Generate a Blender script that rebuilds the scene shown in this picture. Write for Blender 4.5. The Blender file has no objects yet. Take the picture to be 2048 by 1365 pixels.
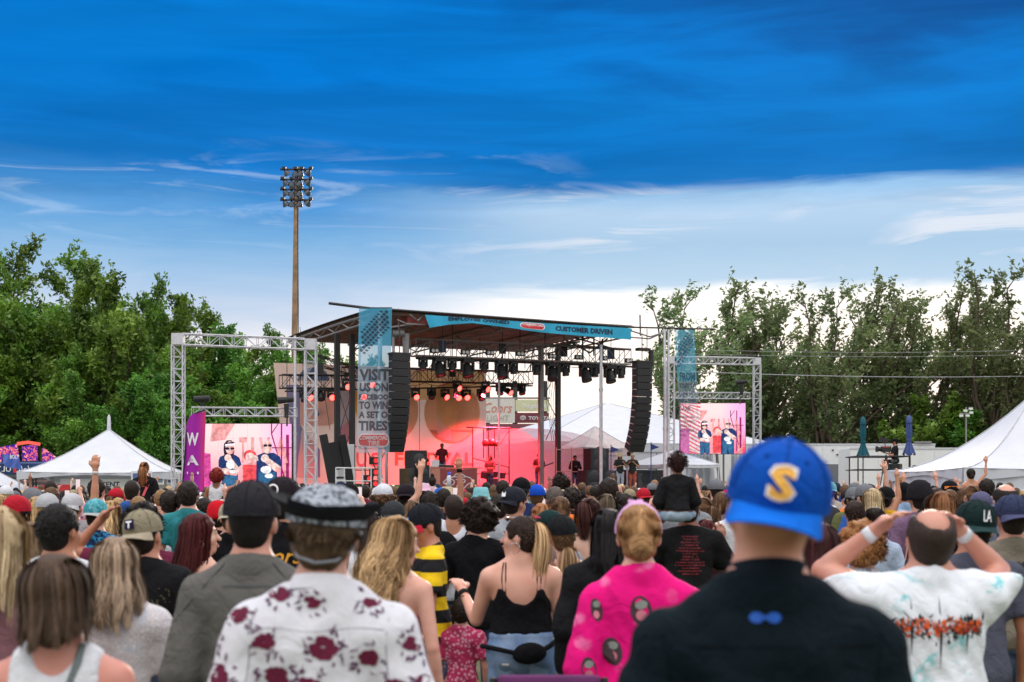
import bpy, math, random
import numpy as np
from mathutils import Vector, Matrix, Euler
from mathutils.bvhtree import BVHTree

# ------------------------------------------------------------------ camera, world, sun, exposure
scn = bpy.context.scene
COL = scn.collection
R = math.radians
F, HZ, CH = 2844.0, 985.0, 1.66          # focal length in photo pixels, horizon row, eye height
cam_d = bpy.data.cameras.new('camera'); cam = bpy.data.objects.new('camera', cam_d); COL.objects.link(cam)
cam.location = (0, 0, CH); cam.rotation_euler = (R(90), 0, 0)
cam_d.sensor_width = 36; cam_d.lens = 50; cam_d.shift_y = (HZ - 682.5) / 2048
cam_d.clip_start = 0.1; cam_d.clip_end = 3000
cam_d.dof.use_dof = True; cam_d.dof.focus_distance = 26; cam_d.dof.aperture_fstop = 4.2
scn.camera = cam
scn.view_settings.view_transform = 'Standard'; scn.view_settings.look = 'None'
scn.view_settings.exposure = 0.0; scn.view_settings.gamma = 1.0
scn.view_settings.use_curve_mapping = False
scn.render.engine = 'CYCLES'
cy = scn.cycles
cy.use_denoising = True
cy.max_bounces = 7; cy.diffuse_bounces = 3; cy.glossy_bounces = 2; cy.transmission_bounces = 4
cy.transparent_max_bounces = 12; cy.volume_bounces = 1
cy.sample_clamp_indirect = 6
cy.caustics_reflective = False; cy.caustics_refractive = False
try: cy.volume_step_rate = 3; cy.volume_max_steps = 32
except Exception: pass

class NT:
    """small helper for building node trees"""
    def __init__(s, tree): s.t = tree; s.n = tree.nodes; s.l = tree.links
    def add(s, kind, **kw):
        n = s.n.new(kind)
        for k, v in kw.items():
            if k.startswith('i_'):
                key = k[2:]
                inp = n.inputs[int(key)] if key.isdigit() else n.inputs[key.replace('_', ' ')]
                s.put(inp, v)
            else: setattr(n, k, v)
        return n
    def put(s, inp, v):
        if isinstance(v, bpy.types.NodeSocket): s.l.new(v, inp)
        elif isinstance(v, bpy.types.Node): s.l.new(v.outputs[0], inp)
        else:
            if isinstance(v, (tuple, list)) and len(v) == 3 and inp.type == 'RGBA': v = (*v, 1)
            inp.default_value = v
    def m(s, op, a, b=None, c=None, clamp=False):
        n = s.n.new('ShaderNodeMath'); n.operation = op; n.use_clamp = clamp
        s.put(n.inputs[0], a)
        if b is not None: s.put(n.inputs[1], b)
        if c is not None: s.put(n.inputs[2], c)
        return n.outputs[0]
    def sm(s, x, a, b, lo=0.0, hi=1.0):
        n = s.n.new('ShaderNodeMapRange'); n.interpolation_type = 'SMOOTHSTEP'
        s.put(n.inputs[0], x); n.inputs[1].default_value = a; n.inputs[2].default_value = b
        n.inputs[3].default_value = lo; n.inputs[4].default_value = hi
        return n.outputs[0]
    def ramp(s, x, stops, interp='LINEAR'):
        n = s.n.new('ShaderNodeValToRGB'); n.color_ramp.interpolation = interp
        e = n.color_ramp.elements
        while len(e) < len(stops): e.new(0.5)
        for el, (p, c) in zip(e, stops): el.position = p; el.color = (*c, 1) if len(c) == 3 else c
        s.put(n.inputs[0], x); return n.outputs[0]
    def mix(s, f, a, b, mode='MIX'):
        n = s.n.new('ShaderNodeMix'); n.data_type = 'RGBA'; n.blend_type = mode; n.clamp_result = False
        s.put(n.inputs[0], f); s.put(n.inputs[6], a); s.put(n.inputs[7], b)
        return n.outputs[2]
    def noise(s, vec, scale, detail=3, rough=0.55, dist=0.0):
        n = s.n.new('ShaderNodeTexNoise'); s.put(n.inputs['Vector'], vec)
        n.inputs['Scale'].default_value = scale; n.inputs['Detail'].default_value = detail
        n.inputs['Roughness'].default_value = rough; n.inputs['Distortion'].default_value = dist
        return n.outputs[0]

SUN_EL, SUN_AZ = 16.0, 14.0                # degrees; azimuth from +Y towards +X (low, behind the stage)
world = bpy.data.worlds.new('World'); scn.world = world; world.use_nodes = True
def build_world():
    w = NT(world.node_tree); w.n.clear()
    d = w.add('ShaderNodeTexCoord').outputs['Generated']
    sep = w.add('ShaderNodeSeparateXYZ', i_0=d)
    x, y, z = sep.outputs
    az = w.m('MULTIPLY', w.m('ARCTAN2', x, y), 57.2958)
    el = w.m('MULTIPLY', w.m('ARCSINE', z), 57.2958)
    def vec(sz, off=0):
        mp = w.add('ShaderNodeMapping'); w.put(mp.inputs[0], d); mp.inputs['Scale'].default_value = (1, 1, sz)
        mp.inputs['Location'].default_value = (off, off * .7, off * 1.3); return mp.outputs[0]
    n1 = w.noise(vec(5.0), 3.0, 5, .55, .6)         # broad bands of cloud
    n2 = w.noise(vec(7.0, 3.1), 8.0, 6, .6, 1.0)    # wisps
    n3 = w.noise(vec(4.0, 7.7), 2.2, 3, .5, .2)
    warp = w.m('ADD', w.m('MULTIPLY', w.m('SUBTRACT', n1, .5), 2.2), w.m('MULTIPLY', w.m('SUBTRACT', n2, .5), 1.2))
    v = w.m('ADD', el, warp)
    t = w.m('DIVIDE', v, 24.0, clamp=True)
    soft = w.ramp(t, [(0.0, (1.15, 1.02, .90)), (.23, (1.15, 1.05, .98)), (.285, (.66, .74, .88)), (.36, (.36, .57, .83)),
                      (.42, (.20, .45, .77)), (.483, (.065, .30, .70)), (.54, (.008, .21, .66)), (.66, (0, .19, .66)), (.76, (0, .185, .63)), (.84, (0, .175, .62)), (1.0, (0, .13, .50))])
    v2 = w.m('ADD', el, w.m('ADD', w.m('MULTIPLY', w.m('SUBTRACT', n1, .5), 1.6), w.m('MULTIPLY', w.m('SUBTRACT', n2, .5), .9)))
    t2 = w.m('DIVIDE', v2, 24.0, clamp=True)
    hard = w.ramp(t2, [(0.0, (1.3, 1.08, .90)), (.26, (1.35, 1.2, 1.08)), (.325, (1.2, 1.15, 1.1)), (.345, (.52, .70, .88)), (.40, (.42, .62, .83)), (.455, (.46, .64, .85)),
                       (.487, (.30, .53, .80)), (.508, (.006, .175, .52)), (.545, (0, .155, .50)), (.62, (0, .19, .60)), (.70, (0, .20, .66)), (.80, (0, .165, .58)), (1.0, (0, .11, .42))])
    pale = w.m('MULTIPLY', w.m('MULTIPLY', w.sm(n2, .46, .62), w.sm(n1, .40, .56)), w.m('MULTIPLY', w.sm(el, 8.2, 9.2), w.sm(el, 12.4, 11.4)))
    hard = w.mix(w.m('MULTIPLY', pale, .85), hard, (.80, .84, .93))
    side = w.sm(w.m('ADD', az, w.m('MULTIPLY', w.m('SUBTRACT', n3, .5), 12)), -9, 3)
    c = w.mix(side, soft, hard)
    # bright wisps just above the edge, dark rolls higher up
    wis = w.m('MULTIPLY', w.sm(n2, .52, .68), w.m('MULTIPLY', w.m('MULTIPLY', w.sm(el, 8, 10.5), w.sm(el, 14.2, 12.2)), w.sm(az, 4, -1)))
    c = w.mix(w.m('MULTIPLY', wis, .38), c, (.55, .72, .95))
    roll = w.m('MULTIPLY', w.sm(n1, .50, .64), w.sm(el, 12.8, 16))
    c = w.mix(w.m('MULTIPLY', roll, .6), c, (.0, .115, .42))
    corner = w.m('MULTIPLY', w.sm(w.m('ADD', az, w.m('MULTIPLY', w.m('SUBTRACT', n2, .5), 14)), 2, 16), w.sm(w.m('ADD', el, w.m('MULTIPLY', w.m('SUBTRACT', n1, .5), 5)), 16.6, 18.2))
    c = w.mix(w.m('MULTIPLY', corner, .75), c, (.002, .075, .30))
    tex = w.m('ADD', w.m('MULTIPLY', w.noise(vec(9.0, 5.5), 5.0, 7, .62, .8), 1.0), w.m('MULTIPLY', w.noise(vec(5.0, 1.5), 1.7, 4, .5, .3), .9))
    tm_ = w.sm(tex, .62, 1.28, .80, 1.20); tmc = w.add('ShaderNodeCombineXYZ', i_0=tm_, i_1=tm_, i_2=tm_)
    c = w.mix(w.sm(el, 9.5, 13), c, w.mix(1.0, c, tmc.outputs[0], 'MULTIPLY'))
    glim = w.m('MULTIPLY', w.sm(n3, .48, .62), w.m('MULTIPLY', w.sm(el, 11, 14), w.sm(az, 6, -12)))
    c = w.mix(w.m('MULTIPLY', glim, .35), c, (.005, .25, .78))
    # the deck of cloud overhead and behind the photographer is bright and even
    up = w.sm(el, 26, 48)
    back = w.sm(w.m('ABSOLUTE', az), 48, 95)
    f = w.m('MAXIMUM', up, back)
    over = w.mix(w.sm(n1, .3, .7), (.92, .94, .98), (1.12, 1.10, 1.08)); over = w.mix(w.sm(el, 12, 60), over, (2.35, 2.3, 2.32))
    c = w.mix(f, c, over)
    ground = w.sm(el, -1.5, -4)
    c = w.mix(ground, c, (.12, .13, .10))
    sky = w.add('ShaderNodeTexSky'); sky.sky_type = 'NISHITA'; sky.sun_disc = False
    sky.sun_elevation = R(SUN_EL); sky.sun_rotation = R(SUN_AZ); sky.dust_density = 2.0
    b1 = w.add('ShaderNodeBackground', i_0=sky.outputs[0], i_1=0.05)
    b2 = w.add('ShaderNodeBackground', i_0=c, i_1=1.0)
    mx = w.add('ShaderNodeMixShader', i_0=0.997, i_1=b1.outputs[0], i_2=b2.outputs[0])
    out = w.add('ShaderNodeOutputWorld'); w.l.new(mx.outputs[0], out.inputs[0])
build_world()
sun_d = bpy.data.lights.new('sun', 'SUN'); sun = bpy.data.objects.new('sun', sun_d); COL.objects.link(sun)
sun_d.energy = 1.6; sun_d.angle = R(14); sun_d.color = (1.0, .88, .74)
_sd = Vector((math.sin(R(SUN_AZ)) * math.cos(R(SUN_EL)), math.cos(R(SUN_AZ)) * math.cos(R(SUN_EL)), math.sin(R(SUN_EL))))
sun.rotation_euler = _sd.to_track_quat('Z', 'Y').to_euler()

# ------------------------------------------------------------------ placing helpers
def W(px, py, Y):                          # world point seen at photo pixel (px,py) at depth Y
    return Vector(((px - 1024) * Y / F, Y, CH + (HZ - py) * Y / F))
SC, SS = math.cos(R(27)), math.sin(R(27))  # the stage is turned 27 degrees to the camera
SO = 58.0
def S(a, b, z): return Vector((a * SC - b * SS, SO + a * SS + b * SC, z))
def SA(px, b):                             # stage coordinate a seen in column px on the plane b
    k = (px - 1024) / F
    return (k * (SO + b * SC) + b * SS) / (SC - k * SS)
def SP(px, py, b):
    p = S(SA(px, b), b, 0); return Vector((p.x, p.y, CH + (HZ - py) * p.y / F))

# ------------------------------------------------------------------ objects
def tag(o, label=None, cat=None, group=None, kind=None):
    if label: o['label'] = label
    if cat: o['category'] = cat
    if group: o['group'] = group
    if kind: o['kind'] = kind
    return o
def empty(name, loc=(0, 0, 0), rz=0.0, label=None, cat=None, group=None, sc=1.0):
    o = bpy.data.objects.new(name, None); COL.objects.link(o); o.empty_display_size = .2
    o.location = loc; o.rotation_euler = (0, 0, rz); o.scale = (sc, sc, sc)
    return tag(o, label, cat, group)
def mesh_np(name, V, Q, smooth=False):
    """V (n,3), Q (m,3|4)"""
    V = np.ascontiguousarray(V, dtype=np.float32); Q = np.ascontiguousarray(Q, dtype=np.int32)
    me = bpy.data.meshes.new(name); k = Q.shape[1]
    me.vertices.add(len(V)); me.vertices.foreach_set('co', V.ravel())
    me.loops.add(Q.size); me.loops.foreach_set('vertex_index', Q.ravel())
    me.polygons.add(len(Q)); me.polygons.foreach_set('loop_start', np.arange(0, Q.size, k, dtype=np.int32))
    me.polygons.foreach_set('loop_total', np.full(len(Q), k, dtype=np.int32))
    if smooth: me.polygons.foreach_set('use_smooth', np.ones(len(Q), dtype=bool))
    me.update(calc_edges=True)
    return me
def link(name, me, mat=None, parent=None, color=None, loc=None, label=None):
    o = bpy.data.objects.new(name, me); COL.objects.link(o)
    if mat is not None and len(me.materials) == 0: me.materials.append(mat)
    if parent is not None: o.parent = parent
    if color is not None: o.color = (*color[:3], 1)
    if loc is not None: o.location = loc
    if label: o['label'] = label
    return o
class MB:
    """collects boxes, bars, tubes and polygons; build() links them as one mesh object"""
    def __init__(s): s.v = []; s.f = []
    def poly(s, pts): i = len(s.v); s.v += [tuple(p) for p in pts]; s.f.append(tuple(range(i, i + len(pts)))); return s
    def box(s, c, d, M=None):
        i = len(s.v); c = Vector(c)
        for sx in (-1, 1):
            for sy in (-1, 1):
                for sz in (-1, 1):
                    p = Vector((sx * d[0] / 2, sy * d[1] / 2, sz * d[2] / 2))
                    if M is not None: p = M @ p
                    s.v.append(tuple(c + p))
        s.f += [tuple(i + k for k in q) for q in ((0, 1, 3, 2), (4, 6, 7, 5), (0, 4, 5, 1), (2, 3, 7, 6), (0, 2, 6, 4), (1, 5, 7, 3))]
        return s
    def tube(s, a, b, r, r2=None, n=6, caps=True):
        a = Vector(a); b = Vector(b); r2 = r if r2 is None else r2; d = b - a
        if d.length < 1e-6: return s
        q = d.to_track_quat('Z', 'Y'); i = len(s.v)
        for p, rr in ((a, r), (b, r2)):
            for k in range(n):
                t = 2 * math.pi * k / n
                s.v.append(tuple(p + q @ Vector((rr * math.cos(t), rr * math.sin(t), 0))))
        for k in range(n): s.f.append((i + k, i + (k + 1) % n, i + n + (k + 1) % n, i + n + k))
        if caps: s.f.append(tuple(i + k for k in reversed(range(n)))); s.f.append(tuple(i + n + k for k in range(n)))
        return s
    def path(s, pts, r, n=6):
        pts = [Vector(p) for p in pts]; rs = r if isinstance(r, (list, tuple)) else [r] * len(pts); i0 = len(s.v)
        for j, p in enumerate(pts):
            d = (pts[min(j + 1, len(pts) - 1)] - pts[max(j - 1, 0)]); q = d.to_track_quat('Z', 'Y')
            for k in range(n):
                t = 2 * math.pi * k / n; s.v.append(tuple(p + q @ Vector((rs[j] * math.cos(t), rs[j] * math.sin(t), 0))))
        for j in range(len(pts) - 1):
            for k in range(n):
                a = i0 + j * n + k; b = i0 + j * n + (k + 1) % n; s.f.append((a, b, b + n, a + n))
        return s
    def ring(s, prof, n=24, c=(0, 0, 0), M=None):      # lathe of (r,z) pairs
        i0 = len(s.v); c = Vector(c)
        for (r, z) in prof:
            for k in range(n):
                t = 2 * math.pi * k / n; p = Vector((r * math.cos(t), r * math.sin(t), z))
                if M is not None: p = M @ p
                s.v.append(tuple(c + p))
        for j in range(len(prof) - 1):
            for k in range(n):
                a = i0 + j * n + k; b = i0 + j * n + (k + 1) % n; s.f.append((a, b, b + n, a + n))
        return s
    def grid(s, fn, nu, nv):                            # fn(u,v) -> point
        i0 = len(s.v)
        for j in range(nv + 1):
            for i in range(nu + 1): s.v.append(tuple(fn(i / nu, j / nv)))
        for j in range(nv):
            for i in range(nu):
                a = i0 + j * (nu + 1) + i; s.f.append((a, a + 1, a + nu + 2, a + nu + 1))
        return s
    def mesh(s, name, smooth=False):
        me = bpy.data.meshes.new(name); me.from_pydata(s.v, [], s.f)
        if smooth:
            me.polygons.foreach_set('use_smooth', np.ones(len(me.polygons), dtype=bool))
        me.update(); return me
    def build(s, name, mat, parent=None, smooth=False, label=None, color=None, bevel=0):
        o = link(name, s.mesh(name, smooth), mat, parent, color, None, label)
        if bevel:
            m = o.modifiers.new('bevel', 'BEVEL'); m.width = bevel; m.segments = 2; m.limit_method = 'ANGLE'
        return o

# ------------------------------------------------------------------ materials
def newmat(name):
    m = bpy.data.materials.new(name); m.use_nodes = True; t = NT(m.node_tree); t.n.clear()
    out = t.add('ShaderNodeOutputMaterial'); return m, t, out
def bsdf(t, out, color, rough=.6, metal=0.0, bump=None, bumps=.3, dist=.01, spec=.4, sss=0.0, sheen=0.0, trans=0.0, alpha=None):
    b = t.add('ShaderNodeBsdfPrincipled'); t.put(b.inputs['Base Color'], color)
    t.put(b.inputs['Roughness'], rough); b.inputs['Metallic'].default_value = metal
    b.inputs['Specular IOR Level'].default_value = spec
    if sss: b.inputs['Subsurface Weight'].default_value = sss; b.inputs['Subsurface Radius'].default_value = (.012, .005, .003); b.inputs['Subsurface Scale'].default_value = 1.0
    if sheen: b.inputs['Sheen Weight'].default_value = sheen
    if bump is not None:
        bn = t.add('ShaderNodeBump'); bn.inputs['Strength'].default_value = bumps; bn.inputs['Distance'].default_value = dist
        t.put(bn.inputs['Height'], bump); t.l.new(bn.outputs[0], b.inputs['Normal'])
    sh = b.outputs[0]
    if trans:
        tr = t.add('ShaderNodeBsdfTranslucent'); t.put(tr.inputs[0], color)
        sh = t.add('ShaderNodeMixShader', i_0=trans, i_1=sh, i_2=tr.outputs[0]).outputs[0]
    if alpha is not None:
        tp = t.add('ShaderNodeBsdfTransparent')
        sh = t.add('ShaderNodeMixShader', i_0=alpha, i_1=tp.outputs[0], i_2=sh).outputs[0]
    t.l.new(sh, out.inputs[0]); return b
_MC = {}
def plain(name, c, rough=.6, metal=0.0, var=.12, scale=6.0, bump=.15, emit=None, **kw):
    if name in _MC: return _MC[name]
    m, t, out = newmat(name)
    g = t.add('ShaderNodeTexCoord').outputs['Object']
    n = t.noise(g, scale, 4, .6); n2 = t.noise(g, scale * 7, 3, .6)
    f = t.m('ADD', t.m('MULTIPLY', n, .7), t.m('MULTIPLY', n2, .3))
    col = t.mix(t.sm(f, .3, .7), tuple(x * (1 - var) for x in c), tuple(min(1, x * (1 + var)) for x in c))
    b = bsdf(t, out, col, rough, metal, bump=n2, bumps=bump, dist=.004, **kw)
    if emit: b.inputs['Emission Color'].default_value = (*emit[0], 1); b.inputs['Emission Strength'].default_value = emit[1]
    _MC[name] = m; return m
def glow(name, c, s):
    if name in _MC: return _MC[name]
    m, t, out = newmat(name)
    e = t.add('ShaderNodeEmission', i_0=(*c, 1), i_1=s); t.l.new(e.outputs[0], out.inputs[0]); _MC[name] = m; return m
def objcolor(t): return t.add('ShaderNodeObjectInfo').outputs['Color']

# text and flat print, mapped onto any surface by a function (u,v) -> point
_DG = None
def text_geo(s, bold=.0, shear=0.0, res=2):
    cu = bpy.data.curves.new('lettering', 'FONT'); cu.body = s; cu.offset = bold; cu.shear = shear; cu.resolution_u = res
    cu.align_x = 'LEFT'; o = bpy.data.objects.new('lettering', cu); COL.objects.link(o)
    dg = bpy.context.evaluated_depsgraph_get(); dg.update()
    me = bpy.data.meshes.new_from_object(o.evaluated_get(dg)); bpy.data.objects.remove(o); bpy.data.curves.remove(cu)
    V = np.array([v.co[:2] for v in me.vertices]) if len(me.vertices) else np.zeros((0, 2))
    Fc = [tuple(p.vertices) for p in me.polygons]; bpy.data.meshes.remove(me)
    if len(V):
        V[:, 0] -= V[:, 0].min(); V[:, 0] /= max(1e-6, V[:, 0].max()); y0, y1 = V[:, 1].min(), V[:, 1].max()
        V[:, 1] = (V[:, 1] - y0) / max(1e-6, y1 - y0)
    return V, Fc
def text_on(name, s, mat, parent, fn, u0, v0, u1, v1, bold=.012, shear=0.0, label=None):
    V, Fc = text_geo(s, bold, shear); mb = MB()
    mb.v = [tuple(fn(u0 + (u1 - u0) * x, v0 + (v1 - v0) * y)) for x, y in V]; mb.f = Fc
    return mb.build(name, mat, parent, label=label)
def polys_on(name, polys, mat, parent, fn, label=None):
    mb = MB()
    for P in polys: mb.poly([fn(x, y) for x, y in P])
    return mb.build(name, mat, parent, label=label)
def ell(cx, cy_, rx, ry, n=18, a0=0, a1=360):
    return [(cx + rx * math.cos(R(a0 + (a1 - a0) * k / (n if a1 - a0 >= 360 else n - 1))), cy_ + ry * math.sin(R(a0 + (a1 - a0) * k / (n if a1 - a0 >= 360 else n - 1)))) for k in range(n)]
# ------------------------------------------------------------------ signed distance modelling for bodies, clothes and hair
class SDF:
    def __init__(s): s.p = []; s.spaces = [None]; s.fold = None
    def space(s, Rm, t): s.spaces.append((np.array(Rm, dtype=np.float32), np.array(t, dtype=np.float32))); return len(s.spaces) - 1
    def cone(s, a, b, ra, rb=None, k=.02, sp=0, op='u', sq=None): s.p.append(('c', np.array(a, np.float32), np.array(b, np.float32), ra, ra if rb is None else rb, k, sp, op, sq)); return s
    def ell(s, c, r, k=.03, sp=0, op='u'): s.p.append(('e', np.array(c, np.float32), np.array(r, np.float32), 0, 0, k, sp, op, None)); return s
    def plane(s, pt, n, sp=0, op='i', k=.004):
        n = np.array(n, np.float32); n /= np.linalg.norm(n); s.p.append(('p', np.array(pt, np.float32), n, 0, 0, k, sp, op, None)); return s
    def ev(s, P):
        qs = [P] + [None] * (len(s.spaces) - 1); d = None
        for (kind, A, B, ra, rb, k, sp, op, sq) in s.p:
            if qs[sp] is None:
                Rm, t = s.spaces[sp]; qs[sp] = (P - t) @ Rm      # columns of Rm are the local axes
            q = qs[sp]
            if kind == 'c':
                pa = q - A; ba = B - A
                if sq is not None: pa = pa / np.array(sq, np.float32); ba = ba / np.array(sq, np.float32)
                h = np.clip(pa @ ba / max(1e-9, float(ba @ ba)), 0, 1)
                dd = pa - h[:, None] * ba; x = np.sqrt(np.einsum('ij,ij->i', dd, dd)) - (ra + (rb - ra) * h)
                if sq is not None: x = x * min(sq)
            elif kind == 'e':
                e = (q - A) / B; n0 = np.sqrt(np.einsum('ij,ij->i', e, e)) + 1e-6
                e2 = e / B; n1 = np.sqrt(np.einsum('ij,ij->i', e2, e2)) + 1e-6
                x = n0 * (n0 - 1) / n1
            else: x = (q - A) @ B
            if d is None: d = x; continue
            if op == 'u':
                h = np.clip(.5 + .5 * (d - x) / k, 0, 1); d = d + (x - d) * h - k * h * (1 - h)
            elif op == 's':
                x = -x; h = np.clip(.5 - .5 * (d - x) / k, 0, 1); d = d + (x - d) * h + k * h * (1 - h)
            else:
                h = np.clip(.5 - .5 * (d - x) / k, 0, 1); d = d + (x - d) * h + k * h * (1 - h)
        if s.fold is not None: d = d + s.fold(P)
        return d
def mesh_sdf(f, lo, hi, h, name='m', B=6):
    lo = np.array(lo, np.float32); hi = np.array(hi, np.float32)
    nb = np.maximum(1, np.ceil((hi - lo) / (B * h)).astype(int)); n = nb * B
    gx, gy, gz = [(np.arange(nb[i], dtype=np.float32) + .5) * B * h + lo[i] - h / 2 for i in range(3)]
    C = np.stack(np.meshgrid(gx, gy, gz, indexing='ij'), -1).reshape(-1, 3)
    dc = f(C); act = np.abs(dc) < B * h * .87 * 1.25 + .012
    vals = np.repeat(np.repeat(np.repeat(np.where(dc.reshape(nb) < 0, -1, 1).astype(np.float32), B, 0), B, 1), B, 2)
    idx = np.argwhere(act.reshape(nb))
    off = np.stack(np.meshgrid(*[np.arange(B)] * 3, indexing='ij'), -1).reshape(-1, 3)
    I = (idx[:, None, :] * B + off[None]).reshape(-1, 3)
    P = I.astype(np.float32) * h + lo
    vals[I[:, 0], I[:, 1], I[:, 2]] = f(P)
    ins = vals < 0; nx, ny, nz = vals.shape
    acc = np.zeros((nx * ny * nz, 3), np.float32); cnt = np.zeros(nx * ny * nz, np.float32); quads = []
    st = (ny * nz, nz, 1)
    for ax in range(3):
        s0 = [slice(None)] * 3; s1 = [slice(None)] * 3; s0[ax] = slice(0, -1); s1[ax] = slice(1, None)
        a = ins[tuple(s0)]; b = ins[tuple(s1)]; cr = np.argwhere(a != b)
        o1, o2 = [(1, 2), (2, 0), (0, 1)][ax]
        cr = cr[(cr[:, o1] > 0) & (cr[:, o2] > 0)]
        if not len(cr): continue
        va = vals[cr[:, 0], cr[:, 1], cr[:, 2]]; c2 = cr.copy(); c2[:, ax] += 1
        vb = vals[c2[:, 0], c2[:, 1], c2[:, 2]]; t = va / (va - vb)
        pos = cr.astype(np.float32); pos[:, ax] += t
        base = cr @ np.array(st)
        ids = [base - st[o1] - st[o2], base - st[o2], base, base - st[o1]]
        for q in ids:
            np.add.at(cnt, q, 1)
            for c in range(3): acc[:, c] += np.bincount(q, weights=pos[:, c], minlength=len(acc)).astype(np.float32)
        Q = np.stack(ids, 1); neg = ~(va < 0); Q[neg] = Q[neg][:, ::-1]; quads.append(Q)
    Q = np.concatenate(quads); used = np.unique(Q); remap = np.zeros(len(cnt), np.int32); remap[used] = np.arange(len(used))
    V = acc[used] / cnt[used][:, None] * h + lo
    return mesh_np(name, V, remap[Q], True)

def arr(v): return np.array(v, np.float32)
def rotm(yaw=0, pitch=0, roll=0):
    return np.array(Euler((R(pitch), R(roll), R(yaw)), 'XYZ').to_matrix(), np.float32)
ARMS = {   # (upper arm direction, forearm direction) for the right arm, x outwards, y forwards, z up
    'down': ((.22, -.06, -1), (.05, .28, -1)), 'front': ((.25, .05, -1), (-.55, .9, .05)), 'fold': ((.3, .2, -1), (-.9, .6, .25)),
    'phone': ((.35, .9, -.05), (-.45, .5, .9)), 'up': ((.45, .1, 1), (-.05, .1, 1)), 'upout': ((.7, .2, .8), (.1, .2, 1)),
    'head': ((1, .05, .55), (-1.0, .02, .62)), 'chin': ((.2, .35, -.8), (-.35, .5, .9)), 'hip': ((.6, -.15, -.8), (-.7, .3, -.5)),
    'hold': ((.3, .1, -1), (.1, .9, .35)), 'point': ((.3, .8, .15), (.05, 1, .35)), 'mic': ((.35, .4, -.85), (-.7, .45, .75)),
    'seat': ((.35, .25, -.9), (-.3, .9, -.1))}
class Pose:
    """joints of a 1.75 m figure facing +Y, standing at the origin"""
    def __init__(s, w=1.0, fem=0.0, la='down', ra='down', head=(0, 0, 0), seated=False, child=False, lean=0.0, drop=0.0):
        s.w, s.fem, s.head, s.child, s.seated = w, fem, head, child, seated
        s.sw = (.178 - .02 * fem) * (.55 + .45 * w)                       # half shoulder breadth
        s.J = {}
        def P(v): return arr(v)
        s.lean = lean
        for nm, sg, ap in (('L', -1, la), ('R', 1, ra)):
            u, f = ARMS[ap] if isinstance(ap, str) else ap
            u = arr((u[0] * sg, u[1], u[2])); f = arr((f[0] * sg, f[1], f[2])); u /= np.linalg.norm(u); f /= np.linalg.norm(f)
            lift = .05 * max(0, u[2])
            sh = P((sg * (s.sw - .3 * lift), -.005, 1.392 - drop - .008 * fem + lift)); elb = sh + u * .275; wr = elb + f * .245
            s.J['sh' + nm], s.J['el' + nm], s.J['wr' + nm], s.J['fd' + nm] = sh, elb, wr, f
            if seated: hip = P((sg * .09, 0, .93)); kn = hip + P((sg * (.20 if child else .08), .36, .02)); an = kn + P((0, .03, -.40))
            else: hip = P((sg * .088, 0, .92)); kn = P((sg * .095, .012, .50)); an = P((sg * .10, -.015, .085))
            s.J['hp' + nm], s.J['kn' + nm], s.J['an' + nm] = hip, kn, an
        s.Rh = rotm(*head); piv = arr((0, -.012, 1.53)); s.ht = piv + s.Rh @ arr((0, .012, .083)) ; s.hs = 1.28 if child else 1.0
        if child: s.ht = piv + s.Rh @ arr((0, .012, .12))
def add_head(S_, p, face=True, grow=0.0):
    sp = S_.space(p.Rh, p.ht); g = p.hs
    def E(c, r, k): S_.ell([x * g for x in c], [x * g + grow for x in r], k, sp)
    E((0, -.014, .022), (.075, .093, .088), .03)
    E((0, .028, -.04), (.057, .060, .072), .035)
    E((0, .066, -.092), (.020, .018, .017), .03)
    if face:
        S_.cone([0, .083 * g, .004 * g], [0, .106 * g, -.032 * g], .007 * g, .0125 * g, .012, sp)
        E((0, .071, .018), (.046, .018, .012), .02)
        E((0, .083, -.061), (.022, .012, .0065), .010); E((0, .081, -.073), (.018, .012, .007), .008)
        for q in (-1, 1): E((q * .038, .062, -.032), (.02, .02, .022), .02)
    for q in (-1, 1):
        E((q * .079, -.010, -.012), (.010, .021, .031), .008)
    return sp
def add_hand(S_, p, nm, h):
    wr = p.J['wr' + nm]; f = p.J['fd' + nm]; sg = -1 if nm == 'L' else 1
    side = np.cross(f, arr((0, 0, 1)));
    if np.linalg.norm(side) < .3: side = arr((1, 0, 0))
    side /= np.linalg.norm(side); nrm = np.cross(side, f)
    palm = wr + f * .055
    S_.cone(wr, palm, .024, .030, .015, sq=None); S_.cone(palm - side * .018, palm + side * .018, .022, .022, .012)
    if h > .016: S_.cone(palm, palm + f * .07 - nrm * .01, .026, .016, .02); return
    for i, L in enumerate((.066, .078, .074, .058)):
        o = palm + f * .022 + side * (-.031 + .0205 * i); m_ = o + f * L * .55 - nrm * .004; e = m_ + f * L * .38 - nrm * .022
        S_.cone(o, m_, .0105, .0098, .006); S_.cone(m_, e, .0095, .0082, .004)
    th = palm - f * .02 - side * .028 * sg * 1; S_.cone(th, th - side * .03 * sg + f * .03, .013, .011, .01)
    t2 = th - side * .03 * sg + f * .03; S_.cone(t2, t2 + f * .03 - nrm * .008, .011, .009, .004)
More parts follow.
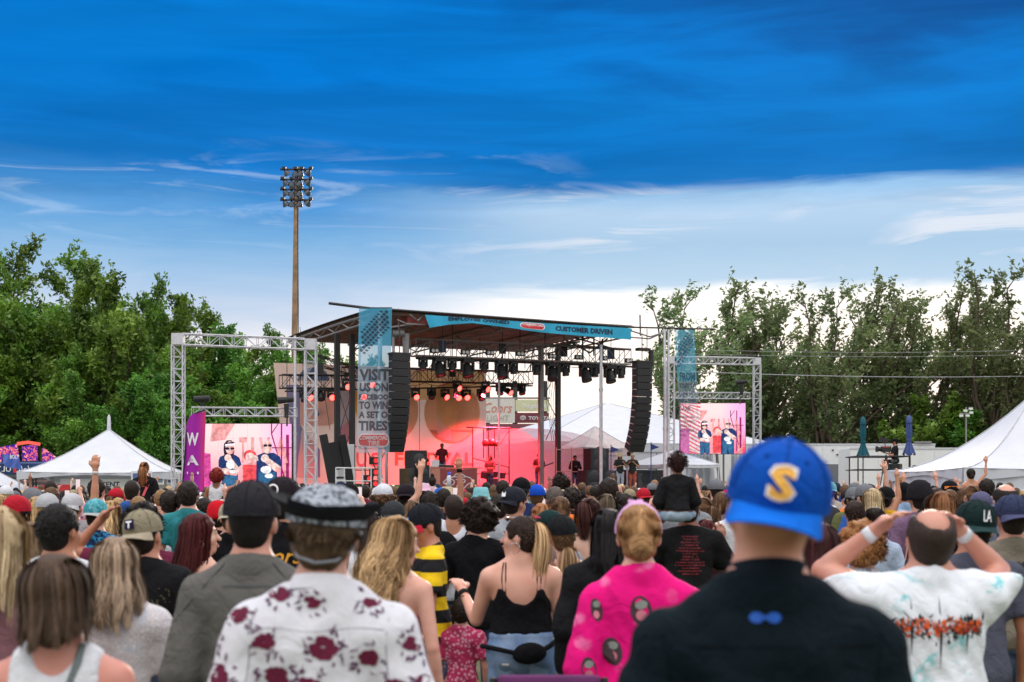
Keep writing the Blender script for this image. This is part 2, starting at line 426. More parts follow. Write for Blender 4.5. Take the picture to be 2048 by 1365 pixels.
def body_sdf(p, h, face=True):
    S_ = SDF(); w, f = p.w, p.fem; J = p.J; ww = .5 + .5 * w
    S_.ell((0, 0, 1.29), (.150 * w ** .6 - .012 * f, .103 * w ** .8, .175), .05)
    S_.ell((0, .012 * (w - 1) * 3, 1.10), (.128 * w - .012 * f, .092 * w, .14), .07)
    S_.ell((0, -.008, .965), (.150 * ww + .018 * f, .112 * w ** .8, .105), .06)
    if f: [S_.ell((q * .065, .085, 1.27), (.055, .05, .055), .03) for q in (-1, 1)]
    S_.cone((0, -.02, 1.44), (0, -.008, 1.57), (.060 - .012 * f) * ww, (.054 - .01 * f) * ww, .035)
    for q, nm in ((-1, 'L'), (1, 'R')):
        sh = J['sh' + nm]
        S_.cone((q * .035, -.022, 1.475), sh + arr((-q * .03, 0, .005)), .040 * ww, .046 * ww, .045)
        S_.cone((q * .07, -.01, 1.36), sh + arr((-q * .03, 0, -.02)), .075 * ww, .055 * ww, .05)
        S_.cone(sh, J['el' + nm], .050 * ww - .006 * f, .036 * ww - .004 * f, .02)
        S_.cone(J['el' + nm], J['wr' + nm], .037 * ww - .005 * f, .023 * ww - .003 * f, .005)
        S_.cone(J['el' + nm] * .8 + J['wr' + nm] * .2, J['el' + nm] * .6 + J['wr' + nm] * .4, .034 * ww - .005 * f, .031 * ww - .005 * f, .012)
        add_hand(S_, p, nm, h)
        S_.cone(J['hp' + nm], J['kn' + nm], .086 * ww + .004 * f, .056 * ww, .03)
        S_.cone(J['kn' + nm], J['kn' + nm] * .6 + J['an' + nm] * .4, .055 * ww, .054 * ww, .02)
        S_.cone(J['kn' + nm] * .6 + J['an' + nm] * .4, J['an' + nm], .053 * ww, .034, .02)
        a = J['an' + nm]; S_.cone(a + arr((0, -.02, -.045)), a + arr((q * .012, .13, -.055)), .036, .026, .03)
    add_head(S_, p, face)
    return S_
def bounds(p, m=.07):
    pts = np.array([v for k, v in p.J.items() if not k.startswith('fd')] + [p.ht + arr((0, 0, .16)), p.ht, arr((.25, .2, 1)), arr((-.25, -.2, 1))] +
                   [p.J['wr' + n] + p.J['fd' + n] * .17 for n in 'LR'])
    lo = pts.min(0) - m; hi = pts.max(0) + m
    if not p.seated: lo[2] = -.01; hi[1] = max(hi[1], .22)
    return lo, hi
def folds(seed, amp=.006, kind=0):
    r = np.random.RandomState(seed); a = r.uniform(0, 6.28, 8).astype(np.float32)
    def fn(P):
        x, y, z = P[:, 0], P[:, 1], P[:, 2]
        low = np.clip((1.32 - z) * 3.2, .25, 1.4)
        s1 = np.sin(26 * z + 5 * np.sin(7 * x + a[0]) + 3 * np.sin(5 * y + a[1]))
        s2 = np.sin(30 * x + 9 * z + 3 * np.sin(9 * z + a[2]) + a[3])
        s3 = np.sin(18 * (np.abs(x) + .9 * z) + 2 * np.sin(11 * x + a[4]))
        s4 = np.sin(55 * z + 12 * np.sin(6 * x + a[5]) + 20 * x)
        return amp * 1.5 * (low * (.5 * s1 + .45 * s3) + .45 * s2 * (.6 + .4 * np.sin(4 * z + a[6])) + .18 * s4)
    return fn
def shirt_sdf(p, kind='tee', loose=.012, hem=.875, seed=0, amp=.006):
    """tee, long, tank, cami, sleeveless, dress, jacket"""
    S_ = SDF(); w, f = p.w, p.fem; J = p.J; ww = .5 + .5 * w; L = loose
    S_.ell((0, 0, 1.29), (.150 * w ** .6 - .012 * f + L, .103 * w ** .8 + L, .175 + L), .05)
    S_.ell((0, .012 * (w - 1) * 3, 1.10), (.128 * w - .012 * f + L * 1.7, .092 * w + L * 1.7, .16), .07)
    S_.ell((0, -.008, .945), (.154 * ww + .018 * f + L * 1.6, .116 * w ** .8 + L * 1.6, .17), .07)
    if f: [S_.ell((q * .065, .085, 1.27), (.055 + L, .05 + L, .055 + L), .03) for q in (-1, 1)]
    for q, nm in ((-1, 'L'), (1, 'R')):
        sh = J['sh' + nm]; el = J['el' + nm]; wr = J['wr' + nm]
        S_.cone((q * .05, -.02, 1.46), sh + arr((-q * .03, 0, .003)), .044 * ww + L * .5, .048 * ww + L * .8, .045)
        S_.cone((q * .07, -.01, 1.36), sh + arr((-q * .03, 0, -.02)), .075 * ww + L, .055 * ww + L, .05)
        if kind in ('tee', 'long', 'hood', 'half'):
            t = {'tee': .62, 'half': .95, 'long': 1.0, 'hood': 1.0}[kind]; e2 = sh + (el - sh) * t
            S_.cone(sh, e2, .052 * ww + L, (.046 * ww if kind != 'tee' else .050 * ww) + L * 1.9, .025)
            if kind in ('long', 'hood'): S_.cone(el, wr * .96 + el * .04, .042 * ww + L * 1.2, .030 * ww + L, .02)
            else:
                ax = (el - sh) / np.linalg.norm(el - sh)
                # cut the sleeve square: remove a capsule beyond its end
                S_.cone(e2 + ax * .115, e2 + ax * .3, .105, .12, .006, op='s') if t < .9 else S_.cone(e2 + ax * .09, e2 + ax * .3, .085, .1, .006, op='s')
    if kind == 'hood': S_.ell((0, -.085, 1.47), (.10, .05, .06), .04)
    if kind in ('tank', 'cami'):
        for q in (-1, 1):
            sh = J['sh-'[:2] + ('L' if q < 0 else 'R')]
            S_.ell((q * (p.sw + .045), 0, 1.40), (.085 + (.035 if kind == 'cami' else 0), .25, .17), .02, op='s')
        if kind == 'tank': S_.ell((0, -.08, 1.50), (.062, .11, .095), .02, op='s'); S_.ell((0, .10, 1.47), (.07, .10, .12), .02, op='s')
        else: S_.plane((0, -.05, 1.335), (0, -.25, 1)); S_.ell((0, -.12, 1.37), (.10, .09, .13), .02, op='s')
    if kind in ('tee', 'long', 'half', 'hood'): S_.cone((0, -.022, 1.46), (0, -.012, 1.51), .072 * ww + L * .4, .061 * ww + L * .3, .025)
    S_.plane((0, 0, 1.490), (0, .30, 1), k=.006)
    S_.plane((0, 0, hem), (0, 0, -1))
    S_.fold = folds(seed, amp)
    return S_
def pants_sdf(p, kind='jeans', seed=0, top=.985):
    S_ = SDF(); w, f = p.w, p.fem; J = p.J; ww = .5 + .5 * w; L = .007
    S_.ell((0, -.008, .965), (.150 * ww + .018 * f + L, .112 * w ** .8 + L, .12), .06)
    S_.ell((0, -.045, .93), (.13 * ww + .02 * f, .075 * w + .01, .09), .04)
    if top > 1.0: S_.ell((0, .0, 1.07), (.135 * w, .098 * w, .12), .05)
    for nm in 'LR':
        hp, kn, an = J['hp' + nm], J['kn' + nm], J['an' + nm]
        S_.cone(hp, kn, .090 * ww + L * .6, .060 * ww + L, .03)
        if kind == 'jeans': S_.cone(kn, an + arr((0, 0, .01)), .058 * ww + L, .046 + L, .02)
    if kind == 'shorts' and not p.seated: S_.plane((0, 0, .52), (0, 0, -1))
    if kind == 'skirt' and not p.seated: S_.cone((0, 0, .95), (0, 0, .55), .13, .23, .05); S_.plane((0, 0, .55), (0, 0, -1))
    S_.plane((0, 0, top), (0, 0, 1)); S_.fold = folds(seed + 50, .004)
    return S_
def face_cut(S_, sp, g, low=-.03, fy=.115):
    S_.ell((0, fy * g, -.035 * g), (.082 * g, .085 * g, .095 * g), .012, sp, 's')
def hair_sdf(p, style, seed=0):
    S_ = SDF(); sp = S_.space(p.Rh, p.ht); g = p.hs
    t = {'buzz': .004, 'short': .014, 'crop': .009, 'curly': .045, 'afro': .07, 'top': .012}.get(style, .012)
    S_.ell((0, -.016 * g, .024 * g), ((.076 * g + t), (.094 * g + t), (.089 * g + t)), .02, sp)
    if style in ('long', 'wavy', 'bob', 'curly_long'):
        S_.ell((0, -.05, -.055), (.070, .058, .085), .05, sp)
    elif style not in ('afro', 'curly'): S_.ell((0, -.045 * g, -.045 * g), (.056 * g + t * .6, .045 * g + t * .5, .055 * g), .03, sp)
    if style == 'bun': S_.ell((0, -.115 * g, -.03 * g), (.045 * g, .035 * g, .04 * g), .012, sp)
    if style == 'topbun': S_.ell((0, -.05 * g, .135 * g), (.045 * g, .045 * g, .04 * g), .012, sp)
    if style == 'top': S_.ell((0, .005, .105), (.075, .09, .045), .02, sp)
    face_cut(S_, sp, g)
    if style in ('buzz', 'short', 'crop', 'top'): [S_.ell((q * .085 * g, .0, -.05 * g), (.03, .035, .05), .01, sp, 's') for q in (-1, 1)]
    if style == 'bald': S_.ell((0, -.022, .105), (.060, .088, .080), .02, sp, 's')
    r = np.random.RandomState(seed); a = r.uniform(0, 6, 4)
    am = {'curly': .010, 'afro': .010, 'short': .004, 'buzz': .0008, 'crop': .002, 'bald': .001}.get(style, .003)
    fr = {'curly': 90, 'afro': 85}.get(style, 120)
    S_.fold = lambda P: am * (np.sin(fr * P[:, 0] + 3 * np.sin(40 * P[:, 2] + a[0])) * np.sin(fr * .8 * P[:, 1] + a[1]) + np.sin(fr * .9 * P[:, 2] + 2 * np.sin(50 * P[:, 0] + a[2])))
    return S_
def ribbons(paths, width, tone, taper=True):
    """paths (n,S,3) -> quads facing away from the head, tone per strand stored as a vertex attribute"""
    n, Sg, _ = paths.shape
    T = np.gradient(paths, axis=1); T /= np.linalg.norm(T, axis=2, keepdims=True) + 1e-9
    c = paths.mean(axis=(0, 1)); out = paths - c; out[:, :, 2] = 0
    Wd = np.cross(T, out); Wd /= np.linalg.norm(Wd, axis=2, keepdims=True) + 1e-9
    k = np.linspace(0, 1, Sg); wd = width * (1 - .75 * k ** 3) * (.55 + .45 * np.minimum(1, k * 5)) if taper else width * np.ones(Sg)
    wd = wd[None, :, None] * np.random.RandomState(3).uniform(.6, 1.3, (n, 1, 1))
    A = paths - Wd * wd; Bm = paths + Wd * wd
    V = np.stack([A, Bm], 2).reshape(-1, 3)
    i = (np.arange(n)[:, None] * Sg + np.arange(Sg - 1)[None]).ravel() * 2
    Q = np.stack([i, i + 1, i + 3, i + 2], 1)
    return V, Q, np.repeat(tone, Sg * 2)
def strand_paths(p, style, n, length, seed=0, wave=.012, S_=14, wf=26, flare=.26):
    r = np.random.RandomState(seed); g = p.hs; k = np.linspace(0, 1, S_)
    rad = arr((.084, .103, .097)) * g; c0 = arr((0, -.016, .022)) * g
    if style in ('pony', 'highpony', 'lowpony'):
        anchor = {'pony': arr((0, -.118, .03)), 'highpony': arr((0, -.095, .088)), 'lowpony': arr((0, -.10, -.06))}[style] * g
        m = n // 3; th = r.uniform(R(60), R(300), m); ph0 = r.uniform(R(25), R(100), m)
        d = np.stack([np.sin(ph0) * np.sin(th), np.sin(ph0) * np.cos(th), np.cos(ph0)], 1); root = c0 + d * rad
        t = k[None, :, None]; dd = (root - c0)[:, None] * (1 - t) + (anchor - c0)[None, None] * t
        e = np.sqrt(((dd / rad) ** 2).sum(2, keepdims=True)); a_ = c0 + dd / np.maximum(e, .2) * r.uniform(.99, 1.05, (m, 1, 1))
        m2 = n - m; sp_ = r.normal(0, 1, (m2, 2)); tt = k[None]
        bul = .010 + .024 * np.sin(np.minimum(1, tt * 1.3) * 2.2)
        x = anchor[0] + sp_[:, :1] * bul * .9 + wave * np.sin(wf * tt * length + 6 * r.rand(m2, 1)) * tt
        y = anchor[1] - .055 * np.sin(np.minimum(tt * 3.2, 1.57)) + sp_[:, 1:] * bul * .6 + .05 * tt
        z = anchor[2] + .028 * np.sin(np.minimum(tt * 6, 3.14)) - tt ** 1.15 * length * r.uniform(.75, 1, (m2, 1))
        P2 = np.stack([x, y, z], 2)
        # the tail falls straight down whatever the tilt of the head
        W1 = (a_ @ p.Rh.T) + p.ht; an = p.Rh @ anchor; yw = rotm(p.head[0]); P2 = ((P2 - anchor) @ yw.T) + an + p.ht
        return np.concatenate([W1, P2])
    nc = 46; cth = np.sort(r.uniform(R(46), R(314), nc)); cid = r.randint(0, nc, n); crad, clen, cpha, cton = r.uniform(1.0, 1.05 if style == 'long' else 1.13, nc), r.uniform(.45 if style == 'long' else .68, 1.06, nc), r.uniform(0, 6.28, nc), r.uniform(0, 1, nc)
    th = cth[cid] + r.normal(0, .055, n); ph0 = r.uniform(0, R(72), n); side_ = r.choice((-1, 1))
    global _TONE
    _TONE = np.clip(cton[cid] * (.25 if style == 'long' else .5) + r.uniform(0, .55, n), 0, 1).astype(np.float32)
    if style == 'long': flare = .10
    L = length * clen[cid] * r.uniform(.88, 1.06, n)
    path = np.zeros((n, S_, 3)); arc = .16
    for j in range(S_):
        s = k[j] * (L + arc * (1 - ph0 / R(100)));
        ph = np.minimum(ph0 + s / .105, R(100)); down = np.maximum(0, s - (R(100) - ph0) * .105)
        sc_ = crad[cid] + (r.uniform(-.02, .03, n) + (r.rand(n) < .035) * r.uniform(.05, .2, n)) if j == 0 else sc_
        q = np.stack([np.sin(ph) * np.sin(th), np.sin(ph) * np.cos(th), np.cos(ph)], 1) * rad * (1 + (sc_ - 1) * np.clip((ph - R(15)) / R(60), .05, 1))[:, None] + c0
        hz = np.stack([np.sin(th), np.cos(th)], 1); ky = np.clip(down / .16, 0, 1)
        back = np.clip(-hz[:, 1] * .5 + .5, 0, 1)
        q[:, 2] -= down
        q[:, 0] *= 1 + flare * ky + .10 * np.clip(down / .35, 0, 1) * np.sin(cpha[cid])
        q[:, 1] -= .030 * ky * back * (down > 0) + (.02 * np.clip(down / .25, 0, 1) if style != 'bob' else -.01 * ky)
        wv = wave * np.clip(down / .08, 0, 1)
        q[:, 0] += wv * np.sin(wf * s + cpha[cid]); q[:, 1] += wv * .8 * np.cos(wf * s * .9 + cpha[cid] * 1.7) - .012 * np.clip(down / .1, 0, 1) * (crad[cid] - 1) * 8
        path[:, j] = q
    yw = p.Rh if length < .2 else p.Rh
    return (path @ yw.T) + p.ht
def tuft_paths(p, n, length, seed=0, curl=0.0, grow=1.08, topb=0.0):
    r = np.random.RandomState(seed); g = p.hs; k = np.linspace(0, 1, 5)
    th = r.uniform(R(62), R(298), n); ph = np.arccos(r.uniform(-.45, 1, n)); th = np.where(ph < R(50), r.uniform(0, 6.28, n), th)
    d = np.stack([np.sin(ph) * np.sin(th), np.sin(ph) * np.cos(th), np.cos(ph)], 1); rad = arr((.080, .098, .094)) * g * grow
    root = d * rad + arr((0, -.016, .022)) * g; fl = d * (.35 if curl else .16) + arr((0, -.25, -.6)) * (1 - topb) + d * topb + r.normal(0, .25 if curl else .13, (n, 3))
    P = root[:, None] + fl[:, None] * (k * length)[None, :, None]
    if curl: P += curl * np.stack([np.sin(9 * k + a) for a in r.uniform(0, 6, n)], 0)[..., None] * r.normal(0, 1, (n, 1, 3))
    return (P @ p.Rh.T) + p.ht
def hair_mesh(p, style, length=.3, n=700, seed=0, h=.013, wave=None, width=.0035, hat=False):
    base = {'wavy': 'long', 'curly_long': 'long', 'pony': 'crop', 'highpony': 'crop', 'lowpony': 'crop'}.get(style, style)
    ms = hair_sdf(p, base, seed); lo = p.ht - .24; hi = p.ht + .24
    me = mesh_sdf(ms.ev, lo, hi, h, 'hair'); nv = len(me.vertices)
    V0 = np.empty(nv * 3, np.float32); me.vertices.foreach_get('co', V0); V0 = V0.reshape(-1, 3)
    Q0 = np.empty(len(me.polygons) * 4, np.int32); me.loops.foreach_get('vertex_index', Q0); Q0 = Q0.reshape(-1, 4); bpy.data.meshes.remove(me)
    r = np.random.RandomState(seed); tone0 = np.full(nv, .35, np.float32); TN = None
    if style in ('long', 'wavy', 'bob', 'curly_long', 'pony', 'highpony', 'lowpony'):
        wv = {'long': .004, 'wavy': .013, 'bob': .006, 'curly_long': .02}.get(style, .004) if wave is None else wave
        P = strand_paths(p, style, n, length, seed, wv, wf={'curly_long': 55, 'wavy': 34}.get(style, 20)); TN = _TONE if 'pony' not in style else r.rand(len(P)).astype(np.float32)
    elif style in ('bun', 'topbun'):
        P = strand_paths(p, 'highpony' if style == 'topbun' else 'lowpony', n, .3, seed, 0)[:n // 3]; an = p.Rh @ (arr((0, -.05, .135)) if style == 'topbun' else arr((0, -.115, -.03))) * p.hs + p.ht
        m2 = n // 3; k2 = np.linspace(0, 1, P.shape[1]); a0, b0 = r.uniform(0, 6.28, (m2, 1)), r.uniform(-1, 1, (m2, 1)); rr_ = .046 * np.sqrt(np.maximum(.05, 1 - b0 ** 2)); tt_ = a0 + k2[None] * 2.6
        B2 = np.stack([rr_ * np.cos(tt_), .8 * rr_ * np.sin(tt_), .040 * b0 + 0 * tt_ + .01 * np.sin(3 * tt_)], 2) + an; P = np.concatenate([P, B2]); TN = r.rand(len(P)).astype(np.float32)
    elif style in ('buzz', 'bald'): P = None
    else: P = tuft_paths(p, n if style in ('curly', 'afro') else n // 2, {'curly': .05, 'afro': .05, 'top': .05, 'crop': .016}.get(style, .026), seed, {'curly': .006, 'afro': .006}.get(style, 0.0),
                         {'curly': 1.28, 'afro': 1.5, 'top': 1.12}.get(style, 1.08), {'afro': .9, 'top': .7}.get(style, .15))
    if hat:          # a hat presses the hair flat
        def squash(X):
            q = (X - p.ht) @ p.Rh / p.hs; up = q[:, 2] > .028; rr = np.sqrt((q[:, 0] / .088) ** 2 + ((q[:, 1] + .012) / .106) ** 2 + (np.maximum(0, q[:, 2] - .028) / .09) ** 2) + 1e-6
            f_ = np.where(up & (rr > .95), .95 / rr, 1)[:, None]; c_ = np.array([0, -.012, .028]); q = np.where(up[:, None], (q - c_) * f_ + c_, q); return (q * p.hs) @ p.Rh.T + p.ht
        V0 = squash(V0)
        if P is not None:
            sh_ = P.shape
            if style not in ('long', 'wavy', 'bob', 'curly_long', 'pony', 'highpony', 'lowpony'):
                q0 = (P[:, 0] - p.ht) @ p.Rh; P = P[q0[:, 2] < .02 * p.hs]; sh_ = P.shape
            P = squash(P.reshape(-1, 3)).reshape(sh_)
    if P is None: V, Q, tone = V0, Q0, tone0
    else:
        V1, Q1, t1 = ribbons(P, width, TN if TN is not None and len(TN) == len(P) else r.rand(len(P)).astype(np.float32))
        V = np.concatenate([V0, V1]); Q = np.concatenate([Q0, Q1 + nv]); tone = np.concatenate([tone0, t1])
    me = mesh_np('hair', V, Q, True); at = me.attributes.new('tone', 'FLOAT', 'POINT'); at.data.foreach_set('value', tone.astype(np.float32))
    return me

# caps and hats in head space (head centre at the origin, front +Y)
def cap_meshes():
    cr = MB(); N = 24
    def dome(u, v):
        t = u * 2 * math.pi; ph = v * math.pi / 2; seam = 1 - .012 * (abs(math.sin(3 * t)) < .16)
        sh = 1 + .10 * max(0, math.cos(t)) * math.sin(ph * 2) * .6      # the front panels stand up
        return (math.sin(t) * math.cos(ph) * .090 * seam, math.cos(t) * math.cos(ph) * .109 * seam * (1 + .02 * math.sin(2 * ph)) - .012, .022 + math.sin(ph) * .089 * sh)
    cr.grid(dome, N, 8)
    cr.ring([(.0905, .0), (.0905, .024)], N, (0, -.012, 0), Matrix.Diagonal((1, 1.205, 1))); cr.ring([(.087, .0), (.0905, .0)], N, (0, -.012, 0), Matrix.Diagonal((1, 1.205, 1)))
    cr.ring([(.009, .109), (.009, .113), (.004, .116), (0.0001, .116)], 8, (0, -.012, 0))
    crown = cr.mesh('crown', True)
    br = MB()
    def bf(off):
        def g(u, v):
            a = (u - .5) * R(118); x0, y0 = math.sin(a) * .088, math.cos(a) * .106 - .012
            L = .068 * math.cos((u - .5) * 2.6) ** .6 if abs(u - .5) < .499 else 0
            return (x0 * (1 + .10 * v), y0 + L * v, .006 - .012 * v - .030 * (2 * (u - .5)) ** 2 * v + off)
        return g
    br.grid(bf(0), 14, 4); br.grid(bf(-.004), 14, 4)
    br.grid(lambda u, v: bf(-.004 * v)(u, 1), 14, 1)
    return crown, br.mesh('brim', True)
def cap_seam():
    m = MB()
    for k in range(6):
        t = k * math.pi / 3 + .001; m.path([(math.sin(t) * math.cos(a) * .0912, math.cos(t) * math.cos(a) * .1105 - .012, .022 + math.sin(a) * .0902 * (1 + .10 * max(0, math.cos(t)) * math.sin(a * 2) * .6)) for a in [i * math.pi / 18 for i in range(9)]], .0012, 4)
        t += math.pi / 6; a = .75; c = (math.sin(t) * math.cos(a) * .091, math.cos(t) * math.cos(a) * .110 - .012, .022 + math.sin(a) * .0905 * (1 + .10 * max(0, math.cos(t)) * math.sin(a * 2) * .6)); m.ring([(.0025, .0), (.0042, .0012), (.0045, -.001)], 8, c, Vector(c).to_track_quat('Z', 'Y').to_matrix())
    return m.mesh('cap_seam', True)
def hat_mesh(kind):
    m = MB(); N = 28
    if kind == 'bucket':
        prof = [(.001, .118), (.06, .117), (.078, .108), (.088, .05), (.096, .012), (.135, -.03), (.137, -.033), (.094, .008)]
    elif kind == 'straw':
        prof = [(.001, .115), (.05, .118), (.072, .11), (.082, .06), (.092, .02), (.15, .012), (.165, .018), (.165, .015), (.09, .012)]
    elif kind == 'cowboy':
        prof = [(.001, .100), (.03, .099), (.06, .088), (.084, .062), (.096, .03), (.096, .006)]
        m.ring(prof, N, (0, -.012, 0), Matrix.Diagonal((1, 1.19, 1))); return m.mesh(kind, True)
    elif kind == 'cowboy_brim':
        m.grid(lambda u, v: ((.090 + .055 * v) * math.sin(u * 6.2832), (.107 + .085 * v) * math.cos(u * 6.2832) - .012, .002 + v * (.030 + .030 * abs(math.sin(u * 6.2832)) ** 2) + (.004 if v > .99 else 0)), 36, 6)
        m.grid(lambda u, v: (.091 * math.sin(u * 6.2832), .109 * math.cos(u * 6.2832) - .012, .008 + .03 * v), 36, 1); return m.mesh(kind, True)
    else:       # beanie
        prof = [(.001, .128), (.04, .122), (.075, .095), (.092, .045), (.095, .0), (.096, -.03), (.092, -.03)]
    m.ring(prof, N, (0, -.012, 0), Matrix.Diagonal((1, 1.19, 1)))
    return m.mesh(kind, True)

# materials of people (their colour is the object's own colour)
def people_mats():
    M = {}
    m, t, out = newmat('skin'); oc = objcolor(t); g = t.add('ShaderNodeTexCoord').outputs['Object']
    n = t.noise(g, 9, 4); c = t.mix(t.sm(n, .35, .7), oc, t.mix(.5, oc, (.55, .16, .10))); c = t.mix(1.0, t.mix(.55, oc, c), (.90, .80, .74), 'MULTIPLY')
    bsdf(t, out, c, t.sm(t.noise(g, 30, 3), .3, .7, .34, .55), spec=.42, sss=.12, bump=t.noise(g, 160, 3), bumps=.12, dist=.002); M['skin'] = m
    m, t, out = newmat('hair_strands'); oc = objcolor(t); a = t.add('ShaderNodeAttribute', attribute_name='tone').outputs['Fac']
    g = t.add('ShaderNodeTexCoord').outputs['Object']; mp = t.add('ShaderNodeMapping'); t.put(mp.inputs[0], g); mp.inputs['Scale'].default_value = (1, 1, .12)
    st = t.noise(mp.outputs[0], 130, 3, .7)
    f = t.m('ADD', t.m('MULTIPLY', a, .8), t.m('MULTIPLY', st, .6))
    c = t.mix(t.sm(f, .30, 1.05), t.mix(1.0, oc, (.42, .36, .31), 'MULTIPLY'), t.mix(1.0, oc, (1.65, 1.6, 1.52), 'MULTIPLY'))
    bsdf(t, out, c, .62, spec=.2, bump=st, bumps=.6, dist=.004); M['hair'] = m
    m, t, out = newmat('cloth'); oc = objcolor(t); g = t.add('ShaderNodeTexCoord').outputs['Object']
    n = t.noise(g, 5, 3); n2 = t.noise(g, 220, 2); n3 = t.noise(g, 16, 4, .6, .8)
    c = t.mix(t.sm(n, .3, .75), t.mix(1.0, oc, (.84, .84, .86), 'MULTIPLY'), oc)
    bsdf(t, out, c, .9, spec=.12, sheen=.0, bump=t.m('ADD', t.m('MULTIPLY', n3, 1.0), t.m('MULTIPLY', n2, .08)), bumps=.6, dist=.03); M['cloth'] = m
    m, t, out = newmat('denim'); oc = objcolor(t); g = t.add('ShaderNodeTexCoord').outputs['Object']
    n = t.noise(g, 5, 4, .6, .3); n2 = t.noise(g, 260, 2); fade = t.m('MULTIPLY', t.sm(n, .38, .75), .5)
    c = t.mix(fade, t.mix(1.0, oc, (.62, .68, .8), 'MULTIPLY'), t.mix(.35, oc, (.75, .82, .9)))
    bsdf(t, out, c, .85, spec=.2, bump=t.m('ADD', n, t.m('MULTIPLY', n2, .1)), bumps=.5, dist=.015); M['denim'] = m
    def printed(name, fn, rough=.85, bumpk=.45):
        m, t, out = newmat(name); g = t.add('ShaderNodeTexCoord').outputs['Object']; c = fn(t, g)
        bsdf(t, out, c, rough, spec=.2, bump=t.noise(g, 11, 4, .55, .8), bumps=bumpk, dist=.03); M[name] = m
    def vor(t, g, sc, feature='F1', rnd=1.0, dist=None):
        n = t.n.new('ShaderNodeTexVoronoi'); n.feature = feature; t.put(n.inputs['Vector'], g); n.inputs['Scale'].default_value = sc; n.inputs['Randomness'].default_value = rnd
        return n
    def warp(t, g, sc, am):
        n = t.n.new('ShaderNodeTexNoise'); t.put(n.inputs['Vector'], g); n.inputs['Scale'].default_value = sc; n.inputs['Detail'].default_value = 4
        v = t.add('ShaderNodeVectorMath', operation='SUBTRACT'); t.put(v.inputs[0], n.outputs[1]); v.inputs[1].default_value = (.5, .5, .5)
        s_ = t.add('ShaderNodeVectorMath', operation='SCALE'); t.put(s_.inputs[0], v.outputs[0]); s_.inputs['Scale'].default_value = am
        a = t.add('ShaderNodeVectorMath', operation='ADD'); t.put(a.inputs[0], g); t.put(a.inputs[1], s_.outputs[0]); return a.outputs[0]
    def flat(t, g, ysc=.35):          # squeeze depth so that one motif spans the cloth
        mp = t.add('ShaderNodeMapping'); t.put(mp.inputs[0], g); mp.inputs['Scale'].default_value = (1, ysc, 1); return mp.outputs[0]
    def floral(t, g):
        gf = flat(t, g); v = vor(t, warp(t, gf, 30, .045), 10.0, rnd=.75); core = t.sm(v.outputs['Distance'], .50, .44)
        petal = t.noise(gf, 48, 4, .7, 1.8); ragged = t.m('MULTIPLY', core, t.sm(petal, .42, .47))
        v2 = vor(t, warp(t, gf, 30, .06), 10.0, rnd=.75); ring = t.m('MULTIPLY', t.sm(v2.outputs['Distance'], .68, .60), t.sm(v2.outputs['Distance'], .36, .46))
        lines = t.m('MULTIPLY', ring, t.sm(t.noise(gf, 55, 3, .6, 2.5), .50, .54))
        c = t.mix(t.m('MULTIPLY', ragged, .95), (.68, .68, .73), (.145, .008, .045)); return t.mix(t.m('MULTIPLY', lines, .8), c, (.13, .045, .11))
    printed('floral_print', floral)
    def hibiscus(t, g):
        gf = flat(t, g); v = vor(t, warp(t, gf, 30, .04), 13, rnd=.9); pt = t.sm(v.outputs['Distance'], .42, .36)
        base = t.mix(t.sm(t.noise(gf, 6, 2), .45, .6), (.012, .022, .42), (.05, .35, .75)); fc = t.mix(t.sm(v.outputs['Color'], .4, .5), (.75, .8, .92), (.6, .25, .75))
        return t.mix(pt, base, fc)
    printed('hibiscus_print', hibiscus)
    def offwhite(t, g): return t.mix(t.noise(g, 40, 4, .7), (.60, .60, .66), (.76, .76, .80))
    printed('off_white', offwhite, bumpk=.35)
    def camo(t, g): return t.ramp(t.noise(flat(t, g), 16, 3, .6, .8), [(.42, (.006, .02, .06)), (.47, (.01, .10, .25)), (.53, (.04, .28, .50)), (.58, (.01, .02, .05))], 'CONSTANT')
    printed('blue_camo', camo)
    def tie(t, g):
        gf = flat(t, g); a = t.sm(t.noise(warp(t, gf, 12, .08), 7.0, 5, .65, .6), .54, .66); return t.mix(t.m('MULTIPLY', a, .8), (.74, .77, .82), (.08, .52, .56))
    printed('tie_dye', tie)
    def pink(t, g):
        gf = flat(t, g); v = vor(t, warp(t, gf, 26, .03), 13); bl = t.m('MULTIPLY', t.sm(v.outputs['Distance'], .42, .18), t.sm(v.outputs['Color'], .58, .66))
        return t.mix(t.m('MULTIPLY', bl, .55), (.78, .004, .20), (.90, .28, .52))
    printed('pink_bleached', pink)
    def lace(t, g):
        v = vor(t, warp(t, g, 30, .02), 70, 'DISTANCE_TO_EDGE'); return t.mix(t.sm(t.noise(g, 9, 3), .5, .7), t.mix(t.sm(v.outputs[0], .02, .09), (.80, .76, .77), (.58, .54, .56)), (.46, .52, .60))
    printed('lace', lace)
    def plaid(t, g):
        s_ = t.add('ShaderNodeSeparateXYZ', i_0=g)
        a = t.sm(t.m('SINE', t.m('MULTIPLY', s_.outputs[0], 70)), .4, .6); b = t.sm(t.m('SINE', t.m('MULTIPLY', s_.outputs[2], 70)), .4, .6)
        return t.mix(t.m('MULTIPLY', t.m('ADD', a, b), .5), (.66, .68, .76), (.05, .07, .20))
    printed('plaid', plaid)
    def stripes(t, g):
        s_ = t.add('ShaderNodeSeparateXYZ', i_0=g); return t.mix(t.sm(t.m('SINE', t.m('MULTIPLY', s_.outputs[2], 40)), -.1, .1), (.012, .012, .014), (.80, .52, .01))
    printed('bee_stripes', stripes)
    def heather(t, g): return t.mix(t.noise(g, 130, 3, .8), (.26, .28, .32), (.50, .53, .58))
    printed('heather_grey', heather)
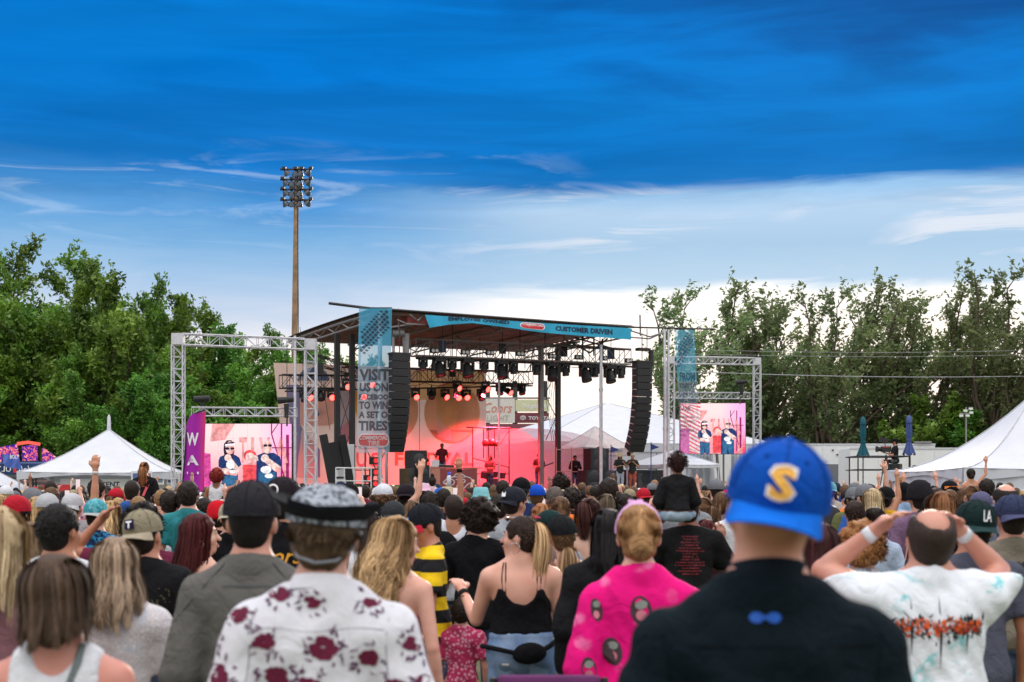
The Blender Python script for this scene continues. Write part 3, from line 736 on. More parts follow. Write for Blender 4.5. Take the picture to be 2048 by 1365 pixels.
    def pf(t, g): v = vor(t, g, 30); return t.mix(t.sm(v.outputs['Distance'], .5, .3), (.42, .03, .10), (.62, .28, .36))
    printed('paisley_pink', pf)
    def rd(t, g): v = vor(t, warp(t, g, 40, .02), 42); return t.mix(t.sm(v.outputs['Distance'], .5, .35), (.35, .07, .06), (.62, .36, .34))
    printed('red_floral', rd)
    def band(t, g):
        v = vor(t, warp(t, g, 40, .03), 26); n = t.noise(g, 60, 4, .7, 1.5); return t.mix(t.sm(n, .44, .52), (.03, .035, .045), (.40, .44, .50))
    printed('bandana_print', band)
    def tealcap(t, g): return t.mix(t.sm(t.noise(g, 30, 4, .7, .6), .45, .6), (.03, .24, .30), (.16, .42, .46))
    printed('teal_mesh', tealcap)
    M['rubber'] = plain('dark_rubber', (.03, .03, .035), .5); M['metal'] = plain('bright_metal', (.7, .7, .72), .25, 1.0)
    M['white'] = plain('white_print', (.80, .80, .82), .7); M['black'] = plain('black_print', (.012, .012, .014), .7)
    M['eye'] = plain('eye_white', (.75, .73, .70), .2, var=.02); M['lip'] = plain('lip_skin', (.42, .10, .09), .4)
    M['phone'] = plain('phone_black', (.02, .02, .022), .2); M['pscreen'] = glow('phone_screen', (.9, .72, .74), 1.0)
    return M
PM = people_mats()
CAP_CROWN, CAP_BRIM = cap_meshes(); CAP_SEAM = cap_seam()
HATS = {k: hat_mesh(k) for k in ('bucket', 'straw', 'beanie', 'cowboy', 'cowboy_brim')}
def head_matrix(p, extra=None):
    M = Matrix([list(map(float, r)) for r in p.Rh]).to_4x4(); M.translation = Vector(p.ht.tolist())
    if p.hs != 1.0: M = M @ Matrix.Scale(p.hs, 4)
    return M @ extra if extra is not None else M
def shoe_mesh():
    s = SDF(); s.cone((0, -.04, .04), (0, .12, .032), .045, .040, .02).ell((0, -.03, .075), (.042, .05, .05), .02); s.plane((0, 0, 0.002), (0, 0, -1))
    return mesh_sdf(s.ev, (-.08, -.12, -.03), (.08, .2, .16), .012, 'shoe')
SHOE = shoe_mesh()

def own(o, mat):                          # shared mesh, material of the object's own
    if not o.data.materials: o.data.materials.append(mat)
    o.material_slots[0].link = 'OBJECT'; o.material_slots[0].material = mat
_CK = {}
def cached(key, fn):
    if key not in _CK: _CK[key] = fn()
    return _CK[key]
def person(px, top, Y, label, rot=0.0, w=1.0, fem=0.0, la='down', ra='down', head=(0, 0, 0), skin=(.62, .36, .27), hair=('short', (.03, .02, .015)), cap=None,
           shirt=('tee', (.05, .05, .06)), pants=('jeans', (.05, .08, .16)), h=.014, hn=700, hlen=.3, seated=False, child=False, group='people in the concert crowd',
           name='person', base=None, seed=None, face=False, loose=.012, hem=.875, extra=None, hwidth=.0035, wave=None, lift=0.0, sz=None, ptop=.985, drop=0.0):
    """a hand-posed figure: body, clothes, hair and hat are its parts"""
    seed = int(px * 7 + top) % 9973 if seed is None else seed
    p = Pose(w, fem, la, ra, head, seated, child, 0, drop)
    hat_h = {'cap': .022, 'bucket': .015, 'straw': .015, 'beanie': .022}.get(cap[0] if cap else None, .012 if hair[0] not in ('curly', 'afro', 'top') else .05)
    tz = W(px, top, Y).z - lift
    Hc = 1.738 + hat_h if not child else 1.83
    sc = sz if sz else (tz / Hc if not seated else 1.0)
    x = (px - 1024) * Y / F
    if base is None:
        base = (x, Y, lift) if not seated else (x, Y, tz + lift - Hc * sc)
    # the head is not over the origin once the neck bends: shift the base so that the head keeps its column
    if sz is None or seated:
        hx = math.cos(rot) * p.ht[0] - math.sin(rot) * p.ht[1]; base = (base[0] - hx * sc, base[1], base[2])
    o = empty(name, base, rot, label, 'person', group, sc)
    o['seed'] = seed
    lo, hi = bounds(p)
    pk = (drop, w, fem, str(la), str(ra), tuple(head), seated, child, h, face)
    link('body', cached(('body',) + pk, lambda: mesh_sdf(body_sdf(p, h, face).ev, lo, hi, h, 'body')), PM['skin'], o, skin)
    st, sc_ = shirt[0], shirt[1]; smat = PM[shirt[2]] if len(shirt) > 2 else PM['cloth']
    parts = {}
    top_ = link('dress' if st == 'dress' else 'shirt', cached(('shirt', st, loose, hem, seed) + pk, lambda: mesh_sdf(shirt_sdf(p, 'cami' if st == 'dress' else st, loose, hem, seed, shirt[3] if len(shirt) > 3 else .006).ev, lo, hi, h if h > .016 else min(h, .014), 'shirt')), None, o, sc_); own(top_, smat)
    parts['shirt'] = top_
    if pants:
        pm = PM[pants[2]] if len(pants) > 2 else PM['denim' if pants[0] in ('jeans', 'shorts') else 'cloth']
        parts['trousers'] = link('skirt' if pants[0] == 'skirt' else 'trousers', cached(('pants', pants[0], seed) + pk, lambda: mesh_sdf(pants_sdf(p, pants[0], seed, ptop).ev, (lo[0], lo[1], lo[2]), (hi[0], hi[1], 1.16), max(h, .018), 'trousers')), None, o, pants[1]); own(parts['trousers'], pm)
    if not seated:
        for nm in 'LR': a = p.J['an' + nm]; s_ = link('shoe', SHOE, PM['rubber'], o); s_.location = (float(a[0]), float(a[1]) + .01, 0)
    if hair and hair[0] != 'none':
        parts['hair'] = link('hair', cached(('hair', hair[0], hlen, hn, seed, h, bool(cap), tuple(head), child, w), lambda: hair_mesh(p, hair[0], hlen, hn, seed, min(h, .016), wave, hwidth, bool(cap))), PM['hair'], o, hair[1])
    if cap: put_hat(o, p, *cap)
    if face:
        M = head_matrix(p)
        for q in (-1, 1):
            e = MB(); e.ring([(.0001, .011), (.006, .0095), (.010, .004), (.0108, 0)], 10, M=(Matrix.Rotation(R(-90), 3, 'X'))); ob = link('eye', e.mesh('eye', True), PM['eye'], o); ob.matrix_local = M @ Matrix.Translation((q * .030, .072, .004))
            e = MB(); e.ring([(.0001, .0125), (.0045, .0115), (.005, .010)], 8, M=(Matrix.Rotation(R(-90), 3, 'X'))); ob2 = link('iris', e.mesh('iris', True), PM['black'], o); ob2.matrix_local = M @ Matrix.Translation((q * .030, .072, .004))
            e = MB(); e.path([(q * .012, .092, .022), (q * .03, .090, .028), (q * .048, .076, .024)], .0026, 5); ob3 = link('eyebrow', e.mesh('eyebrow', True), PM['hair'], o, tuple(c * .5 for c in hair[1])); ob3.matrix_local = M
        e = MB(); e.path([(-.022, .086, -.064), (-.008, .0985, -.061), (.008, .0985, -.061), (.022, .086, -.064)], [.001, .004, .004, .001], 6)
        e.path([(-.020, .086, -.067), (0, .096, -.072), (.020, .086, -.067)], [.001, .005, .001], 6); ob = link('lips', e.mesh('lips', True), PM['lip'], o); ob.matrix_local = M
    return o, p, parts
def put_hat(o, p, kind, col, back=False, tilt=0.0, brim=None, mat=None, pitch=0.0):
    ex = Matrix.Translation((0, -.028 if back else -.002, .022)) @ Matrix.Scale(1.07, 4) @ Matrix.Rotation(R(180 if back else 0), 4, 'Z') @ Matrix.Rotation(R(tilt), 4, 'Y') @ Matrix.Rotation(R(pitch), 4, 'X')
    M = head_matrix(p, ex); cm = PM[mat] if mat else PM['cloth']
    if kind == 'cap':
        c = link('cap', CAP_CROWN, None, o, col); c.matrix_local = M
        if not CAP_CROWN.materials: CAP_CROWN.materials.append(PM['cloth']); CAP_BRIM.materials.append(PM['cloth'])
        if mat: c.material_slots[0].link = 'OBJECT'; c.material_slots[0].material = cm
        b = link('brim', CAP_BRIM, None, c, brim if brim else col)
        if o.location.y < 9: link('cap_seam', CAP_SEAM, PM['cloth'], c, tuple(k * .55 for k in col))
    else:
        me = HATS[kind]
        if not me.materials: me.materials.append(PM['cloth'])
        c = link('hat', me, None, o, col); c.matrix_local = M
        if mat: c.material_slots[0].link = 'OBJECT'; c.material_slots[0].material = cm
    return c
def decal(o, target, name, geo, mat, cx, cz, wd, ht, rot=0.0, off=.003, front=False, label=None, sub=None):
    """flat print laid onto the back (or front) of a garment: geo = (V2 in 0..1, faces)"""
    me = target.data; nv = len(me.vertices); V = np.empty(nv * 3, np.float32); me.vertices.foreach_get('co', V)
    bvh = BVHTree.FromPolygons(V.reshape(-1, 3).tolist(), [tuple(p.vertices) for p in me.polygons]) if '_bvh' not in target else None
    V2, Fc = geo; mb = MB(); miss = set(); c, s = math.cos(rot), math.sin(rot); sg = 1 if not front else -1
    for x, y in V2:
        u = (x - .5) * wd; v = (y - .5) * ht; X = cx + sg * (u * c - v * s); Z = cz + u * s + v * c
        loc, nr, _, _ = bvh.ray_cast(Vector((X, -1 * sg, Z)), Vector((0, sg, 0)))
        if loc is None or loc.y * sg > .045: miss.add(len(mb.v)); loc = Vector((X, 0, Z))
        mb.v.append((X, loc.y - off * sg, Z))
    mb.f = [f_ for f_ in Fc if not any(i in miss for i in f_)]
    return mb.build(name, mat, o if sub is None else sub, label=label)
def tail_mesh(p, style, n, length, seed=1, wave=.004, width=.0035, drop=0):
    P = strand_paths(p, style, n, length, seed, wave)[n // 3:]; V, Q, tn = ribbons(P, width, np.random.RandomState(seed).rand(len(P)).astype(np.float32))
    me = mesh_np('ponytail', V, Q, True); at = me.attributes.new('tone', 'FLOAT', 'POINT'); at.data.foreach_set('value', tn.astype(np.float32)); return me
def strap_path(o, target, name, pts, r, mat, color=None, off=0.0):
    """a strap lying on the skin: points (x,z) on the back, projected onto the target mesh"""
    me = target.data; nv = len(me.vertices); V = np.empty(nv * 3, np.float32); me.vertices.foreach_get('co', V)
    bvh = BVHTree.FromPolygons(V.reshape(-1, 3).tolist(), [tuple(p.vertices) for p in me.polygons])
    P = []
    for (x, z) in pts:
        loc, _, _, _ = bvh.ray_cast(Vector((x, -1, z)), Vector((0, 1, 0))); P.append(Vector((x, (loc.y if loc else -.08) - off, z)))
    mb = MB(); mb.path(P, r, 6); return mb.build(name, mat, o, True, color=color)
def ring_on(o, name, c, axis, r, t, wd, mat, color=None):
    mb = MB(); q = Vector(axis).to_track_quat('Z', 'Y').to_matrix(); mb.ring([(r, -wd / 2), (r + t, -wd / 2), (r + t, wd / 2), (r, wd / 2), (r, -wd / 2)], 16, c, q)
    return mb.build(name, mat, o, True, color=color)
# ------------------------------------------------------------------ ground and trees
def ground():
    m, t, out = newmat('trodden_grass'); g = t.add('ShaderNodeTexCoord').outputs['Object']
    n = t.noise(g, .35, 5, .6); n2 = t.noise(g, 9, 4, .7)
    c = t.mix(t.sm(n, .4, .62), t.mix(n2, (.05, .085, .022), (.09, .12, .04)), (.17, .14, .085)); bsdf(t, out, c, .9, bump=n2, bumps=.8, dist=.05)
    mb = MB(); mb.poly([(-900, -60, 0), (900, -60, 0), (900, 1800, 0), (-900, 1800, 0)]); tag(mb.build('ground', m), 'trodden grass field under the crowd', None, None, 'structure')
ground()
LEAF = {}
def leafmat(name, dark, light, tr=.3):
    m, t, out = newmat(name); a = t.add('ShaderNodeAttribute', attribute_name='tone').outputs['Fac']
    inf = t.add('ShaderNodeObjectInfo').outputs['Random']; c = t.ramp(a, [(0, dark), (.6, tuple((x + y) / 2 for x, y in zip(dark, light))), (1, light)])
    hs = t.add('ShaderNodeHueSaturation'); t.put(hs.inputs['Color'], c); t.put(hs.inputs['Hue'], t.m('ADD', .475, t.m('MULTIPLY', inf, .05))); t.put(hs.inputs['Value'], t.m('ADD', .8, t.m('MULTIPLY', inf, .4)))
    bsdf(t, out, hs.outputs[0], .5, spec=.4, trans=tr); LEAF[name] = m
leafmat('lush_leaves', (.014, .062, .008), (.27, .48, .06)); leafmat('dusky_leaves', (.055, .095, .036), (.32, .38, .15), .48); leafmat('bright_leaves', (.05, .17, .012), (.24, .46, .045))
BARK = plain('bark', (.09, .065, .045), .9, bump=.6)
def tree_meshes(seed, H=14.0, spread=4.5, n_limb=9, leaves=42000, leaf=.17, up=.62, base=.14, lean=(0, 0), plume=1.0, jit=1.0):
    r = np.random.RandomState(seed); mb = MB(); tw = []
    th = H * .30; trunk = [np.array([0, 0, 0.0])]
    for i in range(4): trunk.append(np.array([r.normal(0, .12) + lean[0] * i * .05, r.normal(0, .12), th * (i + 1) / 4]))
    R0 = .024 * H; mb.path([tuple(p) for p in trunk], [R0, R0 * .85, R0 * .75, R0 * .68, R0 * .6], 8)
    def branch(p, d, L, rad, depth, steps=5):
        pts = [p]; q = p.copy(); dd = d / np.linalg.norm(d)
        for i in range(steps):
            dd = dd + r.normal(0, .13, 3) + np.array([lean[0] * .10, lean[1] * .1, .09 * plume]); dd /= np.linalg.norm(dd); q = q + dd * L / steps; pts.append(q.copy())
        rs = [rad * (1 - .8 * i / steps) for i in range(steps + 1)]
        if depth < 3 : mb.path([tuple(x) for x in pts], rs, 5 if depth < 2 else 3)
        return pts, dd
    for i in range(n_limb + 3):
        top = i >= n_limb
        az = i * 2.39996 + r.normal(0, .3); hgt = base * H + (th - base * H) * (i / max(1, n_limb - 1)) if not top else th
        k = (i + .5) / n_limb; tilt = up + .30 * k + r.normal(0, .07) if not top else 1.25 + r.normal(0, .1)
        tilt = min(1.45, tilt); d = np.array([math.cos(az) * math.cos(tilt), math.sin(az) * math.cos(tilt), math.sin(tilt)])
        L = (H - hgt) * (.62 + .25 * k) if not top else (H - th) * r.uniform(.86, 1.0)
        L = min(L, spread / max(.18, math.cos(tilt)) * 1.05) if not top else L
        p0 = np.array([0, 0, hgt]); pts, dd = branch(p0, d, L, R0 * .42, 1, 7)
        for j in range(9):
            f = .22 + .78 * (j + r.rand()) / 9; a = f * (len(pts) - 1); i0 = min(int(a), len(pts) - 2); q = pts[i0] + (pts[i0 + 1] - pts[i0]) * (a - i0)
            dv = (pts[i0 + 1] - pts[i0]); dv /= np.linalg.norm(dv); sd = np.cross(dv, r.normal(0, 1, 3)); sd /= np.linalg.norm(sd)
            L2 = spread * .52 * (1.12 - .6 * f) * r.uniform(.6, 1.2); p2, _ = branch(q, dv * .75 + sd * .8 + np.array([0, 0, .15]), L2, R0 * .16, 2, 4)
            for m in range(7):
                a2 = (.15 + .85 * (m + r.rand()) / 7) * 4; i2 = min(int(a2), 3); q2 = p2[i2] + (p2[i2 + 1] - p2[i2]) * (a2 - i2)
                dv2 = p2[i2 + 1] - p2[i2]; dv2 /= np.linalg.norm(dv2); s2 = r.normal(0, 1, 3); s2[2] = abs(s2[2]) * .5 + .5 * plume; s2 /= np.linalg.norm(s2)
                p3, _ = branch(q2, dv2 * .6 + s2 * .8, r.uniform(.6, 1.5) * H / 14, .02, 3, 3); tw.append(np.array(p3))
    tw = np.array(tw); nt = len(tw); idx = r.randint(0, nt, leaves); u = r.uniform(0, 3, leaves) ** 1.0; i0 = np.minimum(u.astype(int), 2); fr = (u - i0)[:, None]
    C = tw[idx, i0] * (1 - fr) + tw[idx, np.minimum(i0 + 1, 3)] * fr + r.normal(0, 1, (leaves, 3)) * (.10 + .16 * (1 - u / 3))[:, None] * H / 14 * jit
    n1 = r.normal(0, 1, (leaves, 3)); n1[:, 0] += lean[0] * .8; n1 /= np.linalg.norm(n1, axis=1, keepdims=True); n2 = np.cross(n1, r.normal(0, 1, (leaves, 3))); n2 /= np.linalg.norm(n2, axis=1, keepdims=True)
    sz = leaf * r.uniform(.5, 1.3, (leaves, 1)); A = C + n1 * sz; B_ = C + n2 * sz * .42; Cc = C - n1 * sz * .9; D = C - n2 * sz * .42
    V = np.stack([A, B_, Cc, D], 1).reshape(-1, 3); Q = np.arange(leaves * 4).reshape(-1, 4)
    cl = r.rand(nt // 7 + 1)[idx // 7] * .45 + r.rand(nt)[idx] * .25 + r.rand(leaves) * .3; rad = np.linalg.norm(C[:, :2], axis=1) / spread
    tone = np.repeat(np.clip(cl, 0, 1), 4)
    me = mesh_np('crown', V, Q); at = me.attributes.new('tone', 'FLOAT', 'POINT'); at.data.foreach_set('value', tone.astype(np.float32))
    return mb.mesh('trunk', True), me
T_LUSH = [tree_meshes(11, 14, 5.0, 10, 52000, .17, up=.55, base=.10), tree_meshes(12, 14, 4.4, 10, 46000, .17, up=.72, base=.12), tree_meshes(17, 14, 4.7, 11, 50000, .16, up=.62, base=.09)]
T_AIRY = [tree_meshes(21, 14, 4.6, 9, 10500, .165, up=.80, base=.06, lean=(1.0, 0), plume=1.2, jit=.62), tree_meshes(25, 14, 4.0, 9, 9500, .165, up=.95, base=.08, lean=(1.0, 0), plume=1.3, jit=.62)]
T_BUSH = [tree_meshes(31, 6, 3.2, 9, 22000, .14, up=.35, base=.05)]
def tree(protos, i, px, top, Y, mat, label, group, Hp=14.0, rz=0.0, wide=1.0, name='tree'):
    tm, cm = protos[i % len(protos)]; H = W(px, top, Y).z
    if 'top' not in cm: zz = np.empty(len(cm.vertices) * 3, np.float32); cm.vertices.foreach_get('co', zz); cm['top'] = float(np.percentile(zz[2::3], 99.9))
    k = H / cm['top']
    o = empty(name, ((px - 1024) * Y / F, Y, 0), rz, label, 'tree', group); o.scale = (k * wide, k * wide, k)
    if not tm.materials: tm.materials.append(BARK); cm.materials.append(mat)
    link('trunk', tm, None, o); c = link('crown', cm, None, o); c.material_slots[0].link = 'OBJECT'; c.material_slots[0].material = mat; return o
GL, GR = 'green trees behind the tents', 'airy trees beyond the video screen'
for i, (px, top, Y, w_, lb) in enumerate([
    (-70, 500, 80, 1.2, 'dense tree cut by the photo edge above the blue canopy'), (40, 488, 84, 1.0, 'tall tree with wispy bare tips at the far end of the row'), (135, 500, 82, .95, 'tree with the tallest spiky top above the white peaked tent'),
    (232, 530, 78, .95, 'olive green tree right behind the white tent finial'), (325, 566, 80, .9, 'narrow tree rising just beside the silver truss post'), (405, 612, 84, 1.0, 'green tree framed inside the silver truss gate'),
    (475, 650, 80, 1.1, 'rounded tree behind the top truss of the gate'), (560, 662, 88, 1.1, 'tree standing behind the tall floodlight pole'), (650, 690, 92, 1.0, 'low tree seen through the stage roof columns'), (730, 715, 96, .9, 'small tree peeking past the hanging tyre banner'),
    (15, 620, 80, 1.15, 'bright green lower tree over the red video panels'), (165, 700, 76, 1.2, 'shorter leafy tree behind the peak of the white tent'), (440, 720, 78, 1.25, 'leafy shorter tree over the magenta flag'), (290, 735, 74, 1.1, 'low dark tree between tent and truss post'), (545, 735, 78, 1.15, 'low dark tree over the large video screen')]):
    tree(T_LUSH, i, px, top, Y, LEAF['bright_leaves' if i in (10,) else 'lush_leaves'], lb, GL, rz=i * 1.7, wide=w_)
for i, (px, top, Y, w_, lb) in enumerate([
    (1350, 572, 88, 1.0, 'airy windblown tree behind the right speaker column'), (1440, 560, 92, 1.0, 'tallest windblown tree behind the smaller video screen'), (1530, 610, 90, .9, 'sparse tree just past the right truss post'), (1600, 690, 96, .9, 'thin low tree filling the gap above the blue cap'),
    (1650, 566, 86, .95, 'open fan shaped tree with dark bare limbs'), (1728, 552, 88, .9, 'tall feathery tree behind the teal folded umbrella'), (1810, 590, 92, 1.0, 'loose tree behind the blue folded umbrella'), (1890, 566, 86, .95, 'windblown tree above the small floodlight mast'),
    (1985, 524, 82, 1.0, 'highest tree near the tip of the big white marquee'), (2060, 560, 78, 1.0, 'tree cut by the photo edge over the marquee')]):
    tree(T_AIRY, i, px, top, Y, LEAF['dusky_leaves'], lb, GR, rz=(i % 3 - 1) * .35, wide=w_ * 1.05)
for i, (px, top, Y, w_, mt, lb) in enumerate([(1862, 792, 84, 1.3, 'lush_leaves', 'low green bushy tree beside the blue folded umbrella'), (1955, 822, 82, 1.2, 'lush_leaves', 'dark bush below the curve of the big marquee'),
    (1640, 822, 90, 1.5, 'dusky_leaves', 'grey green bush behind the white trailer near the blue cap'), (1745, 830, 90, 1.4, 'dusky_leaves', 'scrubby bush between the two folded umbrellas'), (1540, 838, 95, 1.3, 'dusky_leaves', 'bush at the foot of the right truss post'), (2040, 740, 86, 1.2, 'dusky_leaves', 'dark bush over the marquee tip at the photo edge')]):
    tree(T_BUSH, 0, px, top, Y, LEAF[mt], lb, 'bushes behind the trailers', 6.0, i * 1.3, w_, 'bush')
def treeline():
    r = np.random.RandomState(5); n = 26000; x = r.uniform(-140, 140, n); z = r.uniform(0, 1, n) ** .8 * (3.2 + 1.4 * np.sin(x * .21) + .9 * np.sin(x * .57 + 1)); y = 170 + r.uniform(-5, 5, n)
    C = np.stack([x, y, z], 1); a = r.normal(0, 1, (n, 3)); a /= np.linalg.norm(a, axis=1, keepdims=True); b = np.cross(a, r.normal(0, 1, (n, 3))); b /= np.linalg.norm(b, axis=1, keepdims=True)
    V = np.stack([C + a * .5, C + b * .4, C - a * .5, C - b * .4], 1).reshape(-1, 3); me = mesh_np('treeline', V, np.arange(4 * n).reshape(-1, 4))
    at = me.attributes.new('tone', 'FLOAT', 'POINT'); at.data.foreach_set('value', np.repeat(r.rand(n), 4).astype(np.float32))
    tag(link('far_treeline', me, LEAF['dusky_leaves']), 'low far line of scrub beyond the field', None, None, 'stuff')
treeline()

# ------------------------------------------------------------------ common materials of the stage
ALU = plain('aluminium', (.62, .62, .66), .35, .75, var=.15); ALUW = plain('pale_truss', (.58, .58, .62), .45, .2, var=.12); STEEL = plain('dark_steel', (.045, .042, .042), .5, .5)
GREY = plain('grey_steel', (.26, .25, .25), .5, .4); BLK = plain('black_gear', (.018, .018, .020), .55); BLKG = plain('speaker_black', (.028, .027, .030), .7, scale=30, bump=.4)
WHT = plain('white_vinyl', (.64, .66, .72), .6, trans=.15, var=.05, scale=1.5); WHTP = plain('white_paint', (.74, .75, .76), .5, var=.05, scale=1); CYAN = plain('cyan_vinyl', (.035, .44, .70), .6, trans=.2, var=.10, scale=2)
NAVYP = plain('navy_print', (.012, .03, .07), .6, var=.05); REDP = plain('red_print', (.62, .04, .05), .6, var=.05); WP = plain('white_print2', (.8, .8, .82), .6, var=.03)
WOOD = plain('wood_pole', (.30, .19, .11), .85, var=.3, scale=3, bump=.5); RIBS = plain('brown_roof_sheet', (.26, .17, .135), .6, .1, var=.3, scale=2.5); ROOFR = plain('red_roof_steel', (.33, .07, .06), .6)
def truss(par, name, A, B, up, wv, r=.026, rb=.011, bay=.5, mat=ALUW, label=None):
    A, B, up, wv = Vector(A), Vector(B), Vector(up), Vector(wv); mb = MB(); lb = MB(); n = max(2, round((B - A).length / bay))
    cs = [Vector((0, 0, 0)), up, up + wv, wv]
    for c in cs: mb.tube(A + c, B + c, r, n=6)
    for i in range(n):
        p, q = A.lerp(B, i / n), A.lerp(B, (i + 1) / n)
        for j in range(4):
            c1, c2 = cs[j], cs[(j + 1) % 4]
            if (i + (j >= 2)) % 2: c1, c2 = c2, c1
            lb.tube(p + c1, q + c2, rb, n=4, caps=False); lb.tube(p + cs[j], p + cs[(j + 1) % 4], rb, n=4, caps=False)
    for j in range(4): lb.tube(B + cs[j], B + cs[(j + 1) % 4], rb, n=4)
    o = mb.build(name, mat, par, label=label); lb.build('bracing', mat, o); return o

# ------------------------------------------------------------------ stage
stage = empty('stage', S(0, 0, 0), 0, 'open festival stage with raised brown roof and lighting trusses', 'stage')
def loc(f):                                # builders work in world space; bring the children under the stage keeping their place
    return f
INV = Matrix.Translation(S(0, 0, 0)).inverted()
class SM(MB):
    def build(s, name, mat, parent=None, **kw):
        if parent is stage: s.v = [tuple(Vector(v) - S(0, 0, 0)) for v in s.v]
        return MB.build(s, name, mat, parent, **kw)
_truss = truss
def struss(name, A, B, up, wv, **kw):
    o = S(0, 0, 0); return _truss(stage, name, Vector(A) - o, Vector(B) - o, up, wv, **kw)
DZ = 1.6
def sbox(m, a0, a1, b0, b1, z0, z1):
    P = [S(a, b, z) for z in (z0, z1) for a, b in ((a0, b0), (a1, b0), (a1, b1), (a0, b1))]; i = len(m.v); m.v += [tuple(p) for p in P]
    m.f += [tuple(i + k for k in q) for q in ((3, 2, 1, 0), (4, 5, 6, 7), (0, 1, 5, 4), (1, 2, 6, 5), (2, 3, 7, 6), (3, 0, 4, 7))]
m = SM(); sbox(m, -8.5, 9.2, .02, 14, DZ - .12, DZ); m.build('deck', BLK, stage)
m = SM(); sbox(m, -8.5, 9.2, .06, .09, 0, DZ - .12); m.build('skirt', BLK, stage)
for a in (-8, -4, 0, 4, 8):
    for b in (3, 8, 13): m = SM(); sbox(m, a, a + .12, b, b + .12, 0, DZ - .12); m.build('deck_leg', STEEL, stage)
# roof: ridged underside, each sheet its own part
ZR = 8.72
rib = MB(); NB = 22
a0, a1, bl = -6.1, 5.7, 10.4
def roofz(b): return ZR + .05 * math.sin(b / bl * 3.14) - .01 * b
sheet = MB(); wS = bl / NB
for i in range(NB):
    b0 = i * wS; sh = SM(); z0 = roofz(b0); z1 = roofz(b0 + wS)
    prof = [(b0, z0), (b0 + wS * .45, z0 + .0), (b0 + wS * .55, z1 - .09), (b0 + wS * .95, z1 - .09), (b0 + wS - .004, z1)]
    for (ba, za), (bb, zb) in zip(prof, prof[1:]): sh.poly([S(a0, ba, za), S(a1, ba, za), S(a1, bb, zb), S(a0, bb, zb)])
    sh.build('roof_sheet', RIBS, stage)
m = SM(); m.grid(lambda u, v: S(a0 - .1 + (a1 - a0 + .2) * u, bl * v, roofz(bl * v) + .05), 4, 12); m.build('roof_cover', plain('roof_canvas', (.12, .11, .11), .8), stage)
for a in (-6.1, -3.2, -.2, 2.8, 5.7):
    m = SM()
    for j in range(6):
        b0, b1 = bl * j / 6, bl * (j + 1) / 6; m.tube(S(a, b0, roofz(b0) - .14), S(a, b1, roofz(b1) - .14), .05, n=5); m.tube(S(a, b0, roofz(b0) - .14), S(a, (b0 + b1) / 2, roofz(b0) - .42), .025, n=4); m.tube(S(a, (b0 + b1) / 2, roofz(b0) - .42), S(a, b1, roofz(b1) - .14), .025, n=4)
    m.tube(S(a, .5, ZR - .42), S(a, bl - .5, roofz(bl) - .42), .04, n=5); m.build('roof_rafter', GREY, stage)
# front beam and its struts
m = SM(); m.tube(SP(658, 607, -.05), SP(745, 618, -.05), .055, n=8); m.tube(SP(745, 617, -.05), SP(1268, 655, -.05), .045, n=8); m.tube(SP(1262, 655, -.05), SP(1430, 659, -.05), .035, n=8)
m.build('front_beam', STEEL, stage)
m = SM(); m.tube(SP(745, 612, -.2), SP(832, 622, -.2), .05, n=6); m.tube(SP(1262, 653, -.2), SP(1332, 656, -.2), .06, n=6)
for (x0, y0, x1, y1) in ((1262, 662, 1300, 674), (1300, 674, 1345, 660), (1280, 630, 1281, 672), (1262, 675, 1300, 678), (1300, 678, 1330, 664), (820, 630, 835, 642), (835, 642, 846, 632), (812, 648, 850, 650), (795, 640, 822, 652), (780, 655, 830, 648)):
    m = SM(); m.tube(SP(x0, y0, -.05), SP(x1, y1, .2), .035, n=5); m.build('beam_bracket', GREY, stage)
m = SM(); sbox(m, SA(815, .3), SA(858, .3), .3, .9, ZR - .38, ZR - .06); m.build('roof_corner_box', ROOFR, stage)
# steel below the open right end
m = SM()
for (x0, y0, x1, y1) in ((1130, 690, 1262, 700), (1165, 672, 1166, 720), (1188, 674, 1188, 712), (1205, 678, 1206, 720), (1140, 684, 1180, 706), (1180, 706, 1215, 678), (1100, 694, 1160, 684), (1150, 676, 1235, 700)): m.tube(SP(x0, y0, 1.2), SP(x1, y1, 1.2), .04, n=5)
m.build('roof_outrigger', STEEL, stage)
# columns
def column(px, b, y0, wd, mat=STEEL, z0=None):
    p = SP(px, y0, b); a = SA(px, b); m = SM(); sbox(m, a - wd / 2, a + wd / 2, b, b + wd, DZ if z0 is None else z0, p.z); m.build('column', mat, stage)
column(676, 3.6, 668, .20); column(706, 3.6, 668, .20); column(1084, 5.2, 694, .20, GREY); column(1118, 5.2, 694, .20)
m = SM()
for (x0, y0, x1, y1) in ((680, 790, 702, 862), (702, 790, 680, 862), (680, 862, 702, 925), (702, 862, 680, 925)): m.tube(SP(x0, y0, 3.65), SP(x1, y1, 3.65), .014, n=4)
m.build('cross_brace', STEEL, stage)
m = SM()
for (x0, y0, x1, y1) in ((1090, 700, 1112, 745), (1112, 745, 1090, 790), (1090, 790, 1112, 835), (1112, 835, 1092, 880)): m.tube(SP(x0, y0, 5.25), SP(x1, y1, 5.25), .02, n=4)
m.build('cross_brace', STEEL, stage)
def cable(pts, b, r=.012, name='cable', mat=BLK): m = SM(); m.path([SP(x, y, b) for x, y in pts], r, 5); m.build(name, mat, stage)
for k, off in enumerate((0, 4, 8, 12)): cable([(1098 + off, 760), (1092 + off * 1.2, 800), (1099 + off * .7, 840), (1104 + off, 884)], 5.3)
cable([(640, 700), (648, 780), (660, 860)], 3.3); cable([(839, 715), (839, 900)], 5.0); cable([(600, 655), (606, 720), (604, 800)], 3.5); cable([(745, 760), (752, 820), (748, 900)], 4)
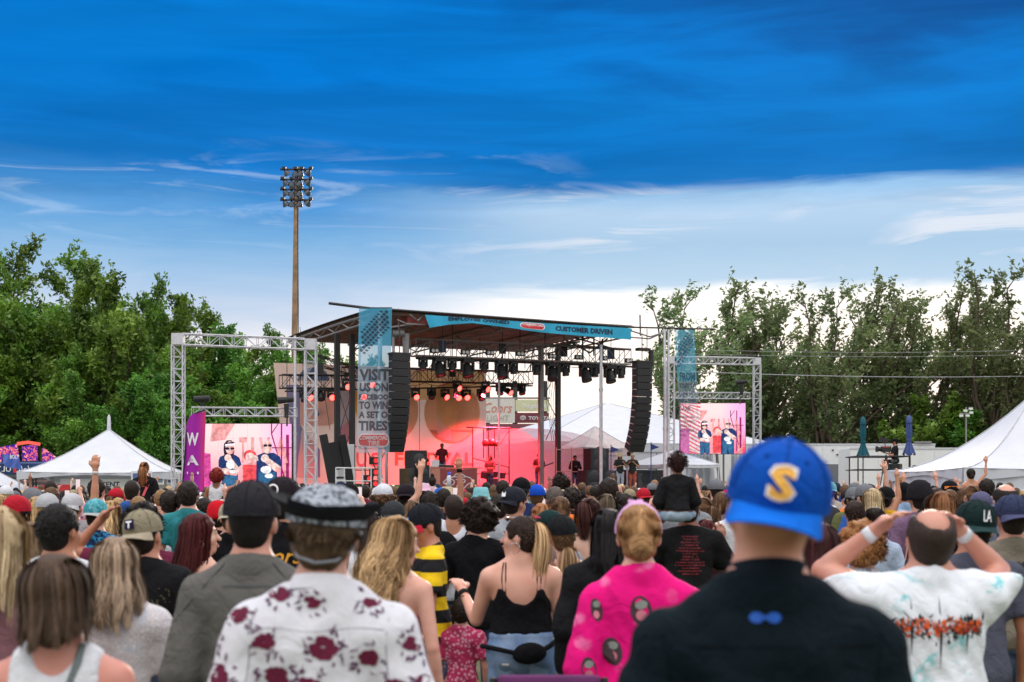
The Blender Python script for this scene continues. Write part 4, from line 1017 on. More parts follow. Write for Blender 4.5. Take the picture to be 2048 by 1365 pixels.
def pole(px, b, y0, r, mat=ALU, z0=0.0):
    m = SM(); p = SP(px, y0, b); q = p.copy(); q.z = z0; m.tube(q, p, r, n=8)
    for k in range(3): c = p.copy(); c.z = z0 + (p.z - z0) * (.25 + .25 * k); m.tube(c, c + Vector((0, 0, .12)), r * 1.35, n=8)
    m.build('support_pole', mat, stage)
pole(590, 2.0, 672, .06); pole(760, .12, 625, .085, ALU); pole(1202, 1.0, 690, .07); pole(1329, -.25, 660, .06); pole(1337, -.25, 660, .05); pole(998, 5.5, 745, .05); pole(772, 4.5, 890, .05); pole(787, 4.0, 660, .06, ALU, 4.0)
# lighting trusses
U = Vector((0, 0, 1)); DB = Vector((-SS, SC, 0))
struss('lighting_truss', SP(832, 711, 2), SP(1262, 729, 2), U * .68, DB * .55, r=.035, rb=.017, bay=.62, mat=GREY, label='grey front lighting truss under the roof')
struss('lighting_truss', SP(690, 760, 6), SP(1066, 768, 6), U * .56, DB * .45, r=.03, rb=.015, bay=.5, mat=STEEL, label='black rear lighting truss')
struss('lighting_truss', SP(565, 776, 5.0), SP(712, 777, 5.0), U * .55, DB * .45, r=.03, rb=.014, bay=.45, mat=STEEL, label='black side lighting truss')
struss('lighting_truss', SP(632, 728, 6.0), SP(722, 755, 6.0), U * .4, DB * .4, r=.025, rb=.012, bay=.4, mat=STEEL)
m = SM(); m.tube(SP(832, 717, 2.1), SP(1290, 735, 2.1), .05, n=6); m.build('lamp_pipe', STEEL, stage)
m = SM(); m.tube(SP(570, 783, 6.1), SP(1065, 772, 6.1), .04, n=6); m.build('lamp_pipe', STEEL, stage)
m = SM()
for x in (905, 1040, 1090, 1200): m.tube(SP(x, 700, 2.3), SP(x, 675, 2.3) + Vector((0, 0, .5)), .02, n=5)
for x in (720, 960, 1050): m.tube(SP(x, 738, 6.2), SP(x, 738, 6.2) + Vector((0, 0, 1.5)), .02, n=5)
m.build('hoist_chain', STEEL, stage)
for k, (x0, x1) in enumerate(((850, 884), (884, 940), (940, 990), (1006, 1060), (1060, 1110), (1120, 1180), (1185, 1232))): cable([(x0 + (x1 - x0) * i / 8, 712 + (x0 - 850) * .04 + (7 + k % 3 * 3) * math.sin(i / 8 * 3.14)) for i in range(9)], 2.2, .014)
for k, (x0, x1) in enumerate(((800, 850), (850, 900), (905, 960), (965, 1020), (575, 630), (640, 690))): cable([(x0 + (x1 - x0) * i / 8, 766 + (12 if x0 < 700 else 0) + 6 * math.sin(i / 8 * 3.14)) for i in range(9)], 6.1 if x0 > 700 else 5.1, .013)
for i, (x, y, b) in enumerate(((885, 694, 2.2), (1005, 697, 2.2), (1128, 703, 2.2), (1222, 708, 2.2), (760, 742, 6.2), (905, 744, 6.2), (1010, 748, 6.2), (640, 738, 5.2))):
    o = SP(x, y, b) - S(0, 0, 0); m = MB(); m.box(o, (.30, .24, .46)); m.tube(o, o + Vector((0, 0, 1.3)), .018, n=5); m.build('hoist_motor', plain('motor_blue', (.03, .05, .10), .5) if i % 3 == 0 else BLK, stage)
for i, (x, b) in enumerate(((862, 7.5), (930, 7.5), (1000, 7.5), (1060, 7.5))): m = SM(); m.tube(SP(x, 744, b), SP(x + 6, 700, b), .03, n=5); m.tube(SP(x - 8, 744, b), SP(x + 6, 722, b), .02, n=5); m.build('roof_brace', STEEL, stage)
# stage lamps: yoke, head, lens
def lamp_proto(sz, k):
    y = MB(); y.box((0, 0, 0), (.34 * sz, .24 * sz, .10 * sz)); y.box((-.17 * sz, 0, -.17 * sz), (.05 * sz, .12 * sz, .28 * sz)); y.box((.17 * sz, 0, -.17 * sz), (.05 * sz, .12 * sz, .28 * sz)); y.tube((0, 0, .04), (0, 0, .16 * sz), .03, n=6)
    h = MB(); h.ring([(.0001, .20 * sz), (.09 * sz, .19 * sz), (.135 * sz, .10 * sz), (.14 * sz, -.06 * sz), (.155 * sz, -.17 * sz), (.150 * sz, -.20 * sz), (.130 * sz, -.20 * sz), (.128 * sz, -.18 * sz)], 16)
    l = MB(); l.ring([(.0001, -.188 * sz), (.08 * sz, -.186 * sz), (.128 * sz, -.180 * sz)], 16)
    return y.mesh('yoke'), h.mesh('head', True), l.mesh('lens', True)
LP = {1: lamp_proto(1.0, 1), 2: lamp_proto(1.5, 2)}
RED_GLOW = glow('red_lens', (1.0, .05, .04), 9.0); DIM = plain('dark_lens', (.10, .10, .12), .1, spec=.8); WARMG = glow('warm_lens', (1.0, .92, .82), 3.2)
for sz in LP.values(): sz[0].materials.append(BLK); sz[1].materials.append(BLK); sz[2].materials.append(DIM)
FRONTN = 'moving heads under the front truss'; REARN = 'moving heads under the rear truss'
def stage_lamp(px, py, b, sz, on, tilt, label, group):
    p = SP(px, py, b); o = empty('stage_lamp', p, R(27), label, 'stage lamp', group); y, h, l = LP[sz]
    link('yoke', y, None, o); hd = link('head', h, None, o); hd.location = (0, 0, -.25 * (1.5 if sz == 2 else 1)); hd.rotation_euler = (R(tilt), 0, R((px * 7) % 40 - 20))
    ln = link('lens', l, None, hd); ln.material_slots[0].link = 'OBJECT'; ln.material_slots[0].material = RED_GLOW if on else DIM
    if on == 2:
        ld = bpy.data.lights.new('spot', 'SPOT'); ld.energy = 1700 if px < 950 else 15000; ld.color = (1, .05, .09); ld.spot_size = R(110); ld.spot_blend = 1.0; ld.shadow_soft_size = .15
        lo = bpy.data.objects.new('beam_light', ld); COL.objects.link(lo); lo.parent = o; lo.location = (0, .2, -.5); lo.rotation_euler = (R(18), 0, 0)
    return o
names = ['first', 'second', 'third', 'fourth', 'fifth', 'sixth', 'seventh', 'eighth', 'ninth', 'tenth', 'eleventh', 'twelfth', 'thirteenth', 'fourteenth']
for i, (x, s_) in enumerate([(846, 1), (879, 2), (904, 1), (935, 2), (968, 1), (1003, 2), (1027, 1), (1073, 1), (1104, 2), (1131, 1), (1171, 2), (1190, 1), (1220, 2), (1242, 1)]):
    stage_lamp(x, 719 + (x - 846) * .043, 2.1, s_, 0, -20 if s_ == 2 else -8, f'{names[i]} {"large" if s_ == 2 else "small"} unlit lamp from the left speaker column under the front truss', FRONTN)
for x, y, b, on, tl, lb in [(608, 788, 5.1, 0, -30, 'unlit lamp at the start of the side truss'), (617, 787, 5.0, 1, -66, 'glowing red lamp seen behind the silver truss post'), (642, 786, 5.1, 0, -30, 'large unlit lamp between two red ones on the side truss'), (664, 787, 5.0, 2, -66, 'glowing red lamp just before the dark column'), (694, 766, 4.6, 1, -70, 'glowing red lamp between the two dark columns, the higher one'),
    (727, 786, 5.6, 1, -66, 'red lamp glowing through the words on the banner'), (744, 762, 5.6, 1, -66, 'upper red lamp glowing through the banner'), (831, 787, 6.0, 2, -66, 'red lamp beside the left speaker column'), (863, 784, 6.0, 0, -30, 'large unlit lamp beside the first red rear lamp'), (890, 787, 6.0, 1, -66, 'red lamp over the DJ, lower row'), (914, 770, 5.7, 2, -70, 'brightest red lamp in the upper row over the DJ'), (916, 788, 6.1, 1, -60, 'dim red lamp below the brightest one'),
    (933, 788, 6.0, 1, -66, 'red lamp over the orange circle of the backdrop'), (962, 787, 6.0, 0, -30, 'unlit lamp left of the high red lamp'), (971, 772, 5.7, 2, -70, 'high red lamp near the beer billboard'), (1000, 776, 6.0, 0, -25, 'unlit lamp over the pale billboard script'), (1017, 778, 6.0, 2, -62, 'small red lamp above the car maker sign'), (1043, 776, 6.0, 0, -25, 'last unlit lamp at the end of the rear truss')]:
    stage_lamp(x, y - 6, b, 1, on, tl, lb, REARN)
# twin blinders on the front truss
bm = MB(); bm.box((0, 0, 0), (.36, .12, .2)); bm = bm.mesh('housing'); bm.materials.append(BLK)
bl_ = MB(); [bl_.ring([(.0001, 0), (.072, 0), (.072, .01)], 12, (q * .085, -.066, 0), Matrix.Rotation(R(90), 3, 'X')) for q in (-1, 1)]; bl_ = bl_.mesh('lens'); bl_.materials.append(plain('pearl_lens', (.72, .70, .68), .2))
for i, (x, y) in enumerate([(869, 702), (930, 705), (980, 706), (1040, 708), (1104, 713), (1157, 715), (1206, 717), (1258, 722)]):
    o = empty('blinder_lamp', SP(x, y, 1.9), R(27), f'{names[i]} twin lamp box on the front truss counted from the left', 'stage lamp', 'twin blinders on the front truss'); link('housing', bm, None, o); link('lens', bl_, None, o)
# line arrays
cab = MB(); cab.box((0, 0, 0), (.72, .46, .272)); cab = cab.mesh('cabinet'); cab.materials.append(BLKG)
gr = MB(); [gr.box((0, -.234, z), (.70, .012, .012)) for z in (-.11, -.06, 0, .06, .11)]; gr = gr.mesh('grille'); gr.materials.append(plain('grille', (.05, .05, .055), .6))
flag_ = MB(); flag_.box((-.365, .05, -.14), (.02, .3, .03)); flag_.box((.365, .05, -.14), (.02, .3, .03)); flag_ = flag_.mesh('rigging_plate'); flag_.materials.append(ALU)
def line_array(px, b, ytop, label, n=13):
    p = SP(px, ytop, b); o = empty('speaker_array', p, R(27), label, 'loudspeaker', 'hanging speaker columns'); q = Vector((0, 0, -.16)); 
    fr = MB(); fr.box((0, 0, 0), (.8, .5, .06)); fr.tube((0, 0, 0), (0, 0, 1.2), .02); fr.build('flying_frame', STEEL, o)
    for i in range(n):
        th = R(max(0, (i - 2)) ** 1.35 * 1.35)
        c = link('cabinet', cab, None, o); c.location = q; c.rotation_euler = (th, 0, 0); g = link('grille', gr, None, c); f = link('rigging_plate', flag_, None, c)
        q = q + Vector((0, math.sin(th) * .292, -math.cos(th) * .292))
line_array(799, -.6, 708, 'tall curved black speaker column hanging over the tyre banner'); line_array(1284, -.6, 724, 'tall curved black speaker column hanging over the two performers')
# monitors on poles beside the arrays
o = empty('followspot', SP(797, 668, .6), R(27), 'grey cylinder lamp hanging at the roof corner by the tyre banner', 'stage lamp'); m = MB(); m.tube((-.25, 0, 0), (.2, -.1, .02), .14, n=12); m.tube((.32, 0, .02), (.32, 0, -.75), .15, .13, n=12); m.tube((0, 0, 0), (0, 0, 1.0), .02); m.build('body', GREY, o)
o = empty('followspot', SP(1294, 700, .3), R(27), 'dark lamp hanging beside the right speaker column near the roof tip', 'stage lamp'); m = MB(); m.box((-.2, 0, 0), (.6, .3, .12)); m.tube((.2, 0, 0), (.22, 0, -.7), .10, .11, n=12); m.tube((0, 0, 0), (0, 0, .9), .02); m.build('body', STEEL, o)
# front banner
ban = empty('front_banner', SP(1060, 650, -.16), 0, 'long cyan vinyl banner reading CUSTOMER DRIVEN across the roof edge', 'banner')
def PB(x, y, off=0.0): return SP(x, y, -.17 - off) - SP(1060, 650, -.16)
TOPB = [(850, 630), (940, 636.5), (1060, 645), (1160, 651), (1262, 657)]; BOTB = [(859, 656), (900, 649.5), (945, 646.5), (1010, 655), (1080, 665), (1160, 672), (1262, 680)]
def lerpl(L, x):
    for (x0, y0), (x1, y1) in zip(L, L[1:]):
        if x <= x1 or (x1, y1) == L[-1]: return y0 + (y1 - y0) * (x - x0) / (x1 - x0)
def fb(u, v, off=0.0):
    x = 850 + 412 * u + (9 * v if u < .03 else 0); yt, yb = lerpl(TOPB, 850 + 412 * u), lerpl(BOTB, max(859, x)); return PB(x, yt + (yb - yt) * v, off + .03 * math.sin(u * 31) * v)
m = MB(); m.grid(lambda u, v: fb(u, v), 48, 4); m.build('vinyl', CYAN, ban, True)
def fx(x0, x1, v0, v1, off=.012):          # text box on the banner; v counted downwards
    return lambda x, y: fb((x - 850) / 412, y, off)
text_on('lettering', 'EMPLOYEE OWNED', NAVYP, ban, fx(0, 0, 0, 0), 897, .52, 1019, -.0, .045)
text_on('lettering', 'CUSTOMER DRIVEN', NAVYP, ban, fx(0, 0, 0, 0), 1111, .70, 1225, .20, .05)
def rrect(x0, y0, x1, y1, rx, ry): return ell(x1 - rx, y1 - ry, rx, ry, 6, 0, 90) + ell(x0 + rx, y1 - ry, rx, ry, 6, 90, 180) + ell(x0 + rx, y0 + ry, rx, ry, 6, 180, 270) + ell(x1 - rx, y0 + ry, rx, ry, 6, 270, 360)
polys_on('logo_plate', [rrect(1040, .06, 1090, .78, 9, .34)], WP, ban, fx(0, 0, 0, 0, .010)); polys_on('logo_plate', [rrect(1042, .11, 1088, .73, 8, .30)], REDP, ban, fx(0, 0, 0, 0, .016))
text_on('lettering', 'COMMERCIAL', WP, ban, fx(0, 0, 0, 0, .022), 1044, .40, 1087, .15, .03); text_on('lettering', 'TIRE', WP, ban, fx(0, 0, 0, 0, .022), 1057, .68, 1074, .46, .03)
# hanging side banners (see-through mesh)
def meshvinyl(name, c, al):
    m, t, out = newmat(name); bsdf(t, out, c, .7, alpha=al, trans=.4); return m
CYM = meshvinyl('cyan_mesh_vinyl', (.10, .52, .78), .68); PLM = meshvinyl('pale_mesh_vinyl', (.52, .72, .86), .50); FCY = meshvinyl('faded_cyan_mesh', (.12, .50, .72), .50); FPL = meshvinyl('faded_pale_mesh', (.4, .55, .70), .30); FINK = meshvinyl('faded_ink_mesh', (.03, .04, .10), .62); CLM = meshvinyl('clear_mesh_vinyl', (.75, .80, .78), .30); INK = meshvinyl('navy_ink_mesh', (.04, .05, .08), .74); RIM = meshvinyl('red_ink_mesh', (.72, .08, .07), .75); WHM = meshvinyl('white_ink_mesh', (.8, .8, .82), .85)
def hang_banner(name, label, x0, x1, y0, y1, b, lean, lines, small, treadbox, logo=True, faded=False):
    CYM_, PLM_, INK_ = (FCY, FPL, FINK) if faded else (CYM, PLM, INK)
    o = empty(name, SP((x0 + x1) / 2, y1, b), 0, label, 'banner', 'hanging banners of the stage'); org = SP((x0 + x1) / 2, y1, b)
    def fn(off): return lambda x, y: SP(x + lean * (y - y0) / (y1 - y0), y, b - off + .05 * math.sin(y * .07)) - org
    f = fn(0); ym = y0 + (y1 - y0) * .40
    m = MB(); m.grid(lambda u, v: f(x0 + (x1 - x0) * u, y0 + (ym - y0) * v), 4, 10); m.build('upper_cloth', CYM_, o, True)
    m = MB(); m.grid(lambda u, v: f(x0 + (x1 - x0) * u, ym + (y1 - ym) * v), 4, 14); m.build('lower_cloth', PLM_, o, True)
    # tyre tread print: a slanting strip of blocks
    tx0, ty0, tx1, ty1, tw_ = treadbox; d = Vector((tx1 - tx0, ty1 - ty0)); L = d.length; d /= L; nn = Vector((-d.y, d.x)); f2 = fn(.012); P = []
    n = int(L / 6.5)
    for i in range(n):
        for j in range(-2, 3):
            c = Vector((tx0, ty0)) + d * (i + .5) * L / n + nn * j * tw_ / 5; hw, hh = L / n * .41, tw_ / 5 * (.40 if abs(j) < 2 else .34)
            q = [c + d * a + nn * bb for a, bb in ((-hw, -hh), (hw * (1 if abs(j) < 2 else .4), -hh), (hw, hh), (-hw * (1 if abs(j) < 2 else .4), hh))]
            if all(x0 + 1 < k.x < x1 - 1 and k.y > y0 + 2 for k in q): P.append([tuple(k) for k in q])
    polys_on('tread_print', P, INK_, o, f2)
    for s, a, b_, c, d_ in lines: text_on('lettering', s, INK_, o, f2, a, d_, c, b_, .045)
    for s, a, b_, c, d_ in small: text_on('lettering', s, INK_, o, f2, a, d_, c, b_, .045)
    if logo:
        polys_on('logo_plate', [rrect(x0 + 2, 868, x1 - 1, 894, 9, 12)], WHM, o, fn(.010)); polys_on('logo_plate', [rrect(x0 + 4, 870, x1 - 3, 892, 8, 10)], RIM, o, fn(.016))
        text_on('lettering', 'COMMERCIAL', WHM, o, fn(.022), x0 + 5, 880, x1 - 4, 872, .03); text_on('lettering', 'TIRE', WHM, o, fn(.022), x0 + 22, 891, x1 - 20, 882, .03)
        text_on('lettering', 'Employee Owned', INK, o, fn(.022), x0 + 6, 900, x1 - 8, 895, .01)
    m = MB(); m.tube(f(x0, y0) + Vector((0, 0, .02)), f(x1, y0) + Vector((0, 0, .02)), .02); m.build('hanging_rod', STEEL, o)
hang_banner('hanging_banner', 'see-through blue banner reading VISIT US ON, left of the stage', 718, 784, 617, 906, -.35, -5, [('VISIT', 721, 738, 781, 762), ('US ON', 722, 766, 779, 784), ('FACEBOO', 721, 789, 780, 800), ('TO WIN', 722, 803, 779, 819), ('A SET O', 721, 823, 779, 837), ('TIRES', 721, 842, 779, 862)], [], (716, 698, 786, 622, 40))
hang_banner('hanging_banner', 'faded blue banner reading TUNE UPS in front of the trees', 1349, 1388, 660, 918, .8, 14, [('FROM', 1354, 745, 1385, 762), ('TIRES TO', 1352, 767, 1386, 776), ('TUNE UPS', 1350, 782, 1384, 791), ("WE'LL TAKE", 1349, 797, 1384, 805)], [('CARE', 1349, 813, 1372, 822), ('THINGS LIKE', 1348, 832, 1380, 837), ('ALIGNMENT', 1348, 841, 1380, 846), ('BRAKES', 1348, 850, 1372, 855), ('BATTERIES', 1348, 859, 1378, 864), ('OIL', 1348, 868, 1362, 873)], (1340, 735, 1392, 660, 26), False, True)
# backdrop canvas with its printed shapes
bd = empty('stage_backdrop', SP(760, 965, 9), 0, 'large printed canvas backdrop with big pastel letters behind the DJ', 'backdrop')
bo = SP(760, 965, 9); CV = lambda off: (lambda x, y: SP(x, y, 9 - off + .06 * math.sin(x * .09)) - bo)
def tmat(name, c, tr=.35): return plain(name, c, .8, trans=tr, var=.06, scale=1.2)
m = MB(); f = CV(0); m.grid(lambda u, v: f(547 + (972 - 547) * u + 26 * v * (1 - u), 726 + 14 * u + (970 - 726 - 14 * u) * v), 40, 12); m.build('canvas', tmat('peach_canvas', (.74, .55, .47), .45), bd, True)
polys_on('print_shape', [[(572, 770), (600, 770), (600, 850), (640, 900), (640, 955), (590, 955)]], tmat('mauve_ink', (.26, .24, .42)), bd, CV(.02))
polys_on('print_shape', [ell(627, 762, 32, 27, 20, 180, 360)], tmat('slate_blue_ink', (.16, .24, .42)), bd, CV(.03))
polys_on('print_shape', [[(600, 782), (655, 782)] + ell(655, 817, 22, 35, 12, -90, 90) + [(600, 852)]], tmat('peach_ink', (.80, .46, .38)), bd, CV(.04))
polys_on('print_shape', [rrect(626, 817, 650, 833, 8, 8)], tmat('mauve_ink', (.26, .24, .42)), bd, CV(.06))
polys_on('print_shape', [[(676, 780), (704, 780), (704, 885), (676, 885)]], tmat('ice_blue_ink', (.48, .55, .72)), bd, CV(.02))
polys_on('print_shape', [[(676, 860), (704, 835), (704, 885), (676, 885)]], tmat('pink_ink', (.80, .38, .42)), bd, CV(.04))
polys_on('print_shape', [[(708, 782), (722, 782), (722, 850)] + [(714, 835), (709, 815)]], tmat('orange_ink', (.86, .45, .05)), bd, CV(.04))
polys_on('print_shape', [[(732, 742), (968, 742), (968, 800), (732, 800)]], tmat('yellow_ink', (.88, .76, .44), .7), bd, CV(.02))
polys_on('print_shape', [ell(785, 822, 52, 62, 30)], tmat('apricot_ink', (.78, .50, .30)), bd, CV(.03)); polys_on('print_shape', [ell(904, 826, 56, 62, 30)], tmat('apricot_ink', (.78, .50, .30)), bd, CV(.03))
polys_on('print_shape', [ell(904, 812, 30, 46, 24)], tmat('yellow_ink', (.86, .74, .42), .5), bd, CV(.04))
polys_on('print_shape', [ell(904, 826, 54, 60, 30, 35, 145)], tmat('tan_ink', (.50, .30, .17)), bd, CV(.05))
text_on('lettering', 'U', tmat('rose_ink', (.72, .18, .24)), bd, CV(.03), 713, 934, 733, 905, .02); text_on('lettering', 'S', tmat('rose_ink', (.72, .18, .24)), bd, CV(.03), 742, 934, 760, 905, .02)
text_on('lettering', 'FESTIVAL', tmat('brick_ink', (.50, .22, .14)), bd, CV(.03), 790, 932, 948, 905, .03)
# DJ booth, speakers, risers on the deck
def on_deck(px, b, z=DZ): return S(SA(px, b), b, z)
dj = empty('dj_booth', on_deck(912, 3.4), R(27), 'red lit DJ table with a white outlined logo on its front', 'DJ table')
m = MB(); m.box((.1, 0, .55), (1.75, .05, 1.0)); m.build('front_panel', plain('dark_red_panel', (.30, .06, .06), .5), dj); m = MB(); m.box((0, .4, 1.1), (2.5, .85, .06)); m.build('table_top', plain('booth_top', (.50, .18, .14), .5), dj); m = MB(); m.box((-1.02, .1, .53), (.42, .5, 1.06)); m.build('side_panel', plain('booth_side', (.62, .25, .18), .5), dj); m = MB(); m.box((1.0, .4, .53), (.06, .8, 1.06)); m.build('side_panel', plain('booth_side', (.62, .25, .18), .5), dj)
FP = lambda x, y: Vector((x, -.034, y))
def stroke(pts, w_):
    P = []
    for (x0, y0), (x1, y1) in zip(pts, pts[1:]):
        d = math.hypot(x1 - x0, y1 - y0); nx, ny = -(y1 - y0) / d * w_, (x1 - x0) / d * w_; P.append([(x0 + nx, y0 + ny), (x1 + nx, y1 + ny), (x1 - nx, y1 - ny), (x0 - nx, y0 - ny)])
    return P
polys_on('logo_outline', stroke([(-.62, .48), (-.40, .66), (-.12, .72), (-.02, .84), (.30, .82), (.42, .74), (.66, .68), (.80, .50), (.56, .42), (.34, .22), (.02, .16), (-.22, .26), (-.44, .34), (-.62, .48)], .018) + stroke([(-.12, .72), (.38, .70), (.42, .74)], .014), WP, dj, FP)
text_on('lettering', 'DTP', WP, dj, FP, -.36, .34, .44, .62, .0, .15)
o = empty('laptop', on_deck(868, 4.0, DZ + 1.13), R(27), 'pale laptop open on the DJ table', 'laptop'); m = MB(); m.box((0, 0, .02), (.36, .26, .03)); m.build('base', ALU, o); m = MB(); m.box((0, -.14, .17), (.36, .02, .28)); m.build('lid', WHTP, o)
o = empty('mixer', on_deck(890, 4.0, DZ + 1.13), R(27), 'flat DJ mixer lying beside the laptop', 'mixer'); m = MB(); m.box((0, 0, .05), (.7, .35, .09)); m.build('body', BLK, o); m = MB(); [m.tube((x, y, .09), (x, y, .13), .018) for x in (-.25, -.1, .05, .2) for y in (-.1, .05)]; m.build('knob', ALU, o)
def spk(px, b, wd, dp, ht, label, z=DZ, grp='speaker cabinets on the deck', mat=BLKG):
    o = empty('speaker_cabinet', on_deck(px, b, z), R(27), label, 'loudspeaker', grp); m = MB(); m.box((0, 0, ht / 2), (wd, dp, ht)); m.build('box', mat, o, bevel=.015)
    m = MB(); nn = max(1, round(ht / .55)); [m.ring([(.0001, .03), (.1 * wd, .03), (.33 * wd, 0), (.36 * wd, -.01)], 16, (0, -dp / 2 - .012, ht * (k + .5) / nn), Matrix.Rotation(R(90), 3, 'X')) for k in range(nn)]; m.build('driver', plain('cone_black', (.045, .045, .05), .5), o, True); return o
spk(832, 3.0, .72, .7, .75, 'black speaker stacked on a brown one beside the small truss', DZ + 1.05); spk(826, 3.0, .95, .7, 1.05, 'brown wooden speaker at the bottom of the left stack', DZ, mat=plain('brown_cab', (.10, .065, .03), .7)); spk(842, 2.6, .5, .6, 1.2, 'narrow dark speaker behind the small truss', DZ, mat=BLK)
spk(1192, 4.2, .95, .7, 1.0, 'black speaker on top of the right stack', DZ + 1.05); spk(1180, 4.2, .8, .8, 1.05, 'wide black subwoofer under the right stack', DZ); spk(1212, 4.2, .8, .8, 1.05, 'black subwoofer next to the two performers', DZ)
spk(1288, 2.6, .95, .6, .9, 'grey flight case speaker beside the second performer', DZ, mat=plain('case_grey', (.09, .09, .10), .5))
sm_ = empty('small_truss_stand', on_deck(852, 2.4), R(27), 'short white truss stand left of the DJ table', 'truss stand'); truss(sm_, 'chords', (-.17, 0, 0), (-.17, 0, 1.15), (.34, 0, 0), (0, .3, 0), r=.022, rb=.01, bay=.28); m = MB(); m.tube((0, .15, 1.15), (0, .15, 1.3), .06); m.tube((-.08, .1, 1.36), (.14, .05, 1.40), .07, n=8); m.build('lamp_top', BLK, sm_)
# console desk right of the performers
cn = empty('sound_desk', on_deck(1283, 5.0), R(27), 'dark monitor desk with screens behind the performers', 'sound desk'); m = MB(); m.box((0, 0, .55), (1.9, .8, 1.1)); m.build('case', BLK, cn); m = MB(); m.box((-.4, -.1, 1.35), (.55, .04, .4)); m.build('monitor', plain('monitor_black', (.03, .03, .04), .25), cn); m = MB(); m.box((.55, -.1, 1.3), (.45, .04, .35)); m.build('monitor', plain('monitor_black', (.03, .03, .04), .25), cn); m = MB(); m.tube((-.2, .2, 1.1), (-.5, .0, 1.9), .02); m.tube((-.5, 0, 1.9), (-.75, -.05, 1.85), .09, .12, n=10); m.tube((.9, .1, 0), (.9, .1, 1.9), .03); m.build('stand', STEEL, cn)
# percussion cage lit red
pc = empty('percussion_cage', on_deck(985, 6.5), R(27), 'red lit frame with hanging drums and bells', 'percussion rack'); m = MB()
for x in (-1.0, -.45, -.2, .1, .85): m.tube((x, 0, 0 if x in (-1.0, .85) else 1.6), (x, 0, 3.0), .03)
m.tube((-1.3, 0, 3.0), (.9, 0, 3.0), .04); m.tube((.85, 0, 2.9), (.2, 0, 2.0), .02); m.tube((-1, 0, 1.6), (.85, 0, 1.2), .025); m.tube((-1, 0, .9), (.85, 0, .9), .025); m.build('frame', STEEL, pc)
for (x, z, r_) in ((-.35, 2.3, .17), (-.02, 2.32, .18), (.2, 2.28, .14)): m = MB(); m.ring([(.0001, r_), (r_ * .8, r_ * .75), (r_, 0), (r_ * .8, -r_ * .75), (.0001, -r_)], 14, (x, 0, z)); m.build('bell', plain('red_bell', (.35, .03, .03), .4), pc, True)
for i, (x, z, r_, l_) in enumerate(((-.55, .85, .2, .3), (-.1, .9, .18, .28), (.3, .85, .17, .28), (-.1, .35, .32, .4))): m = MB(); m.ring([(.0001, l_ / 2), (r_, l_ / 2), (r_ * 1.04, l_ / 2 - .02), (r_, l_ / 2 - .04), (r_, -l_ / 2), (.0001, -l_ / 2)], 16, (x, -.35, z), Matrix.Rotation(R(15 if i < 3 else 90), 3, 'X')); m.build('drum', plain('drum_dark', (.10, .05, .06), .4), pc)
for (x, z) in ((-.8, 1.35), (.6, 1.3)): m = MB(); m.ring([(.0001, .02), (.06, .012), (.2, 0)], 16, (x, -.3, z)); m.tube((x, -.3, 0), (x, -.3, z), .012); m.build('cymbal', plain('brass', (.55, .40, .15), .3, .9), pc)
for px, lab in ((1147, 'pale red frame of the small riser by the right stack'), (735, 'scaffold of red pipes below the left speaker column')):
    rf = empty('pipe_frame', on_deck(px, 5.0), R(27), lab, 'pipe frame'); m = MB()
    for x in (-.9, -.1, .55): m.tube((x, 0, 0), (x, 0, 2.1), .028)
    for z in (1.0, 2.0, .4): m.tube((-.9, 0, z), (.55, 0, z), .022)
    if px < 800: m.tube((-.1, 0, 2), (.9, 0, 0), .022); m.tube((.9, 0, 2), (-.1, 0, 0), .022); m.tube((.9, 0, 0), (.9, 0, 2.1), .028)
    m.build('pipes', plain('salmon_pipe', (.62, .32, .28), .5) if px > 800 else STEEL, rf)
# red floor lamps stacked under the banner
for i, (x, y) in enumerate(((749, 922), (749, 945), (748, 968), (736, 958))):
    o = empty('floor_lamp_unit', SP(x, y, 3.2), R(27), f'{["upper", "middle", "lower", "sideways"][i]} red effect lamp stacked beneath the left speaker column', 'stage lamp', 'stacked red effect lamps'); m = MB(); m.box((0, 0, 0), (.36, .3, .3)); m.build('housing', BLK, o); m = MB(); m.ring([(.0001, 0), (.1, 0)], 12, (0, -.155, 0), Matrix.Rotation(R(90), 3, 'X')); m.build('lens', glow('red_dim', (1, .05, .05), 1.2), o)
# leaning stair frame, white panel and handrail at the left end of the stage
o = empty('leaning_ramp', on_deck(660, 1.0, .0), R(27), 'black ladder shaped ramp leaning against the left columns', 'ramp'); m = MB(); A, B = Vector((.55, 0, .2)), Vector((-.25, .3, 3.9)); dx = Vector((.75, 0, 0))
for s_ in (A, A + dx): m.box((s_ + s_ + B - A) / 2, (.3, .12, (B - A).length), Matrix.Rotation(R(-11.5), 3, 'Y'))
m.build('side_rail', BLK, o)
for k in range(6): c = A.lerp(B, .1 + .15 * k) + dx / 2; m = MB(); m.box(c, (.6, .08, .08)); m.build('rung', STEEL, o)
m = MB(); m.box(A.lerp(B, .78) + dx / 2 + Vector((0, -.05, 0)), (.9, .06, 1.1), Matrix.Rotation(R(-11.5), 3, 'Y')); m.build('plate', BLK, o)
o = empty('white_cabinet', on_deck(690, 2.6, 0), R(27), 'plain white panel box between the two dark columns', 'panel'); m = MB(); m.box((0, 0, 1.8), (.7, .3, 3.6)); m.build('box', WHTP, o, bevel=.02)
o = empty('handrail', on_deck(706, .2), R(27), 'cream metal handrail at the left edge of the stage', 'railing'); m = MB(); m.tube((-.7, 0, 1.0), (.75, 0, 1.0), .03); m.tube((-.7, 0, .5), (.75, 0, .5), .022); m.build('rail', WHTP, o)
for x in (-.7, -.35, .05, .4, .75): m = MB(); m.tube((x, 0, -.4), (x, 0, 1.0), .026); m.build('post', WHTP, o)
